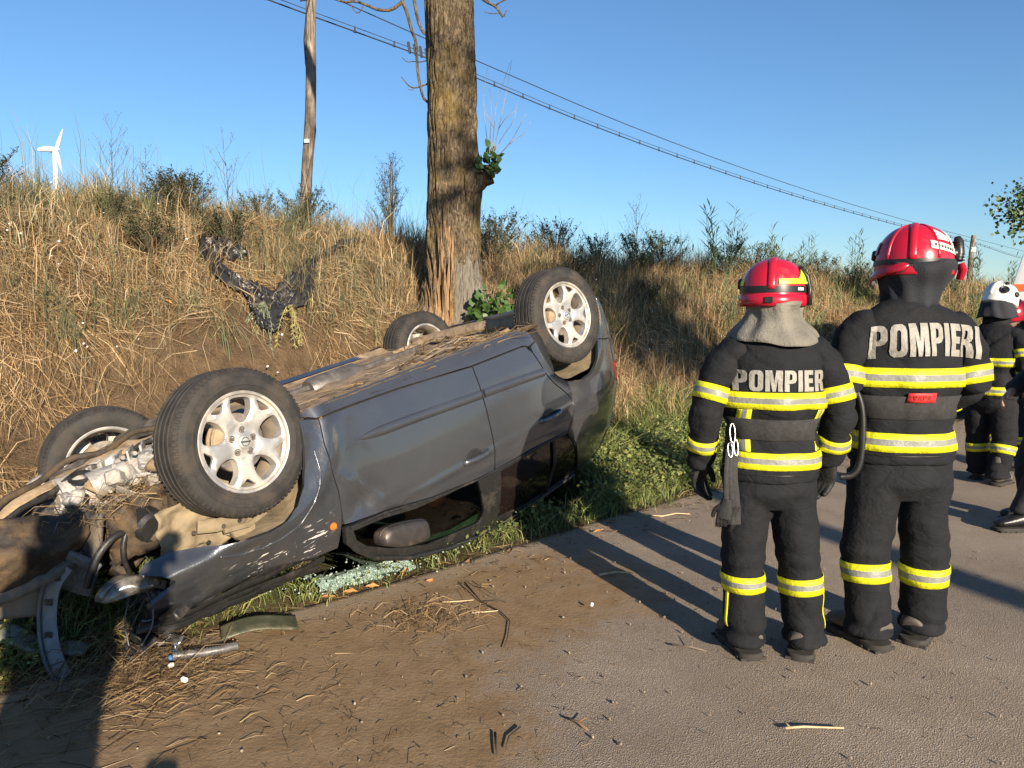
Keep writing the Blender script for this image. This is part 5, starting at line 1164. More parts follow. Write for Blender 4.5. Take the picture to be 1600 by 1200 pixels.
wt = empty('wind_turbine', (-526.5, 900, -20)); tag(wt, 'white wind turbine far behind the left end of the bank', 'wind turbine')
b = MB(); b.tube([(0, 0, 0), (1.5, 0, 120), (3.0, 0, 206)], [4.2, 3.4, 2.6], 20); b.build('tower', TURB, wt)
b = MB(); b.tube([(6, 2, 208), (3, 0, 208.5), (-4, -4, 208.5), (-10, -7, 207), (-12, -8, 206.5)], [2.4, 3.0, 3.1, 2.4, 1.2], 16); b.build('nacelle', TURB, wt)
for k, e in enumerate(((14.5, -2, 231.0), (12.0, -3, 181), (-12.0, 14, 207))):
    b = MB(); h0 = Vector((6, -2, 208)); e = Vector(e); b.tube([h0, h0.lerp(e, .15), h0.lerp(e, .3), h0.lerp(e, .7), e], [(1.3, 1.3), (1.8, 1.0), (2.2, .7), (1.2, .4), (.4, .2)], 10); b.build('blade', TURB, wt, 180)
b = MB(); b.lathe([(0, 3.2), (1.4, 2.4), (2.0, 0), (1.8, -1.5), (0, -1.5)], 16, Matrix.Translation((7, -2, 208)) @ Matrix.Rotation(R(70), 4, 'Y')); b.build('hub', TURB, wt)
# ---------------------------------------------------------------- people
t = NT('fire_suit_cloth'); v = t.coord(); f = t.noise(v, 6, 6, .65); wv = t.noise(v, 420, 2, .5)
base = t.ramp(f, [(.3, (.0092, .0100, .0120)), (.7, (.0162, .0172, .0198))])
base = t.mix(t.math('MULTIPLY', t.ramp(t.noise(v, 3.2, 7, .7), [(.55, 0.), (.8, 1.)]), .35), base, (.045, .038, .029))
fo = t.math('ABSOLUTE', t.math('SUBTRACT', t.noise(t.coord(scale=(1, 1, 1.5)), 9, 4, .55, .8), .5)); fo2 = t.math('ABSOLUTE', t.math('SUBTRACT', t.noise(v, 24, 4, .6, .6), .5))
t.set(base=base, rough=.85, spec=.18); t.bump(t.math('ADD', t.math('ADD', t.math('MULTIPLY', wv, .05), t.math('MULTIPLY', t.math('MINIMUM', fo, .16), 3.2)), t.math('MULTIPLY', t.math('MINIMUM', fo2, .14), .8)), .016, .36); SUIT = t.m
def band_mat(name, c, r=.5):
    t = NT(name); v = t.coord(); f = t.noise(v, 30, 5, .6)
    t.set(base=t.ramp(f, [(.25, tuple(x*.70 for x in c)), (.6, c)]), rough=r, spec=.4); t.bump(t.noise(v, 60, 4), .004); return t.m
YEL = band_mat('yellow_reflex', (.70, .68, .015)); SIL = band_mat('silver_reflex', (.24, .24, .215), .45)
LETTER = band_mat('silver_lettering', (.29, .275, .24), .5)
NAVY = simple('navy_cloth', (.016, .018, .024), .85, 0, .3, 8, .004, bscale=200); DARKCLOTH = simple('dark_uniform_cloth', (.020, .021, .025), .85, 0, .3, 8, .004, bscale=200)
HOODC = simple('grey_neck_cloth', (.17, .158, .13), .9, 0, .35, 7, .006, bscale=90); GLOVE = simple('black_glove', (.012, .012, .012), .7, 0, .4, 40, .003)
BOOT = simple('dusty_boot', (.085, .072, .06), .65, 0, .5, 9, .004, dust=.4, dustc=(.11, .095, .075)); BLKBOOT = simple('black_boot', (.011, .011, .011), .35, 0, .3, 20, .002)
SOLE = simple('boot_sole', (.03, .027, .024), .85, 0, .3, 20)
HRED = simple('red_helmet', (.42, .010, .028), .26, 0, .12, 9, .0, dust=.10, dustc=(.30, .12, .09)); HWHITE = simple('white_helmet', (.72, .70, .64), .35, 0, .06, 20); HBLK = simple('helmet_black', (.012, .012, .012), .4, 0, .3, 20)
LIME = simple('lime_sticker', (.50, .72, .03), .4, 0, .1, 20); STICK = simple('white_sticker', (.74, .68, .55), .5, 0, .08, 20); REDPATCH = simple('red_patch', (.60, .03, .03), .6, 0, .15, 40)
SKIN = simple('skin', (.42, .24, .17), .55, 0, .1, 20); VELCRO = simple('dark_belt', (.028, .027, .027), .9, 0, .3, 60, .003, bscale=300); SILV = simple('metal_ring', (.42, .42, .42), .35, 1., .1, 30)
ORANGE = simple('orange_stripe', (.62, .12, .03), .4, 0, .08, 10); PRINT = simple('dark_print', (.05, .05, .06), .6)
DG = None
def remesh(mb, voxel, smooth=4):
    me = mb.mesh('tmp', None); o = bpy.data.objects.new('tmp', me); col.objects.link(o)
    m = o.modifiers.new('r', 'REMESH'); m.mode = 'VOXEL'; m.voxel_size = voxel; m.use_smooth_shade = True
    if smooth: s_ = o.modifiers.new('s', 'SMOOTH'); s_.iterations = smooth; s_.factor = .5
    dg = bpy.context.evaluated_depsgraph_get(); dg.update(); r = bpy.data.meshes.new_from_object(o.evaluated_get(dg)); bpy.data.objects.remove(o); bpy.data.meshes.remove(me)
    return r
def get_co(me, nrm=False):
    n = len(me.vertices); a = np.zeros(n*3); me.vertices.foreach_get('co', a)
    if not nrm: return a.reshape(-1, 3)
    b = np.zeros(n*3); me.vertices.foreach_get('normal', b); return a.reshape(-1, 3), b.reshape(-1, 3)
def wrinkle(me, fun):
    p, n = get_co(me, True); q = p + n*fun(p)[:, None]; me.vertices.foreach_set('co', q.ravel()); me.update()
    me.polygons.foreach_set('use_smooth', [True]*len(me.polygons)); return me
def ridged(p, seed): return 1 - np.abs(fbm(p, 3, seed) - .5)*4
def bvh_of(me): return BVHTree.FromPolygons([tuple(v.co) for v in me.vertices], [tuple(p.vertices) for p in me.polygons])
def fit_band(bvh, c, axis, H, a0=0, a1=360, ref=(0, -1, 0), off=.004, n=64, name='reflective_band', parent=None, slant=0.0, mats=None, rows=(-.5, -.167, .167, .5)):
    """three-stripe reflective tape fitted round a torso or limb; angle 0 = ref direction"""
    axis = Vector(axis).normalized(); ref = Vector(ref); ref = (ref - axis*ref.dot(axis)).normalized(); s2 = axis.cross(ref); c = Vector(c)
    full = (a1 - a0) >= 360; n = n if full else max(3, int(n*(a1 - a0)/360))
    V = []; m_ = len(rows)
    for i in range(n + (0 if full else 1)):
        a = R(a0 + (a1 - a0)*i/n); d = ref*math.cos(a) + s2*math.sin(a)
        for r_ in rows:
            o_ = c + axis*(r_*H + slant*math.sin(a)); hit = bvh.ray_cast(o_, d, .6)
            V.append((o_ + d*(hit[3] + off) if hit[0] is not None else (o_ + d*.1)))
    k = n if full else n
    # smooth radius outliers
    F = []; mi = []
    for i in range(k):
        j = (i + 1) % n if full else i + 1
        for q in range(m_ - 1): F.append((i*m_ + q, j*m_ + q, j*m_ + q + 1, i*m_ + q + 1)); mi.append(1 if (m_ == 4 and q == 1) else 0)
    me = bpy.data.meshes.new(name); me.from_pydata([tuple(v_) for v_ in V], [], F); me.update()
    me.polygons.foreach_set('material_index', mi); me.polygons.foreach_set('use_smooth', [True]*len(F))
    o = mobj(name, me, mats or [YEL, SIL], parent); md = o.modifiers.new('th', 'SOLIDIFY'); md.thickness = .003; md.offset = 1
    return o
def strip_on_back(bvh, x0, x1, z0, z1, parent, mats=None, name='reflective_band', nx=3, nz=10, skew=0.0, yfrom=-1.0, ydir=1.0, off=.005):
    V = []; F = []; mi = []
    for i in range(nz + 1):
        z = z0 + (z1 - z0)*i/nz
        for q in range(nx + 1):
            x = x0 + (x1 - x0)*q/nx + skew*i/nz; h = bvh.ray_cast(Vector((x, yfrom, z)), Vector((0, ydir, 0)), 2.5); V.append((x, (h[0].y if h[0] else 0) - off*ydir, z))
    for i in range(nz):
        for q in range(nx): a = i*(nx + 1) + q; F.append((a, a + 1, a + nx + 2, a + nx + 1)); mi.append(1 if q == 1 and nx == 3 else 0)
    me = bpy.data.meshes.new(name); me.from_pydata(V, [], F); me.update(); me.polygons.foreach_set('material_index', mi); me.polygons.foreach_set('use_smooth', [True]*len(F))
    o = mobj(name, me, mats or [YEL, SIL], parent); md = o.modifiers.new('th', 'SOLIDIFY'); md.thickness = .002; md.offset = 0; return o
def text_mesh(body, bold=.02):
    cu = bpy.data.curves.new('txt', 'FONT'); cu.body = body; cu.size = 1; cu.offset = bold; cu.resolution_u = 6; cu.space_character = 1.08
    o = bpy.data.objects.new('txt', cu); col.objects.link(o); dg = bpy.context.evaluated_depsgraph_get(); dg.update()
    me = bpy.data.meshes.new_from_object(o.evaluated_get(dg)); bpy.data.objects.remove(o); bpy.data.curves.remove(cu); return me
GLYPH = dict(P=(.63, [(0, 0), (0, 1), (.40, 1), (.54, .96), (.63, .84), (.63, .54), (.54, .42), (.40, .38), (.25, .38), (.25, 0)], [(.25, .55), (.25, .83), (.34, .83), (.39, .78), (.39, .60), (.34, .55)]),
    R=(.66, [(0, 0), (0, 1), (.42, 1), (.57, .96), (.64, .84), (.64, .61), (.58, .52), (.50, .48), (.59, .43), (.63, .34), (.66, 0), (.40, 0), (.38, .30), (.33, .38), (.25, .38), (.25, 0)], [(.25, .56), (.25, .83), (.35, .83), (.40, .78), (.40, .61), (.35, .56)]),
    O=(.66, [(0, .2), (.05, .07), (.18, 0), (.48, 0), (.61, .07), (.66, .2), (.66, .8), (.61, .93), (.48, 1), (.18, 1), (.05, .93), (0, .8)], [(.25, .24), (.25, .76), (.29, .82), (.37, .82), (.41, .76), (.41, .24), (.37, .18), (.29, .18)]),
    M=(.86, [(0, 0), (0, 1), (.33, 1), (.43, .45), (.53, 1), (.86, 1), (.86, 0), (.63, 0), (.63, .62), (.51, 0), (.35, 0), (.23, .62), (.23, 0)], None),
    I=(.26, [(0, 0), (0, 1), (.26, 1), (.26, 0)], None), E=(.53, [(0, 0), (0, 1), (.52, 1), (.52, .79), (.25, .79), (.25, .61), (.49, .61), (.49, .40), (.25, .40), (.25, .21), (.53, .21), (.53, 0)], None),
    V=(.62, [(.20, 0), (0, 1), (.24, 1), (.31, .40), (.38, 1), (.62, 1), (.42, 0)], None), A=(.64, [(0, 0), (.20, 1), (.44, 1), (.64, 0), (.42, 0), (.39, .2), (.25, .2), (.22, 0)], [(.27, .38), (.32, .72), (.37, .38)]))
def lettering(body, bvhs, cx, cz, wid, hei, parent, mat=None, arch=0.0, yfrom=-1.0, ydir=1.0, off=.005):
    tot = sum(GLYPH[c][0] for c in body) + .10*(len(body) - 1); sx = wid/tot; x0 = 0
    for ch in body:
        w_, outer, hole = GLYPH[ch]; vs, tris, bl = tess(outer, [hole] if hole else [], .13); V = []
        for px_, pz_ in vs:
            x = cx - wid/2 + (x0 + px_)*sx; z = cz + (pz_ - .5)*hei + arch*((x - cx)/(wid/2))**2
            hs_ = [h[0].y for h in (q_.ray_cast(Vector((x, yfrom, z)), Vector((0, ydir, 0)), 2.5) for q_ in bvhs) if h[0] is not None]; V.append((x, (min(hs_) if hs_ else V[-1][1] + off*ydir if V else 0) - off*ydir, z))
        me = bpy.data.meshes.new('letter'); me.from_pydata(V, [], tris); me.update(); o = mobj('letter', me, mat or LETTER, parent); md = o.modifiers.new('t', 'SOLIDIFY'); md.thickness = .002; md.offset = 0
        x0 += w_ + .10
def hand_mesh(curl=.6):
    b = MB(); b.tube([(0, 0, .03), (0, 0, 0), (.002, 0, -.045), (.004, .0, -.088)], [(.026, .032), (.022, .036), (.018, .044), (.014, .042)], 14, flat=(1, 0, 0))
    for k, (yy, L) in enumerate(((.033, .075), (.011, .085), (-.011, .08), (-.032, .062))):
        P = [Vector((.004, yy*.9, -.078))]; a = .12 + .05*k
        for f_ in (.45, .32, .26):
            a += curl*(.55 + .1*k)*.8; P.append(P[-1] + Vector((math.sin(a)*L*f_*1.0, .0, -math.cos(a)*L*f_)))
        b.tube(P, [.0125, .0115, .0105, .009], 10)
    b.tube([(.002, .030, -.018), (.012, .055, -.045), (.022, .062, -.075), (.030, .060, -.095)], [.016, .0145, .0125, .010], 10)
    me = remesh(b, .0042, 2); me.polygons.foreach_set('use_smooth', [True]*len(me.polygons)); return me
HAND = hand_mesh(); HANDB = HAND.copy()
HAND.materials.append(GLOVE); HANDB.materials.append(SKIN)
def boot_parts(parent, loc, rz_, mat, s=1.0):
    b = MB()
    prof = [(-.10, .045, .085), (-.085, .050, .10), (-.03, .050, .10), (.04, .050, .085), (.10, .052, .065), (.145, .048, .052), (.172, .030, .035)]
    b.tube([(0, y, .035 + h*.5) for y, w, h in prof], [(w, h*.52) for y, w, h in prof], 16, flat=(1, 0, 0)); b.tube([(0, -.035, .05), (0, -.035, .14), (0, -.03, .26)], [(.052, .068), (.048, .060), (.045, .055)], 16, flat=(1, 0, 0))
    me = remesh(b, .011, 2); o = mobj('boot', me, mat, parent); me.polygons.foreach_set('use_smooth', [True]*len(me.polygons))
    o.location = loc; o.rotation_euler = (0, 0, rz_); o.scale = (s, s, s)
    b = MB(); out = chaikin([(-.05, -.112), (.05, -.112), (.055, -.03), (.046, .03), (.057, .10), (.045, .165), (0, .188), (-.045, .165), (-.057, .10), (-.046, .03), (-.055, -.03)], 2)
    b.loft([[(x*k, y*k, z) for x, y in out] for z, k in ((.0, .97), (.004, 1.0), (.028, 1.0), (.032, .96))]); so = b.build('sole', SOLE, o, 40)
    b = MB()
    for k in range(9): b.box((0, -.10 + .033*k, .008), (.114 if abs(k - 3.5) > 1 else .100, .012, .014), None, .002)
    b.build('tread', SOLE, so); return o
def helmet_pt(az, el, rx, ry, rz_, pw=1.0):   # az 0 = straight back (-y), positive to the right; el 0 rim .. 90 crown
    c = math.cos(el); return Vector((rx*math.sin(az)*c**pw, -ry*math.cos(az)*c**pw, rz_*math.sin(el)))
def helmet_patch(b, az0, az1, e0, e1, D, off, n=14, m=5, edge=None, mi=0):
    V = []
    for j in range(m + 1):
        for i in range(n + 1):
            az = az0 + (az1 - az0)*i/n; ee0 = e0(i/n) if callable(e0) else e0; ee1 = e1(i/n) if callable(e1) else e1
            el = R(ee0 + (ee1 - ee0)*j/m); q = helmet_pt(R(az), el, D[0] + off, D[1] + off, D[2] + off, .82); V.append(q)
    b.add(V, [(j*(n + 1) + i, j*(n + 1) + i + 1, (j + 1)*(n + 1) + i + 1, (j + 1)*(n + 1) + i) for j in range(m) for i in range(n)], mi)
def helmet(parent, loc, yaw, D, kind, tilt=0.0):
    h = bpy.data.objects.new('helmet', None)
    b = MB(); rings = []
    for e in np.linspace(-16, 90, 26)[:-1]: rings.append([helmet_pt(a, R(e), *D, .82) if e >= 0 else helmet_pt(a, 0, D[0]*(1 + .02*(-e/16)), D[1]*(1 + .03*(-e/16)), D[2]) + Vector((0, 0, D[2]*.30*(e/16))) for a in np.linspace(0, 2*PI, 56, endpoint=False)])
    rings.append([helmet_pt(a, R(89.5), *D, .82) for a in np.linspace(0, 2*PI, 56, endpoint=False)])
    b.loft(rings); h = b.build('helmet', HWHITE if kind == 'white' else HRED, parent, 180)
    h.location = loc; h.rotation_euler = (tilt, 0, yaw)
    b = MB(); P = [helmet_pt(0 if e < 90 else PI, R(e if e < 90 else 180 - e), D[0] + .003, D[1] + .003, D[2] + .003, .82) for e in np.linspace(4, 165, 24)]
    b.tube(P, [(.016, .007)]*24, 8, flat=(1, 0, 0)); b.build('crest', HWHITE if kind == 'white' else HRED, h, 180)
    for sg in ((-1, 1) if kind != 'lime' else ()):
        b = MB(); P = [helmet_pt(R(38*sg) if e < 90 else PI - R(38*sg), R(e if e < 90 else 180 - e), D[0] + .001, D[1] + .001, D[2] + .001, .82) for e in np.linspace(6, 150, 22)]
        b.tube(P, [(.006, .004)]*22, 6, flat=(1, 0, 0)); b.build('shell_rib', HWHITE if kind == 'white' else HRED, h, 180)
    if kind != 'white':
        b = MB(); helmet_patch(b, -180, 180, -2, 9 if kind == 'lime' else 5, D, .004, 60, 2); b.build('black_band', HBLK, h, 180)
    b = MB(); rings = [[helmet_pt(a, 0, D[0]*k, D[1]*k, D[2]) + Vector((0, 0, z)) for a in np.linspace(0, 2*PI, 56, endpoint=False)] for k, z in ((1.0, -.012), (1.045, -.014), (1.05, -.045), (1.02, -.062), (.96, -.060))]
    if kind == 'lime': b.loft(rings, False); b.build('lower_rim', HRED, h, 180)
    for sg in (-1, 1):
        b = MB(); c_ = helmet_pt(R(88*sg), R(14), D[0] + .002, D[1] + .002, D[2], .82); q = Vector((sg, 0, .1)).to_track_quat('Z', 'Y').to_matrix().to_4x4()
        b.lathe([(0, .014), (.018, .013), (.023, .008), (.025, 0)], 20, Matrix.Translation(c_) @ q); b.build('visor_pivot', HBLK, h, 50)
    b = MB(); helmet_patch(b, 122, 238, -14, 12, D, .012, 24, 6); b.build('visor_rim', HBLK if kind == 'lime' else HRED, h, 180)
    if kind == 'lime':
        b = MB(); helmet_patch(b, 12, 84, lambda u_: 11 + 2*u_, lambda u_: 20 + 28*max(0, u_ - .55)/.45 + 2*u_, D, .0055, 24, 4); b.build('lime_sticker', LIME, h, 180)
        b = MB(); helmet_patch(b, -84, -58, 10, 20, D, .0055, 10, 3); b.build('lime_sticker', LIME, h, 180)
        b = MB(); helmet_patch(b, 46, 60, 1.5, 6, D, .0075, 6, 2); b.build('band_print', STICK, h, 180)
        b = MB(); c_ = helmet_pt(R(-4), 0, D[0]*1.06, D[1]*1.06, 0, .82) + Vector((0, 0, -.036)); b.box(c_, (.034, .006, .026), None, .004); b.build('rim_label', HBLK, h)
        b = MB(); b.tube([helmet_pt(R(78), R(44), D[0] + .006, D[1] + .006, D[2] + .006, .82), helmet_pt(R(90), R(26), D[0] + .012, D[1] + .012, D[2] + .006, .82), helmet_pt(R(84), R(4), D[0] + .012, D[1] + .012, D[2], .82), helmet_pt(R(80), R(-2), D[0] + .014, D[1] + .014, D[2], .82) + Vector((0, 0, -.05))], [(.020, .009), (.024, .011), (.022, .012), (.018, .011)], 8, flat=(0, 1, 0)); b.build('visor_arm', HBLK, h, 180)
    if kind == 'sticker':
        for (a0, a1, e0, e1) in ((40, 66, lambda u_: 34 - 4*u_, lambda u_: 55 - 16*u_), (72, 84, lambda u_: 44 - 14*u_, lambda u_: 58 - 20*u_), (26, 84, lambda u_: 20 - 10*u_, lambda u_: 32 - 12*u_), (70, 80, lambda u_: 22, lambda u_: 44 - 8*u_)):
            b = MB(); helmet_patch(b, a0, a1, e0, e1, D, .004, 14, 4); b.build('white_sticker', STICK, h, 180)
        b = MB()
        for k in range(7): az = 32 + 5.5*k; helmet_patch(b, az, az + 3.4, 22.5 - 1.2*k, 27 - 1.2*k, D, .006, 2, 2)
        b.build('sticker_print', PRINT, h, 180)
        b = MB(); P = [Vector((D[0] + .010, .03, .01)), Vector((D[0] + .013, .035, .045)), Vector((D[0] + .009, .045, .095)), Vector((D[0] + .003, .05, .115))]; b.tube(P, [.018, .022, .021, .013], 12)
        for k in range(7): b.lathe([(.021, -.003), (.026, 0), (.021, .003)], 12, Matrix.Translation((D[0] + .012 - .0006*k*k*.4, .033 + .002*k, .014 + .013*k)))
        lampb = b.build('helmet_lamp', HBLK, h, 50); b = MB(); b.tube([Vector((D[0] + .02, .03, .0)), Vector((D[0] + .03, .03, -.03)), Vector((D[0] + .02, .03, -.07))], [(.012, .02), (.014, .024), (.01, .02)], 8); b.build('lamp_bracket', HRED, lampb, 60)
        b = MB(); helmet_patch(b, -88, -66, 14, 34, D, .005, 8, 4); b.build('grey_sticker', simple('grey_sticker_mat', (.3, .3, .3), .5), h, 180)
        b = MB(); b.tube([helmet_pt(R(a), 0, D[0] + .012, D[1] + .014, 0, .82) + Vector((0, 0, -.030 + .0007*(a + 30))) for a in np.linspace(-110, -4, 14)], [(.020, .006)]*13 + [(.003, .003)], 8, flat=(0, 0, 1)); b.build('lower_rim', HRED, h, 180)
    if kind == 'white':
        for (az, el, r_) in ((42, 22, .040), (50, 52, .022)):
            c_ = helmet_pt(R(az), R(el), D[0], D[1], D[2], .82); q = c_.normalized().to_track_quat('Z', 'Y').to_matrix().to_4x4(); b = MB(); b.lathe([(0, .014), (r_*.4, .014), (r_*.55, .006), (r_*.8, .010), (r_, .003)], 22, Matrix.Translation(c_) @ q); b.build('ear_plate', HBLK, h, 40)
    return h
def firefighter(name, label, group, loc, rz_, P):
    """P: proportions and pose. Root object is the body itself, clothes and kit worn are its parts."""
    z = P['z']; sw, tw, hw = P['shoulder'], P['torso'], P['hem_w']
    arms, legs = P['arms'], P['legs']; hd = Vector(P['head'])
    # body under the clothes: one continuous figure
    b = MB(); b.tube([(0, 0, z['crotch']), (0, 0, z['hem'] + .1), (0, .0, z['belt'] + .1), (0, 0, z['pit']), (0, 0, z['sh']), (0, .01, z['sh'] + .05), hd*.5 + Vector((0, .01, z['sh'] + .07))*.5, hd - Vector((0, 0, .03))], [(.15, .11), (.14, .10), (.13, .10), (.14, .10), (.07, .06), (.055, .055), (.055, .06), (.06, .065)], 16, flat=(1, 0, 0))
    b.tube([hd + Vector((0, .01, -.11)), hd + Vector((0, .02, -.07)), hd, hd + Vector((0, 0, .06)), hd + Vector((0, 0, .10))], [(.04, .05), (.062, .075), (.074, .092), (.066, .085), (.03, .04)], 16, flat=(1, 0, 0))
    b.tube([hd + Vector((0, .075, -.005)), hd + Vector((0, .112, -.035)), hd + Vector((0, .085, -.045))], [.010, .014, .010], 8)
    for sg in (-1, 1): b.tube([hd + Vector((sg*.068, -.01, .015)), hd + Vector((sg*.084, -.02, -.01)), hd + Vector((sg*.070, -.01, -.035))], [(.008, .016)]*3, 8)
    for sg, (S_, E_, W_) in zip((-1, 1), arms):
        S_, E_, W_ = Vector(S_)*.97 + Vector((0, 0, -.015)), Vector(E_), Vector(W_); b.tube([Vector((S_.x*.5, 0, S_.z - .04)), S_ + Vector((0, 0, -.035)), S_.lerp(E_, .5), E_, E_.lerp(W_, .5), W_, W_ + (W_ - E_).normalized()*.05], [.04, .040, .042, .042, .038, .030, .028], 10)
    for (Hp, K_, A_) in legs:
        Hp, K_, A_ = Vector(Hp), Vector(K_), Vector(A_); b.tube([Vector((Hp.x*.5, 0, Hp.z + .06)), Hp, Hp.lerp(K_, .5), K_, K_.lerp(A_, .4), A_, A_ + Vector((0, 0, -.03))], [.08, .085, .075, .058, .055, .042, .042], 10)
    bm_ = remesh(b, .016, 4); bm_.polygons.foreach_set('use_smooth', [True]*len(bm_.polygons))
    root = mobj('person', bm_, SKIN); root.location = loc; root.rotation_euler = (0, 0, rz_); tag(root, label, 'person', group)
    suit = P.get('suit', SUIT)
    # trousers
    b = MB(); b.tube([(0, 0, z['hem'] + .22), (0, -.005, z['hem'] + .05), (0, -.012, z['crotch'] + .06), (0, 0, z['crotch'] - .0)], [(hw*.90, .125), (hw*.97, .138), (hw*.98, .138), (hw*.66, .10)], 24, flat=(1, 0, 0))
    for (Hp, K_, A_), lw_ in zip(legs, P['leg_w']):
        Hp, K_, A_ = Vector(Hp), Vector(K_), Vector(A_)
        b.tube([Hp + Vector((0, 0, .10)), Hp, Hp.lerp(K_, .5), K_, K_.lerp(A_, .35), K_.lerp(A_, .7), A_ + Vector((0, 0, .03)), A_ + Vector((0, 0, -.018))], [(lw_*.98, .120), (lw_*.98, .116), (lw_*.92, .106), (lw_*.86, .099), (lw_*.85, .098), (lw_*.85, .099), (lw_*.85, .100), (lw_*.84, .100)], 20, flat=(1, 0, 0))
    tm_ = remesh(b, .0095, 5); sd = P['seed']
    def tw_(p):
        c = p[:, 2]*11 + np.abs(p[:, 0])*16*np.sign(p[:, 1] + .3) + 3.5*fbm(p*np.array([3.5, 3.5, 2.5]), 3, sd); g_ = fbm(p*4.5 + 9, 2, sd + 3)
        hemc = sm(z['ankle'] + .12, z['ankle'] - .04, p[:, 2]); kn = np.exp(-((p[:, 2] - legs[0][1][2])/.10)**2)
        return .011*(np.abs(np.sin(c*.5))**.6*2 - 1.2)*np.clip((g_ - .35)*3, 0, 1.2) + .008*(ridged(p*np.array([4, 4, 5]) + 3, sd + 5) - .7) + .010*np.sin(p[:, 2]*70 + 5*fbm(p*5, 2, sd))*(hemc + .35*kn) + .004*(fbm(p*26, 2, sd) - .5)
    wrinkle(tm_, tw_); trou = mobj('trousers', tm_, suit, root); tbv = bvh_of(tm_)
    # jacket
    b = MB(); zc = z['sh']
    b.tube([(0, 0, z['hem'] - .004), (0, 0, z['hem'] + .02), (0, 0, z['belt'] - .04), (0, 0, z['belt'] + .06), (0, -.004, z['pit'] - .05), (0, -.01, z['pit'] + .05), (0, -.012, zc - .11), (0, -.006, zc - .055), (0, .004, zc - .01), (0, .015, zc + .025), (0, .02, zc + .07)],
           [(hw*.97, .155), (hw, .158), (hw*.97, .150), (tw, .152), (tw*1.03, .160), (tw*1.0, .158), (sw*.97, .142), (sw*.88, .122), (sw*.62, .100), (.098, .090), (.086, .080)], 28, flat=(1, 0, 0))
    jm = remesh(b, .0095, 5)
    def jw(p):
        c2 = p[:, 2]*20 + np.abs(p[:, 0])*22*np.where(p[:, 2] > z['pit'] - .06, -1, 1) + 3*fbm(p*4, 2, sd + 9); g2 = np.clip((fbm(p*4 + 7, 2, sd + 8) - .40)*4, 0, 1.3)
        low = np.exp(-((p[:, 2] - z['belt'] - .10)/.06)**2); low2 = np.exp(-((p[:, 2] - z['belt'] + .07)/.05)**2)
        return .009*(np.abs(np.sin(c2*.5))**.6*2 - 1.2)*g2 + .014*(ridged(p*np.array([3.5, 3.5, 5.5]) + 1, sd + 2) - .7) + .009*np.sin(p[:, 0]*36 + 4*fbm(p*4, 2, sd))*low + .006*np.sin(p[:, 0]*50 + 4*fbm(p*6, 2, sd))*low2 - .016*np.exp(-((p[:, 2] - z['belt'])/.04)**2)*P.get('cinch', 1) + .012*low + .004*(fbm(p*24, 2, sd + 4) - .5)
    wrinkle(jm, jw); jk = mobj('jacket', jm, suit, root); jbv = bvh_of(jm); sbv = []; slv = []
    for kk_, ((S_, E_, W_), aw) in enumerate(zip(arms, P['arm_w'])):
        S_, E_, W_ = Vector(S_), Vector(E_), Vector(W_); b = MB(); sg_ = -1 if S_.x < 0 else 1
        b.tube([Vector((S_.x*.50, .0, zc - .065)), Vector((S_.x*.80, -.008, zc - .085)), S_ + Vector((-.012*sg_, 0, -.035)), S_.lerp(E_, .5), E_, E_.lerp(W_, .5), W_, W_ + (W_ - E_).normalized()*.012], [(.050, .085), (aw*.98, .092), (aw*1.05, .086), (aw*1.05, .077), (aw*1.0, .072), (aw*.94, .066), (aw*.88, .060), (aw*.85, .057)], 18, flat=(0, 0, 1))
        am_ = remesh(b, .009, 5); ax_ = (W_ - S_).normalized()
        def aw_(p):
            tt = (p - np.array(S_)) @ np.array(ax_); el_ = (E_ - S_).length; kn = np.exp(-((tt - el_*.95)/.10)**2)
            return .013*(np.abs(np.sin(tt*24 + 8*(p[:, 0]*sg_) + 2.5*fbm(p*5, 2, sd + kk_)))**.6*2 - 1.2)*np.clip((fbm(p*5 + 2, 2, sd + kk_ + 3) - .36)*3, 0, 1.2)*(.5 + .7*kn) + .012*(ridged(p*np.array([6, 6, 6]) + 5*kk_, sd + 6) - .6) + .003*(fbm(p*26, 2, sd) - .5)
        wrinkle(am_, aw_); slv.append(mobj('sleeve', am_, suit, root)); sbv.append(bvh_of(am_))
    b = MB(); rg = [[(rx*math.cos(a), .012 + ry*math.sin(a), zz_ + .012*math.sin(2*a)) for a in np.linspace(0, 2*PI, 32, endpoint=False)] for rx, ry, zz_ in ((.112, .100, zc + .015), (.108, .098, zc + .05), (.100, .094, zc + .085), (.092, .088, zc + .087), (.086, .083, zc + .05))]
    if P.get('collar', True): b.loft(rg, False); b.build('collar', suit, jk, 180)
    # reflective tapes
    for (zc_, hh, a0, a1) in P.get('torso_bands', []): fit_band(jbv, (0, 0, zc_), (0, 0, 1), hh, a0, a1, parent=jk, n=96)
    for sg, kk, frac, hh in P.get('arm_bands', []):
        S_, E_, W_ = (Vector(q) for q in arms[kk]); c_, d_ = ((S_.lerp(E_, frac), E_ - S_) if frac <= 1 else (E_.lerp(W_, frac - 1), W_ - E_)); fit_band(sbv[kk], c_, d_, hh, parent=slv[kk], n=40)
    for kk, frac, hh in P.get('leg_bands', []):
        Hp, K_, A_ = (Vector(q) for q in legs[kk]); c_, d_ = ((Hp.lerp(K_, frac), K_ - Hp) if frac <= 1 else (K_.lerp(A_, frac - 1), A_ - K_)); fit_band(tbv, c_, d_, hh, parent=trou, n=44)
    for (x0, x1, z0, z1, sk) in P.get('strips', []): strip_on_back(jbv, x0, x1, z0, z1, jk, skew=sk)
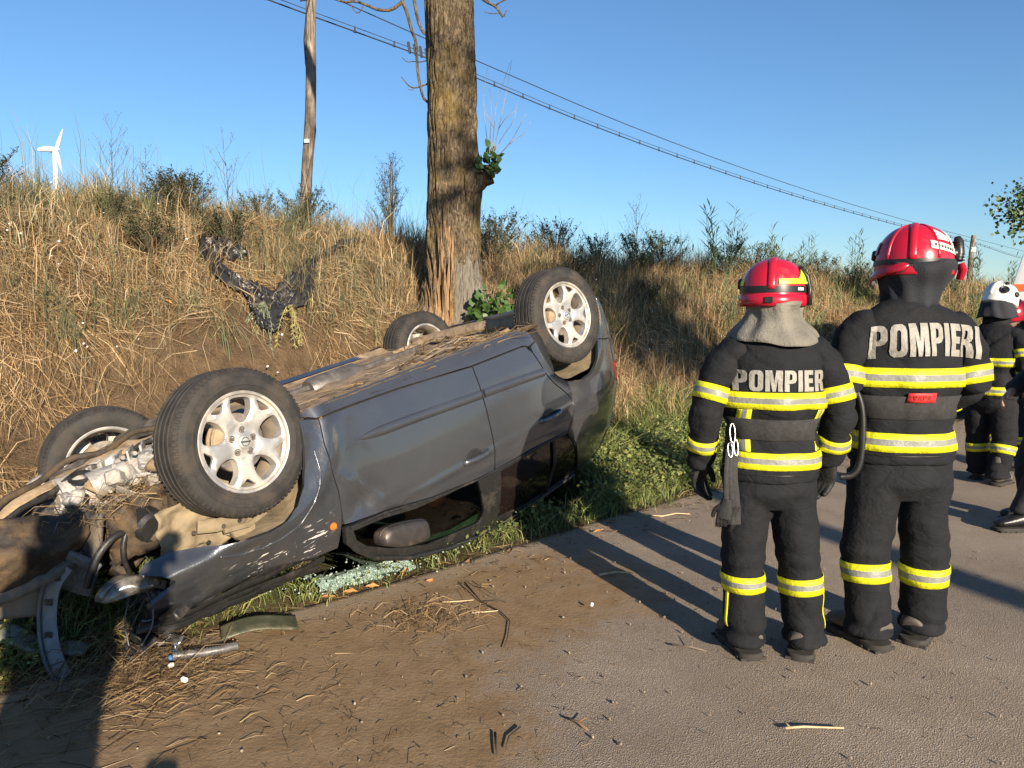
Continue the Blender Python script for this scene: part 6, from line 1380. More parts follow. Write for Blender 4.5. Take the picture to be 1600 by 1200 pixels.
    for (kk, z0, z1) in P.get('leg_strips', []):
        Hp, K_, A_ = (Vector(q) for q in legs[kk]); V = []; sg = 1 if Hp.x > 0 else -1
        for i in range(13):
            zz_ = z0 + (z1 - z0)*i/12; c_ = K_ + (A_ - K_)*((K_.z - zz_)/(K_.z - A_.z))
            for dy in (-.030, -.012): h = tbv.ray_cast(Vector((c_.x + sg*.4, dy - .02, zz_)), Vector((-sg, 0, 0)), 1); V.append((h[0].x + sg*.004 if h[0] else c_.x, dy - .02, zz_))
        mb_ = MB(); mb_.add(V, [(2*i, 2*i + 1, 2*i + 3, 2*i + 2) for i in range(12)]); o_ = mb_.build('side_piping', YEL, trou, 180); md = o_.modifiers.new('t', 'SOLIDIFY'); md.thickness = .003
    if P.get('belt'): fit_band(jbv, (0, 0, z['belt']), (0, 0, 1), P['belt'], parent=jk, n=96, off=.004, name='belt', mats=[VELCRO], rows=(-.5, -.2, .2, .5001, .5002)[:4] if False else (-.5, 0., .5))
    if P.get('text'): body_, cx, cz, w_, h_, ar = P['text']; lettering(body_, [jbv] + (sbv if P.get('wrap') else []), cx, cz, w_, h_, jk, arch=ar)
    if P.get('patch'):
        x0, x1, z0, z1 = P['patch']; pt = strip_on_back(jbv, x0, x1, z0, z1, jk, [REDPATCH], 'name_patch', 4, 3, off=.013)
        lettering('APFA' if False else 'VAPA', [jbv], (x0 + x1)/2, (z0 + z1)/2, (x1 - x0)*.66, (z1 - z0)*.42, jk, simple('patch_print', (.30, .015, .015), .7), off=.016) if P.get('patch_text') else None
    # seams
    for zz_ in (z['hem'] + .035,): fit_band(jbv, (0, 0, zz_), (0, 0, 1), .004, parent=jk, n=96, off=.001, name='hem_seam', mats=[HBLK], rows=(-.5, 0., .5))
    # hands, boots
    for sg, (S_, E_, W_), hk in zip((-1, 1), arms, P['hands']):
        if hk is None: continue
        S_, E_, W_ = Vector(S_), Vector(E_), Vector(W_); d = (W_ - E_).normalized(); hm_ = (HAND if hk == 'glove' else HANDB); o = bpy.data.objects.new('glove' if hk == 'glove' else 'hand', hm_); link(o, root)
        zax = -d; yv = Vector((-sg*.7, .72, 0)).normalized(); yax = (yv - zax*yv.dot(zax)).normalized() if abs(zax.y) < .95 else Vector((0, 0, 1)); xax = yax.cross(zax); M = Matrix((xax, yax, zax)).transposed().to_4x4()
        sc_ = 1.0 if sg < 0 else -1.0; o.matrix_local = Matrix.Translation(W_ + d*.015) @ M @ Matrix.Diagonal((sc_*1.15, 1.15, 1.12, 1))
    for (Hp, K_, A_), ry_ in zip(legs, P['toe']): boot_parts(root, (A_[0] + .0, A_[1] + .03, 0), ry_, P.get('boot', BOOT), P.get('boot_s', 1.0))
    hm_ = helmet(root, P['helmet_loc'], P['head_yaw'], P['helmet_D'], P['helmet'], P.get('head_tilt', 0)) if P.get('helmet') else None
    # neck curtain
    if P.get('curtain'):
        b = MB(); rr = P['curtain']; hz = P['helmet_loc'][2]; rings = []
        for k, (kx, ky, dz) in enumerate(rr['rings']): rings.append([(P['helmet_loc'][0]*(1 - k/len(rr['rings'])) + kx*math.sin(a)*(1 + .03*math.sin(5*a + k)), .01 - ky*math.cos(a)*(1 + .04*math.sin(4*a + 1.3*k)), hz + dz - rr.get('dip', 0)*k*(.5 + .5*math.cos(a)) + .008*math.sin(3*a + k*.7)) for a in np.linspace(0, 2*PI, 56, endpoint=False)])
        b.loft(rings, False); me = b.mesh('neck_curtain', 180); wrinkle(me, lambda p: .012*(ridged(p*7, sd + 6) - .5) + .006*np.sin(np.arctan2(p[:, 0], -p[:, 1])*9 + p[:, 2]*20)); o = mobj('neck_curtain', me, rr['mat'], root); subdiv(o, 1); md = o.modifiers.new('t', 'SOLIDIFY'); md.thickness = .004
    return root, jbv, tbv
def arms_of(*a): return a
f1, j1, t1 = firefighter('firefighter', 'shorter firefighter seen from behind with a lime marked red helmet and grey neck cloth', 'firefighters', (1.118, 3.285, 0), R(-3), dict(
    z=dict(hem=.796, belt=1.020, pit=1.205, sh=1.425, crotch=.685, ankle=.10), shoulder=.216, torso=.196, hem_w=.204, seed=3,
    arms=(((-.213, -.01, 1.345), (-.284, -.035, 1.085), (-.287, .05, .850)), ((.213, -.01, 1.345), (.274, -.035, 1.085), (.268, .05, .860))), arm_w=(.067, .066),
    legs=(((-.098, 0, .68), (-.098, .005, .40), (-.094, -.01, .09)), ((.103, 0, .68), (.140, .01, .40), (.170, -.01, .09))), leg_w=(.103, .103), toe=(R(14), R(-22)), boot_s=1.06,
    head=(0.0, .03, 1.56), torso_bands=[(1.142, .070, 0, 360), (.888, .071, 0, 360)], arm_bands=[(-1, 0, .70, .068), (1, 1, .70, .068), (-1, 0, 1.60, .055), (1, 1, 1.58, .055)],
    strips=[(-.172, -.118, .926, .985, 0), (.160, .195, .926, .995, .0), (-.172, -.118, 1.045, 1.104, 0), (.142, .178, 1.045, 1.104, .012)], leg_bands=[(0, 1.22, .072), (1, 1.24, .072)], leg_strips=[(1, .32, .14), (0, .31, .14)],
    belt=.088, text=('POMPIERI', .012, 1.226, .40, .086, -.002), hands=('glove', 'glove'), helmet='lime', helmet_loc=(.0, .03, 1.592), head_yaw=R(-18), helmet_D=(.134, .156, .140), collar=False,
    curtain=dict(mat=HOODC, dip=.009, rings=((.115, .140, -.045), (.104, .126, -.075), (.110, .124, -.100), (.140, .142, -.130), (.178, .174, -.154), (.188, .186, -.174)))))
f2, j2, t2 = firefighter('firefighter', 'taller firefighter seen from behind with a white stickered red helmet and helmet lamp', 'firefighters', (1.735, 3.385, 0), R(1), dict(
    z=dict(hem=.858, belt=1.100, pit=1.295, sh=1.532, crotch=.70, ankle=.10), shoulder=.254, torso=.226, hem_w=.226, seed=11,
    arms=(((-.248, -.01, 1.445), (-.290, -.05, 1.195), (-.22, .17, 1.075)), ((.246, -.01, 1.445), (.286, -.05, 1.195), (.21, .17, 1.065))), arm_w=(.070, .070),
    legs=(((-.116, 0, .70), (-.134, .01, .43), (-.126, -.02, .09)), ((.114, 0, .70), (.136, .01, .43), (.148, .02, .09))), leg_w=(.116, .116), toe=(R(24), R(-44)), boot_s=1.12,
    head=(0.03, .03, 1.685), torso_bands=[(1.229, .082, 0, 360), (.949, .080, 0, 360)], arm_bands=[(-1, 0, .84, .075), (1, 1, .84, .075), (1, 1, 1.62, .06), (-1, 0, 1.62, .06)],
    leg_bands=[(0, 1.24, .084), (1, 1.29, .084)], wrap=True, text=('POMPIERI', .030, 1.392, .475, .138, -.018), patch=(-.068, .054, 1.124, 1.166), patch_text=True, belt=.10, cinch=.6,
    hands=('glove', 'glove'), helmet='sticker', helmet_loc=(.035, .03, 1.716), head_yaw=R(-30), helmet_D=(.158, .177, .170),
    curtain=dict(mat=NAVY, dip=.004, rings=((.154, .170, .005), (.154, .172, -.03), (.140, .158, -.06), (.120, .130, -.09), (.110, .114, -.13), (.108, .107, -.17)))))
f3, j3, t3 = firefighter('firefighter', 'firefighter with a white helmet half hidden behind the taller firefighter', 'firefighters', (4.24, 6.75, 0.0), R(-55), dict(
    z=dict(hem=.76, belt=.98, pit=1.18, sh=1.40, crotch=.64, ankle=.10), shoulder=.215, torso=.20, hem_w=.205, seed=21,
    arms=(((-.215, 0, 1.33), (-.26, .06, 1.08), (-.16, .26, 1.05)), ((.215, 0, 1.33), (.255, -.02, 1.06), (.25, .12, .85))), arm_w=(.070, .070),
    legs=(((-.105, 0, .62), (-.12, .06, .38), (-.11, .08, .09)), ((.105, 0, .62), (.11, .02, .38), (.115, -.06, .09))), leg_w=(.11, .11), toe=(0, 0),
    head=(0, .06, 1.59), torso_bands=[(1.08, .075, 0, 360), (.83, .075, 0, 360)], arm_bands=[(-1, 0, .60, .07), (1, 1, .62, .07), (1, 1, 1.25, .07)], leg_bands=[(0, 1.25, .075), (1, 1.25, .075)],
    hands=('hand', 'hand'), helmet='white', helmet_loc=(0, .06, 1.625), head_yaw=R(-8), head_tilt=R(-14), helmet_D=(.135, .155, .150), curtain=dict(mat=NAVY, rings=((.120, .14, -.02), (.13, .14, -.07), (.15, .15, -.13), (.16, .16, -.16)))))
f4, j4, t4 = firefighter('firefighter', 'firefighter in a red helmet facing the road behind the white helmet', 'firefighters', (4.86, 7.45, 0), R(128), dict(
    z=dict(hem=.74, belt=.95, pit=1.13, sh=1.33, crotch=.62, ankle=.10), shoulder=.21, torso=.195, hem_w=.20, seed=31,
    arms=(((-.21, 0, 1.26), (-.25, .05, 1.02), (-.05, .24, 1.08)), ((.21, 0, 1.26), (.25, .05, 1.02), (.12, .26, 1.06))), arm_w=(.066, .066),
    legs=(((-.1, 0, .6), (-.11, .02, .36), (-.11, 0, .09)), ((.1, 0, .6), (.11, .02, .36), (.11, 0, .09))), leg_w=(.105, .105), toe=(0, 0), head=(0, .05, 1.47),
    torso_bands=[(1.0, .07, 0, 360)], arm_bands=[(-1, 0, 1.72, .06), (1, 1, 1.72, .06)], leg_bands=[(0, 1.25, .075), (1, 1.25, .075)], hands=('hand', 'hand'), helmet='plain', helmet_loc=(0, .05, 1.495), head_yaw=0, head_tilt=R(-12), helmet_D=(.13, .15, .14)))
f5, j5, t5 = firefighter('bystander', 'person in dark uniform and black laced boots cut off by the right edge', None, (3.76, 5.30, 0), R(86), dict(
    z=dict(hem=.80, belt=.98, pit=1.2, sh=1.42, crotch=.66, ankle=.12), shoulder=.21, torso=.19, hem_w=.195, seed=41, suit=DARKCLOTH,
    arms=(((-.205, 0, 1.35), (-.25, -.02, 1.08), (-.24, .06, .84)), ((.205, 0, 1.35), (.25, -.02, 1.08), (.2, .16, .95))), arm_w=(.064, .064),
    legs=(((-.10, 0, .64), (-.115, .13, .40), (-.12, .20, .14)), ((.10, 0, .64), (.11, .06, .40), (.115, .02, .14))), leg_w=(.098, .098), toe=(R(5), R(-8)), boot=BLKBOOT, boot_s=1.06, head=(0, .03, 1.57), hands=('hand', 'hand')))
f6, j6, t6 = firefighter('photographer', 'onlooker standing behind the viewer whose long shadow falls on the crushed nose', None, (-.43, -.22, 0), R(8), dict(
    z=dict(hem=.80, belt=.98, pit=1.22, sh=1.44, crotch=.68, ankle=.10), shoulder=.20, torso=.175, hem_w=.18, seed=51, suit=DARKCLOTH,
    arms=(((-.175, 0, 1.36), (-.17, -.01, 1.12), (-.10, .09, 1.20)), ((.175, 0, 1.36), (.30, .02, 1.16), (.33, .05, 1.38))), arm_w=(.056, .056),
    legs=(((-.085, 0, .66), (-.09, .02, .42), (-.10, 0, .09)), ((.085, 0, .66), (.09, .02, .42), (.10, 0, .09))), leg_w=(.085, .085), toe=(R(5), R(-8)), head=(0, .03, 1.60), hands=('hand', 'hand')))
f6.scale = (1.1, 1.1, 1.1)  # unseen photographer, scaled up so the cast shadow reaches the crushed nose
ph = MB(); ph.box((0, 0, 0), (.15, .009, .075), None, .004); ph = ph.build('phone', HBLK); ph.location = (-.075, -.075, 1.60); tag(ph, 'black phone held up by the onlooker behind the viewer', 'phone')
b = MB(); b.lathe([(0, .004), (.010, .004), (.012, 0)], 16, Matrix.Translation((.055, .0045, .022)) @ Matrix.Rotation(-PI/2, 4, 'X')); b.build('lens', VELCRO, ph)
# hair of the two bare heads
for f_, hd in ((f5, Vector((0, .03, 1.57))), (f6, Vector((0, .03, 1.60)))):
    b = MB(); b.tube([hd + Vector((0, -.02, -.05)), hd + Vector((0, -.018, .0)), hd + Vector((0, -.012, .07)), hd + Vector((0, -.008, .112))], [(.07, .075), (.082, .088), (.074, .088), (.035, .04)], 18, flat=(1, 0, 0)); b.build('hair', simple('dark_hair', (.02, .014, .01), .6), f_, 180)
# faces: eyes and mouth of every head
for f_, hd in ((f4, Vector((0, .05, 1.47))), (f3, Vector((0, .06, 1.59))), (f5, Vector((0, .03, 1.57))), (f6, Vector((0, .03, 1.60)))):
    for sg in (-1, 1): b = MB(); b.lathe([(0, .012), (.007, .010), (.011, .004), (.012, 0)], 12, Matrix.Translation(hd + Vector((sg*.030, .082, .004))) @ Matrix.Rotation(-PI/2, 4, 'X')); b.build('eye', HBLK, f_, 180)
    b = MB(); b.tube([hd + Vector((x, .088 - 8*x*x, -.070)) for x in np.linspace(-.022, .022, 7)], [.0035]*7, 6); b.build('mouth', simple('lips', (.28, .10, .08), .5), f_, 180)

# ---- kit hanging on the two men
def ring_path(c, rx, rz_, n=20, tilt=0.0): return [Vector(c) + Vector((rx*math.cos(a), tilt*math.sin(a), rz_*math.sin(a))) for a in np.linspace(0, 2*PI, n + 1)]
kx = .925; ky = 3.19
kit = empty('carabiner_strap', (kx, ky, .53)); tag(kit, 'silver carabiners with grey webbing strap hanging at the shorter firefighter left hip', 'carabiners')
for (dx, dz, rx, rz_) in ((.0, .47, .011, .040), (-.008, .40, .010, .030), (.016, .41, .009, .034)):
    b = MB(); b.tube(ring_path((dx, 0, dz), rx, rz_, 22, .01), .0036, 8, cap=False); b.build('carabiner', SILV, kit, 180)
for (x0, x1, w_) in ((-.015, -.02, .011), (.014, .022, .016), (.0, .005, .012)):
    b = MB(); P = chaikin([(x0, 0, .40), (x0 - .012, -.02, .30), (x1, -.01, .18), (x1 + .008, 0, .08)], 2, False); b.tube(P, [(w_, .004)]*len(P), 8, flat=(1, 0, 0)); b.build('strap', simple('grey_webbing', (.022, .022, .022), .8, 0, .3, 60), kit, 60)
gl_ = empty('spare_gloves', (kx + .005, ky - .01, .60)); tag(gl_, 'pair of black work gloves hanging below the carabiners', 'gloves')
for k in range(2):
    o = bpy.data.objects.new('glove', HAND); link(o, gl_); o.location = (-.025 + .045*k, .015*k, .10 - .03*k); o.rotation_euler = (R(10 - 20*k), R(8 - 14*k), R(70 + 40*k)); o.scale = (.74, .74, .74)
hs = empty('breathing_hose', (1.495, 3.33, .86)); tag(hs, 'ribbed black breathing hose with a metal knob at the taller firefighter left hip', 'hose')
b = MB(); HP = chaikin([(-.005, 0, .33), (.030, -.01, .24), (.036, -.015, .10), (.030, -.015, -.02), (.0, -.01, -.07), (-.05, .0, -.075)], 3, False)
HPr = [.0145 + .003*(i % 2) for i in range(len(densify(HP, .006, False)))]; b.tube(densify(HP, .006, False), HPr, 10); b.build('tube', HBLK, hs, 180)
b = MB(); b.lathe([(0, .02), (.022, .018), (.028, .008), (.028, -.006), (.018, -.014), (.014, -.05), (0, -.05)], 20, Matrix.Translation((-.005, -.01, .335))); b.build('knob', SILV, hs, 40)
b = MB(); b.tube([(-.02, .01, .36), (-.01, 0, .40), (.02, 0, .40), (.03, .0, .34)], .005, 6); b.tube([(.0, .01, .30), (-.03, .02, .20), (-.02, .02, .05)], [(.02, .006)]*3, 8); b.build('clip', HBLK, hs, 60)
b = MB(); b.tube(chaikin([(.045, .06, .02), (.035, .03, -.10), (.03, .05, -.22), (.045, .06, -.28)], 1, False), [(.05, .03), (.06, .035), (.06, .035), (.05, .03), (.04, .02)], 12); pk = b.build('thigh_pocket', SUIT, t2 and f2, 180); pk.matrix_world = Matrix.Translation((1.525, 3.37, .83)); pk.parent = f2; pk.matrix_parent_inverse = Matrix.Translation(f2.location).inverted()
# ---------------------------------------------------------------- ambulance at the right edge
VANW = simple('van_white', (.62, .62, .60), .35, 0, .06, 8, 0, dust=.15); VANG = simple('van_grey_lower', (.20, .22, .24), .4, 0, .1, 8)
t = NT('van_glass'); t.set(base=(.012, .016, .020), rough=.05, spec=.5); VGL = t.m
van = empty('ambulance', (6.93, 10.95, 0), R(-35)); tag(van, 'white ambulance with an orange stripe cut off by the right edge', 'ambulance')
prof = [(-.0, .40), (-.02, .95), (.03, 1.35), (.25, 2.25), (.42, 2.55), (.60, 2.62), (5.2, 2.62), (5.3, 2.5), (5.35, .45), (5.3, .38), (.05, .36)]
b = MB(); rings = []
for yy, k in ((-1.0, 1), (-.985, 1), (-.9, 1), (.9, 1), (.985, 1), (1.0, 1)):
    ins = .06 if abs(yy) == 1.0 else (.012 if abs(yy) == .985 else 0)
    rings.append([(x + (ins if x < 2 else -ins), yy*(1 - .10*max(0, (z - 1.2)/1.4)), z - (ins if z > 2.3 else 0)) for x, z in prof])
b.loft(rings); b.build('body', VANW, van, 30)
def side_plate(name, pts, mt, off=.004, par=None):
    b = MB(); V = []
    for x, z in pts: V.append((x, -(1.0)*(1 - .10*max(0, (z - 1.2)/1.4)) - off, z))
    for x, z in pts: V.append((x, -(1.0)*(1 - .10*max(0, (z - 1.2)/1.4)) + .02, z))
    n = len(pts); b.add(V, [tuple(range(n))] + [(i, (i + 1) % n, n + (i + 1) % n, n + i) for i in range(n)]); return b.build(name, mt, par or van, 30)
wfr = side_plate('window_frame', chaikin([(.12, 1.18), (.20, 1.72), (.95, 1.74), (.95, 1.14), (.16, 1.12)], 1), HBLK, .006); side_plate('window', chaikin([(.19, 1.22), (.26, 1.67), (.90, 1.69), (.90, 1.20), (.22, 1.19)], 1), VGL, .010, wfr)
side_plate('orange_stripe', [(.155, 1.79), (.18, 1.88), (5.2, 1.88), (5.2, 1.79)], ORANGE, .003); side_plate('lower_panel', [(.03, .45), (.02, .92), (5.2, .92), (5.2, .45)], VANG, .003)
for i, ch in enumerate(('C', 'U')):
    me = text_mesh(ch, .01); q = get_co(me); V = np.stack([.08 + q[:, 0]*.13 + i*.13, np.full(len(q), -1.004), .99 + q[:, 1]*.13], 1); me.vertices.foreach_set('co', V.ravel()); mobj('letter', me, PRINT, van)
for (wx, wy) in ((1.0, -.88), (4.2, -.88), (1.0, .88), (4.2, .88)):
    w = bpy.data.objects.new('wheel', TY); link(w, van); w.matrix_local = Matrix.Translation((wx, wy, .345)) @ Matrix.Rotation(PI/2 if wy < 0 else -PI/2, 4, 'X')
    link(bpy.data.objects.new('rim', RM), w); link(bpy.data.objects.new('spokes', SP), w)
b = MB(); b.lathe([(.0, .03), (.05, .03), (.06, 0)], 16, Matrix.Translation((-.02, -.7, .8)) @ Matrix.Rotation(-PI/2, 4, 'Y')); b.build('headlight', LENS, van); b = MB(); b.box((.03, 0, .45), (.16, 1.9, .22), None, .05); b.build('bumper', VANG, van)

# ---------------------------------------------------------------- torn black plastic on the bank
PLAS = simple('black_plastic_sheet', (.022, .022, .024), .30, 0, .35, 9, .01, dust=.22, dustc=(.09, .075, .055), bscale=24)
pl = None
def plast(name, path, wid, seed, parent):   # a limp sheet: a crumpled ribbon with sharp folds, laid along the bank
    P = chaikin(path, 3, False); k = len(P); n = 17; V = []
    for i, p in enumerate(P):
        t_ = i/(k - 1); w_ = float(np.interp(t_, np.linspace(0, 1, len(wid)), wid)); x, y = p; x2, y2 = P[min(i + 1, k - 1)]; x1, y1 = P[max(i - 1, 0)]; tx, ty = x2 - x1, y2 - y1; L = math.hypot(tx, ty) or 1; nx_, ny_ = -ty/L, tx/L
        for j in range(n):
            u_ = -1 + 2*j/(n - 1); e = w_*1.15*(1 + .35*mnoise.noise((i*.30, (1 if u_ > 0 else -1)*3., seed)) + .25*mnoise.noise((i*.9, (1 if u_ > 0 else -1)*5., seed)))
            f = 1 - abs(mnoise.noise((i*.22 + u_*1.3, u_*2.4, seed + 1.)))*2.6; g = 1 - abs(mnoise.noise((i*.55 - u_*2, u_*5., seed + 4.)))*2.4
            px_, py_ = x + nx_*u_*e, y + ny_*u_*e; z = float(tzxy(np.array([px_]), np.array([py_]))[0]); h = .05 + w_*(.62*max(0, f) + .22*g)*(1 - .55*u_*u_)
            V.append((px_, py_ - h*.55, z + .03 + h*.85))
    F = np.array([(i*n + j, i*n + j + 1, (i + 1)*n + j + 1, (i + 1)*n + j) for i in range(k - 1) for j in range(n - 1)])
    me = raw_mesh(name, np.array(V), F); me.set_sharp_from_angle(angle=R(38)); o = mobj(name, me, PLAS, parent); md = o.modifiers.new('t', 'SOLIDIFY'); md.thickness = .003; return o
import itertools
def bank_hit(px, py):  # meeting point of a sight direction with the bank (used once, to place things on the ground)
    return None
pl = plast('plastic_sheet', [(-2.72, 7.84), (-2.80, 7.66), (-2.90, 7.52), (-2.82, 7.36), (-2.66, 7.24), (-2.44, 7.27), (-2.32, 7.25), (-2.22, 7.12)], [.04, .15, .13, .06, .08, .09, .14, .08], 3, None); tag(pl, 'crumpled torn black plastic sheet lying across the straw bank', 'plastic sheet')
for nm, pth, wd in (('torn_end', [(-2.34, 7.26), (-2.26, 7.16), (-2.20, 7.0), (-2.19, 6.9)], [.10, .13, .10, .03]), ('torn_end', [(-2.22, 7.24), (-2.08, 7.48), (-2.08, 7.75), (-2.12, 8.02), (-2.10, 8.2)], [.03, .12, .10, .07, .03]), ('torn_end', [(-2.10, 8.2), (-1.98, 8.62), (-1.79, 9.02), (-1.76, 9.1)], [.02, .03, .05, .02])): plast(nm, pth, wd, 7 + len(pth), pl)

# ---------------------------------------------------------------- wreckage lying about
def ground_z(x, y):
    s, w = to_sw(np.array([x]), np.array([y])); return float(tz(s, w)[0]) + (.012 if w[0] <= 0 else 0)
b = MB(); P = chaikin([(-1.92, 3.22, .42), (-1.97, 3.20, .35), (-1.985, 3.18, .23), (-1.945, 3.12, .10), (-1.86, 3.04, .015), (-1.82, 3.02, .01)], 2, False); b.tube(P, [(.036, .016)]*len(P), 4, flat=(1, 0, 0)); bs = b.build('bumper_strip', simple('grey_bumper_strip', (.15, .155, .165), .5, 0, .25, 20, .002, dust=.3), None, 50); tag(bs, 'torn grey plastic bumper strip hanging from the crushed nose to the ground', 'bumper strip')
b = MB(); b.tube([Vector(p) + Vector((-.034, -.012, 0)) for p in P], .008, 6); b.build('strip_edge', CHROME if False else GREYP, bs, 180)
for i in (4, 8, 12):
    if i < len(P): b = MB(); b.box(Vector(P[i]) + Vector((.006, -.016, 0)), (.032, .008, .030), None, .004); b.build('strip_clip', BLACKP, bs)
b = MB(); b.box(Vector(P[0]) + Vector((.05, .02, .02)), (.12, .03, .05), Euler((.3, .5, .2)), .01); b.box(Vector(P[0]) + Vector((.09, .03, -.04)), (.04, .02, .12), Euler((.1, .7, .0)), .006); b.build('broken_bracket', GREYP, bs)
# crushed windscreen: thousands of greenish glass crumbs in a sagging sheet
t = NT('crazed_glass'); v = t.coord(); vo = t.n('ShaderNodeTexVoronoi', feature='DISTANCE_TO_EDGE'); vo.inputs['Scale'].default_value = 85; t.l(v, vo.inputs['Vector'])
t.set(base=t.ramp(vo.outputs['Distance'], [(.02, (.34, .42, .37)), (.12, (.13, .21, .17))]), rough=.25, spec=.6); t.bump(vo.outputs['Distance'], .01); CRAZE = t.m
gx0, gy0 = -.86, 4.27
def shard(u_, k):
    x = gx0 + (u_ - .5)*.62*U2[0] + (k - .5)*.20*N2[0]; y = gy0 + (u_ - .5)*.62*U2[1] + (k - .5)*.20*N2[1]
    e = min(u_, 1 - u_, k, 1 - k); return (x + .03*mnoise.noise((u_*6, k*6, 0)), y + .03*mnoise.noise((u_*6, k*6, 4)), ground_z(x, y) + .035 + .05*k + .035*mnoise.noise((u_*5, k*4, 2)) - .03*(e < .06))
gs_ = grid_surface('windscreen_glass', shard, np.linspace(0, 1, 40), np.linspace(0, 1, 24), CRAZE, None, .006); tag(gs_, 'crazed greenish windscreen glass lying in the grass under the side window', 'broken glass')
rg_ = random.Random(12); cr_ = MB()
for k in range(300):
    x = gx0 + rg_.gauss(0, .26); y = gy0 + rg_.gauss(.0, .16) + (x - gx0)*.7; s_ = rg_.uniform(.004, .011); cr_.box((x, y, ground_z(x, y) + .03 + rg_.random()*.09), (s_, s_, s_*.7), Euler((rg_.random()*3, rg_.random()*3, 0)))
tag(cr_.build('glass_crumbs', simple('glass_crumb', (.28, .35, .30), .15, 0, .2, 30), None, None), kind='stuff')
# small wreckage at the nose
def lump(name, label, cat, loc, mt, seed, size, n=5, group=None):
    r = random.Random(seed); b = MB()
    for k in range(n): b.box((r.uniform(-.5, .5)*size, r.uniform(-.4, .4)*size, size*.18 + r.uniform(0, .3)*size), (size*r.uniform(.25, .7), size*r.uniform(.15, .5), size*r.uniform(.08, .3)), Euler((r.uniform(-.7, .7), r.uniform(-.7, .7), r.uniform(0, 3))), size*.04)
    o = b.build(name, mt, None, 40); o.location = (loc[0], loc[1], ground_z(*loc)); tag(o, label, cat, group); return o
lump('blue_fragment', 'small bright blue plastic fragment on the ground at the crushed nose', 'fragment', (-1.47, 3.17), simple('blue_plastic', (.05, .20, .50), .4, 0, .2, 20), 2, .07, 2)
lump('lamp_fragment', 'broken chrome and black lamp pieces on the ground beside the blue fragment', 'fragment', (-1.50, 3.25), CHROME, 5, .12, 5)
lump('black_fragment', 'black broken plastic lump under the front wing', 'fragment', (-1.62, 3.22), BLACKP, 6, .16, 7)
b = MB(); HPp = densify(chaikin([(-1.45, 3.16), (-1.38, 3.185), (-1.29, 3.21), (-1.21, 3.27)], 2, False), .007, False); b.tube([(x, y, ground_z(x, y) + .03) for x, y in HPp], [.017 + .005*(i % 2) for i in range(len(HPp))], 10); cs_ = b.build('corrugated_hose', simple('silver_hose', (.13, .125, .12), .45, .4, .3, 20, dust=.3), None, 180); tag(cs_, 'short corrugated grey hose lying beside the crushed nose', 'hose')
def gl_sheet(u_, k): x = -1.30 + .30*u_ - .05*k; y = 3.32 + .16*u_ + .12*k; return (x, y, ground_z(x, y) + .03 + .02*math.sin(u_*4) + .02*k)
tag(grid_surface('lamp_cover', gl_sheet, np.linspace(0, 1, 12), np.linspace(0, 1, 8), simple('clear_lamp_cover', (.075, .08, .05), .2, 0, .3, 10, dust=.3), None, .006), 'muddy clear lamp cover lying on the grass edge beside the hose', 'lamp cover')
def slab(u_, k): x = -2.25 + .42*u_; y = 3.16 - .02*u_ + .09*k; return (x, y, ground_z(x, y) + .05 + .01*math.sin(u_*9))
tag(grid_surface('trim_piece', slab, np.linspace(0, 1, 10), np.linspace(0, 1, 6), simple('grey_trim', (.20, .20, .17), .6, 0, .25, 12, dust=.4), None, .02), 'flat grey trim piece lying in the grass at the left edge', 'trim piece')
REDP = simple('red_plastic', (.50, .03, .02), .35, 0, .15, 20)
lump('red_fragment', 'bright red fragment at the left edge behind the undertray', 'fragment', (-2.93, 4.45), REDP, 9, .14, 3).location.z += .05
# dry leaves, twigs, straw and crumbs on the ground
LEAFDRY = simple('dry_leaf', (.46, .22, .075), .8, 0, .35, 25); LEAFBR = simple('brown_leaf', (.19, .11, .055), .85, 0, .35, 25); TWIG = simple('grey_twig', (.17, .13, .09), .9, 0, .4, 30); PALE = simple('pale_straw', (.50, .38, .22), .9, 0, .2, 30); DTWIG = simple('dark_twig', (.05, .038, .026), .9, 0, .3, 30)
dl = MB(); N_ = 6
for s_ in (1, -1): dl.add([(0, 0, 0), (.25, s_*.10, .10), (.45, s_*.26, .12), (.62, s_*.20, .05), (.80, s_*.10, .10), (1, 0, .02), (.5, 0, -.02)], [(0, 1, 6), (1, 2, 6), (2, 3, 6), (3, 4, 6), (4, 5, 6)])
DL = dl.mesh('dry_leaf', 180); DL2 = DL.copy(); DL.materials.append(LEAFDRY); DL2.materials.append(LEAFBR)
rd = random.Random(77)
for k, (px_, py_) in enumerate([(-.88, 4.33), (-.72, 4.06), (-.82, 3.98), (-.48, 4.15), (-1.10, 3.62), (-1.24, 3.36), (-.62, 4.22), (-1.0, 3.9), (.0, 4.75), (.55, 5.1), (1.0, 6.3), (.85, 6.6), (-.25, 4.55)]):
    o = bpy.data.objects.new('dry_leaf', DL if k % 4 else DL2); col.objects.link(o); o.location = (px_, py_, ground_z(px_, py_) + (.07 if to_sw(px_, py_)[1] > .05 else .012)); o.rotation_euler = (rd.uniform(-.5, .5), rd.uniform(-.5, .5), rd.uniform(0, 6)); sc = rd.uniform(.05, .095); o.scale = (sc, sc, sc); tag(o, None, 'leaf', 'dry leaves by the road edge'); SEQ['leaf'].append(o)
for k, (px_, py_, sc) in enumerate(((-2.35, 6.3, .10), (-1.75, 5.9, .09), (-2.9, 6.6, .08), (-3.2, 6.9, .08), (-1.3, 6.4, .08))):
    o = bpy.data.objects.new('dry_leaf', DL); col.objects.link(o); o.location = (px_, py_, ground_z(px_, py_) + .08); o.rotation_euler = (rd.uniform(.2, .9), rd.uniform(-.5, .5), rd.uniform(0, 6)); o.scale = (sc, sc, sc); tag(o, None, 'leaf', 'dry leaves on the bank'); SEQ['bankleaf'].append(o)
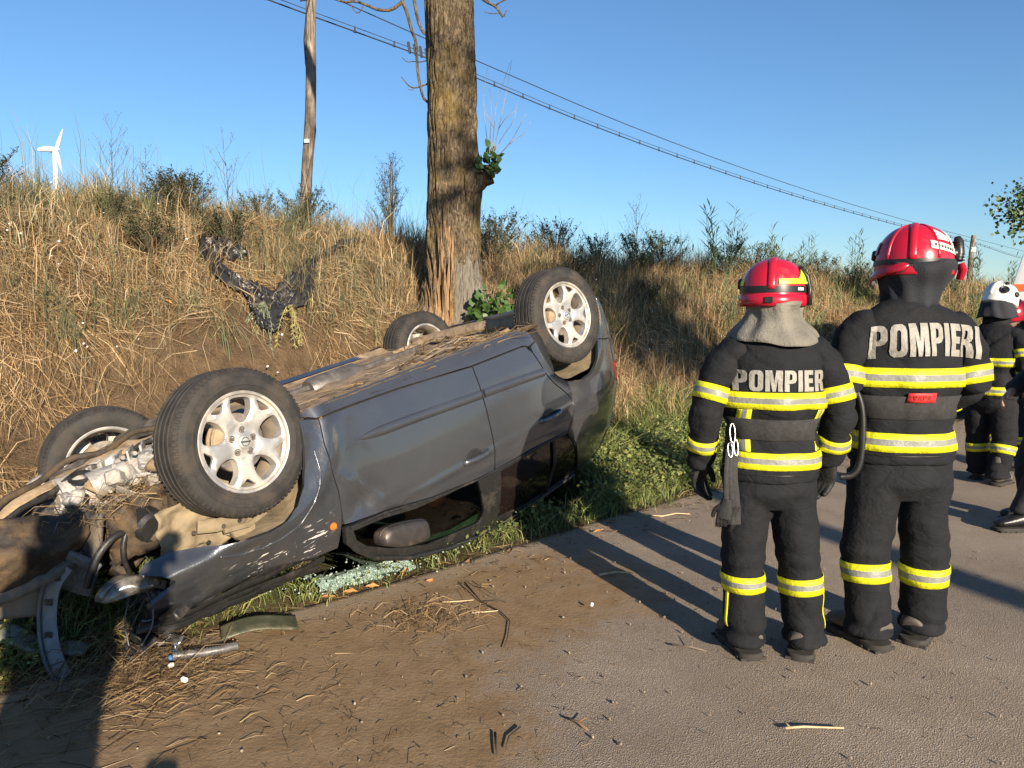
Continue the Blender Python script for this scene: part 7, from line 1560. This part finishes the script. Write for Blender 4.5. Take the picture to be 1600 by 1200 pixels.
def twig(name, label, pts, r, mt, side=()):
    b = MB(); z = lambda x, y: ground_z(x, y) + r + .003
    b.tube([(x, y, z(x, y) + (h if len(q) > 2 else 0)) for q in pts for x, y, h in [(q[0], q[1], q[2] if len(q) > 2 else 0)]], [r*(1 - .5*i/len(pts)) for i in range(len(pts))], 6)
    for s_ in side: b.tube([(x, y, z(x, y) + h) for x, y, h in s_], [r*.6, r*.3, r*.2][:len(s_)], 5)
    o = b.build(name, mt, None, 180); tag(o, label, 'twig'); return o
twig('twig', 'pale broken twig alone on the asphalt in front of the shorter firefighter', [(.98, 2.63), (1.05, 2.64), (1.12, 2.635), (1.19, 2.63)], .005, PALE, [[(1.0, 2.63, .0), (.985, 2.66, .01)]])
twig('twig', 'long thin dark crooked twig on the road below the side window', [(-.26, 4.08, .02), (-.16, 3.85), (-.06, 3.72), (-.01, 3.6), (-.02, 3.42), (-.035, 3.30)], .004, DTWIG, [[(-.26, 4.05, .02), (-.20, 3.95, .0)], [(-.16, 3.85, 0), (-.05, 3.84, .01)], [(-.22, 4.1, .02), (-.08, 3.86, .02), (-.02, 3.84, 0)]])
twig('twig', 'pale straight twig lying across the dark crooked twig', [(-.20, 3.70), (-.14, 3.71), (-.07, 3.725)], .004, PALE)
twig('twig', 'pale twig at the road edge near the dry orange leaf', [(-.36, 3.84), (-.28, 3.85), (-.2, 3.87)], .004, PALE)
twig('twig', 'dark forked twig in the middle of the road foreground', [(.20, 2.70), (.24, 2.67), (.27, 2.62)], .005, LEAFBR, [[(.24, 2.67, 0), (.28, 2.69, .01)]])
twig('twig', 'short thick dark twig standing in the mud near the centre foreground', [(-.06, 2.60), (-.055, 2.52), (-.05, 2.46)], .005, DTWIG)
twig('twig', 'curved dark twig in the mud right of the short thick one', [(.03, 2.64), (-.01, 2.58), (-.02, 2.5)], .004, DTWIG)
twig('twig', 'wavy pale straw stem on the road beside the grass edge ahead of the firefighters', [(1.0, 5.55), (1.1, 5.52), (1.22, 5.6), (1.32, 5.58)], .006, PALE)
twig('twig', 'pale stick in the sunlit strip left of the shorter firefighter', [(.50, 4.25), (.60, 4.3), (.68, 4.28)], .006, PALE)
twig('twig', 'grey bent twig on the road at the shorter firefighter heel', [(.72, 3.33), (.80, 3.30), (.86, 3.26)], .005, TWIG, [[(.80, 3.30, 0), (.82, 3.36, .02)]])
# straw litter: stems on the mud and asphalt, and a thick mat by the nose
lit = Stuff()
def litter(n, cx, cy, sx, sy, L, wd, pal, ang=None, spread=9, h=.01, fall=True):
    x = rng.normal(cx, sx, n); y = rng.normal(cy, sy, n); a = (rng.normal(ang, spread, n) if ang is not None else rng.uniform(0, 2*PI, n)); l_ = L*rng.uniform(.3, 1.3, n)
    s, w = to_sw(x, y); zb = tz(s, w) + .012 + np.where(w > .1, .03, 0)
    hb = h*rng.random(n); b_ = np.stack([x, y, zb + hb*.3], 1); m_ = b_ + np.stack([np.cos(a)*l_*.5, np.sin(a)*l_*.5, hb + .002], 1); a2 = a + rng.normal(0, .15, n); t_ = b_ + np.stack([np.cos(a)*l_*.5 + np.cos(a2)*l_*.5, np.sin(a)*l_*.5 + np.sin(a2)*l_*.5, hb*.4], 1)
    s2, w2 = to_sw(t_[:, 0], t_[:, 1]); t_[:, 2] = np.maximum(t_[:, 2], tz(s2, w2) + .006); s3, w3 = to_sw(m_[:, 0], m_[:, 1]); m_[:, 2] = np.maximum(m_[:, 2], tz(s3, w3) + .008)
    lit.add(*blades(b_, m_, t_, wd*rng.uniform(.5, 1.5, n), pick(pal, n)))
ST2 = STRAW[[0, 1, 2, 3, 5]]*.85
litter(340, -1.40, 2.95, .22, .14, .15, .0030, ST2*.85, .35, .6, .03); litter(480, -1.72, 3.1, .20, .20, .26, .0032, ST2*.6, .4, .9, .09); litter(240, -1.8, 2.6, .30, .25, .22, .0030, ST2*.7, .4, .8, .03)
litter(150, -1.05, 2.75, .40, .30, .09, .0026, ST2*.8, .3, .9, .015); litter(260, -.5, 3.2, .7, .6, .045, .0022, np.concatenate([ST2, ST2*.3]), None, 9, .01)
litter(260, -.42, 3.62, .12, .10, .12, .003, ST2, .2, 1.2, .04); litter(420, .5, 4.0, 1.1, .8, .04, .0022, np.concatenate([ST2, ST2*.3]), None, 9, .006); litter(260, 1.8, 3.2, 1.4, 1.0, .04, .0025, np.concatenate([ST2*.5, ST2*.25]), None, 9, .004)
litter(160, -.35, 2.7, .55, .30, .045, .0026, np.concatenate([ST2*.8, ST2*.25]), None, 9, .012)
n = 1500; s = rng.uniform(-3, 9, n); w = -rng.random(n)**2*.5; x, y = to_xy(s, w)
for i in range(0, n, 500): pass
lit.add(*blades(np.stack([x, y, np.full(n, .014)], 1), np.stack([x + rng.normal(0, .03, n), y + rng.normal(0, .03, n), np.full(n, .018)], 1), np.stack([x + rng.normal(0, .06, n), y + rng.normal(0, .06, n), np.full(n, .015)], 1), .0035*rng.uniform(.5, 1.5, n), pick(np.concatenate([ST2, ST2*.4]), n)))
nst = 420; xs_ = rng.normal(1.72, .16, nst); ys_ = rng.normal(-.42, .12, nst); zs_ = rng.normal(.47, .04, nst); as_ = rng.uniform(0, 2*PI, nst); ls_ = rng.uniform(.05, .22, nst)
C3 = lambda x, y, z: x[:, None]*np.array([cf]) + y[:, None]*np.array([cl]) + z[:, None]*np.array([cu]) + np.array([CO])
lit.add(*blades(C3(xs_, ys_, zs_), C3(xs_ + np.cos(as_)*ls_*.5, ys_ + np.sin(as_)*ls_*.5, zs_ - .03), C3(xs_ + np.cos(as_)*ls_, ys_ + np.sin(as_)*ls_, zs_ + .01), .0030*rng.uniform(.6, 1.4, nst), pick(ST2, nst)))
lit.build('straw_litter', VEG)
# debris straw, bark and dirt lying on the upturned floor
fl2 = Stuff(); n = 700; xl = rng.uniform(-1.02, 1.0, n)**1; yl = -.84 + 1.2*rng.random(n)**1.8; zl = np.full(n, .347); a = rng.normal(0, .55, n) + PI*(rng.random(n) < .5); l_ = rng.uniform(.04, .30, n)*np.where(xl < -.2, 1.2, .7)
dens = rng.random(n) < np.clip(.35 + .65*sm(.4, -.6, xl), 0, 1); xl, yl, zl, a, l_ = xl[dens], yl[dens], zl[dens], a[dens], l_[dens]; n = len(xl)
hh = rng.random(n)**2*np.where(xl < -.5, .07, .02)
L3 = lambda x, y, z: np.array([cf])*x[:, None] + np.array([cl])*y[:, None] + np.array([cu])*z[:, None] + np.array([CO])
fl2.add(*blades(L3(xl, yl, zl - hh*.2), L3(xl + np.cos(a)*l_*.5, yl + np.sin(a)*l_*.5, zl - hh), L3(xl + np.cos(a)*l_, yl + np.sin(a)*l_, zl - hh*.5), rng.uniform(.0025, .007, n), pick(np.concatenate([STRAW*.8, STRAW*.45]), n)))
fl2.build('straw_on_wreck', VEG)
for k in range(6):
    x = rd.uniform(-1.05, -.35); y = rd.uniform(-.55, .0); L = rd.uniform(.2, .5); a = rd.uniform(-.5, .5); P0 = CM @ Vector((x, y, .345)); P1 = CM @ Vector((x + L*math.cos(a)*.5, y + L*math.sin(a)*.5, .315 - rd.random()*.03)); P2 = CM @ Vector((x + L*math.cos(a), y + L*math.sin(a), .34)); b = MB(); r_ = rd.uniform(.003, .008); b.tube([P0, P1, P2], [(r_*2, r_)]*3, 6); o = b.build('bark_strip', BARK if k % 2 else TWIG, None, 60); tag(o, None, 'bark', 'bark strips on the wreck'); SEQ['bark'].append(o); o['px'] = float((P0.x/P0.y))
# small pale crumbs and stones on the road
stn = MB(); n = 240
for k in range(n):
    x = rd.gauss(.2, 1.3); y = rd.uniform(2.0, 5.5); s_, w_ = to_sw(x, y)
    if w_ > -.02: continue
    q = rd.uniform(.003, .011); stn.box((x, y, .012 + q*.3), (q*1.5, q, q*.8), Euler((rd.random()*2, rd.random()*2, rd.random()*3)), q*.25)
tag(stn.build('road_crumbs', simple('crumb', (.22, .17, .12), .9, 0, .7, 60), None, 50), kind='stuff')
for k, (x, y, q) in enumerate(((-1.31, 2.95, .018), (-1.42, 3.08, .016), (.40, 3.75, .016))): b = MB(); b.box((0, 0, q*.6), (q*1.6, q, q*1.2), Euler((.4, .3, k)), q*.3); o = b.build('white_crumb', STICK, None, 40); o.location = (x, y, ground_z(x, y) + .02); tag(o, ('white plastic crumb on the straw below the blue fragment', 'shiny white crumb in the shade edge of the straw mat', 'white crumb on the road in the leg shadow')[k], 'fragment')

name_row('leaf', 'of the dry orange leaves along the grassy road edge'); name_row('bankleaf', 'of the pale dry leaves caught on the straw bank')
for i, o in enumerate(sorted(SEQ['bark'], key=lambda o: o['px'])): o['label'] = (ORD[i] if i < len(SEQ['bark']) - 1 else 'rightmost') + ' of the bark strips lying on the upturned car floor'; del o['px']
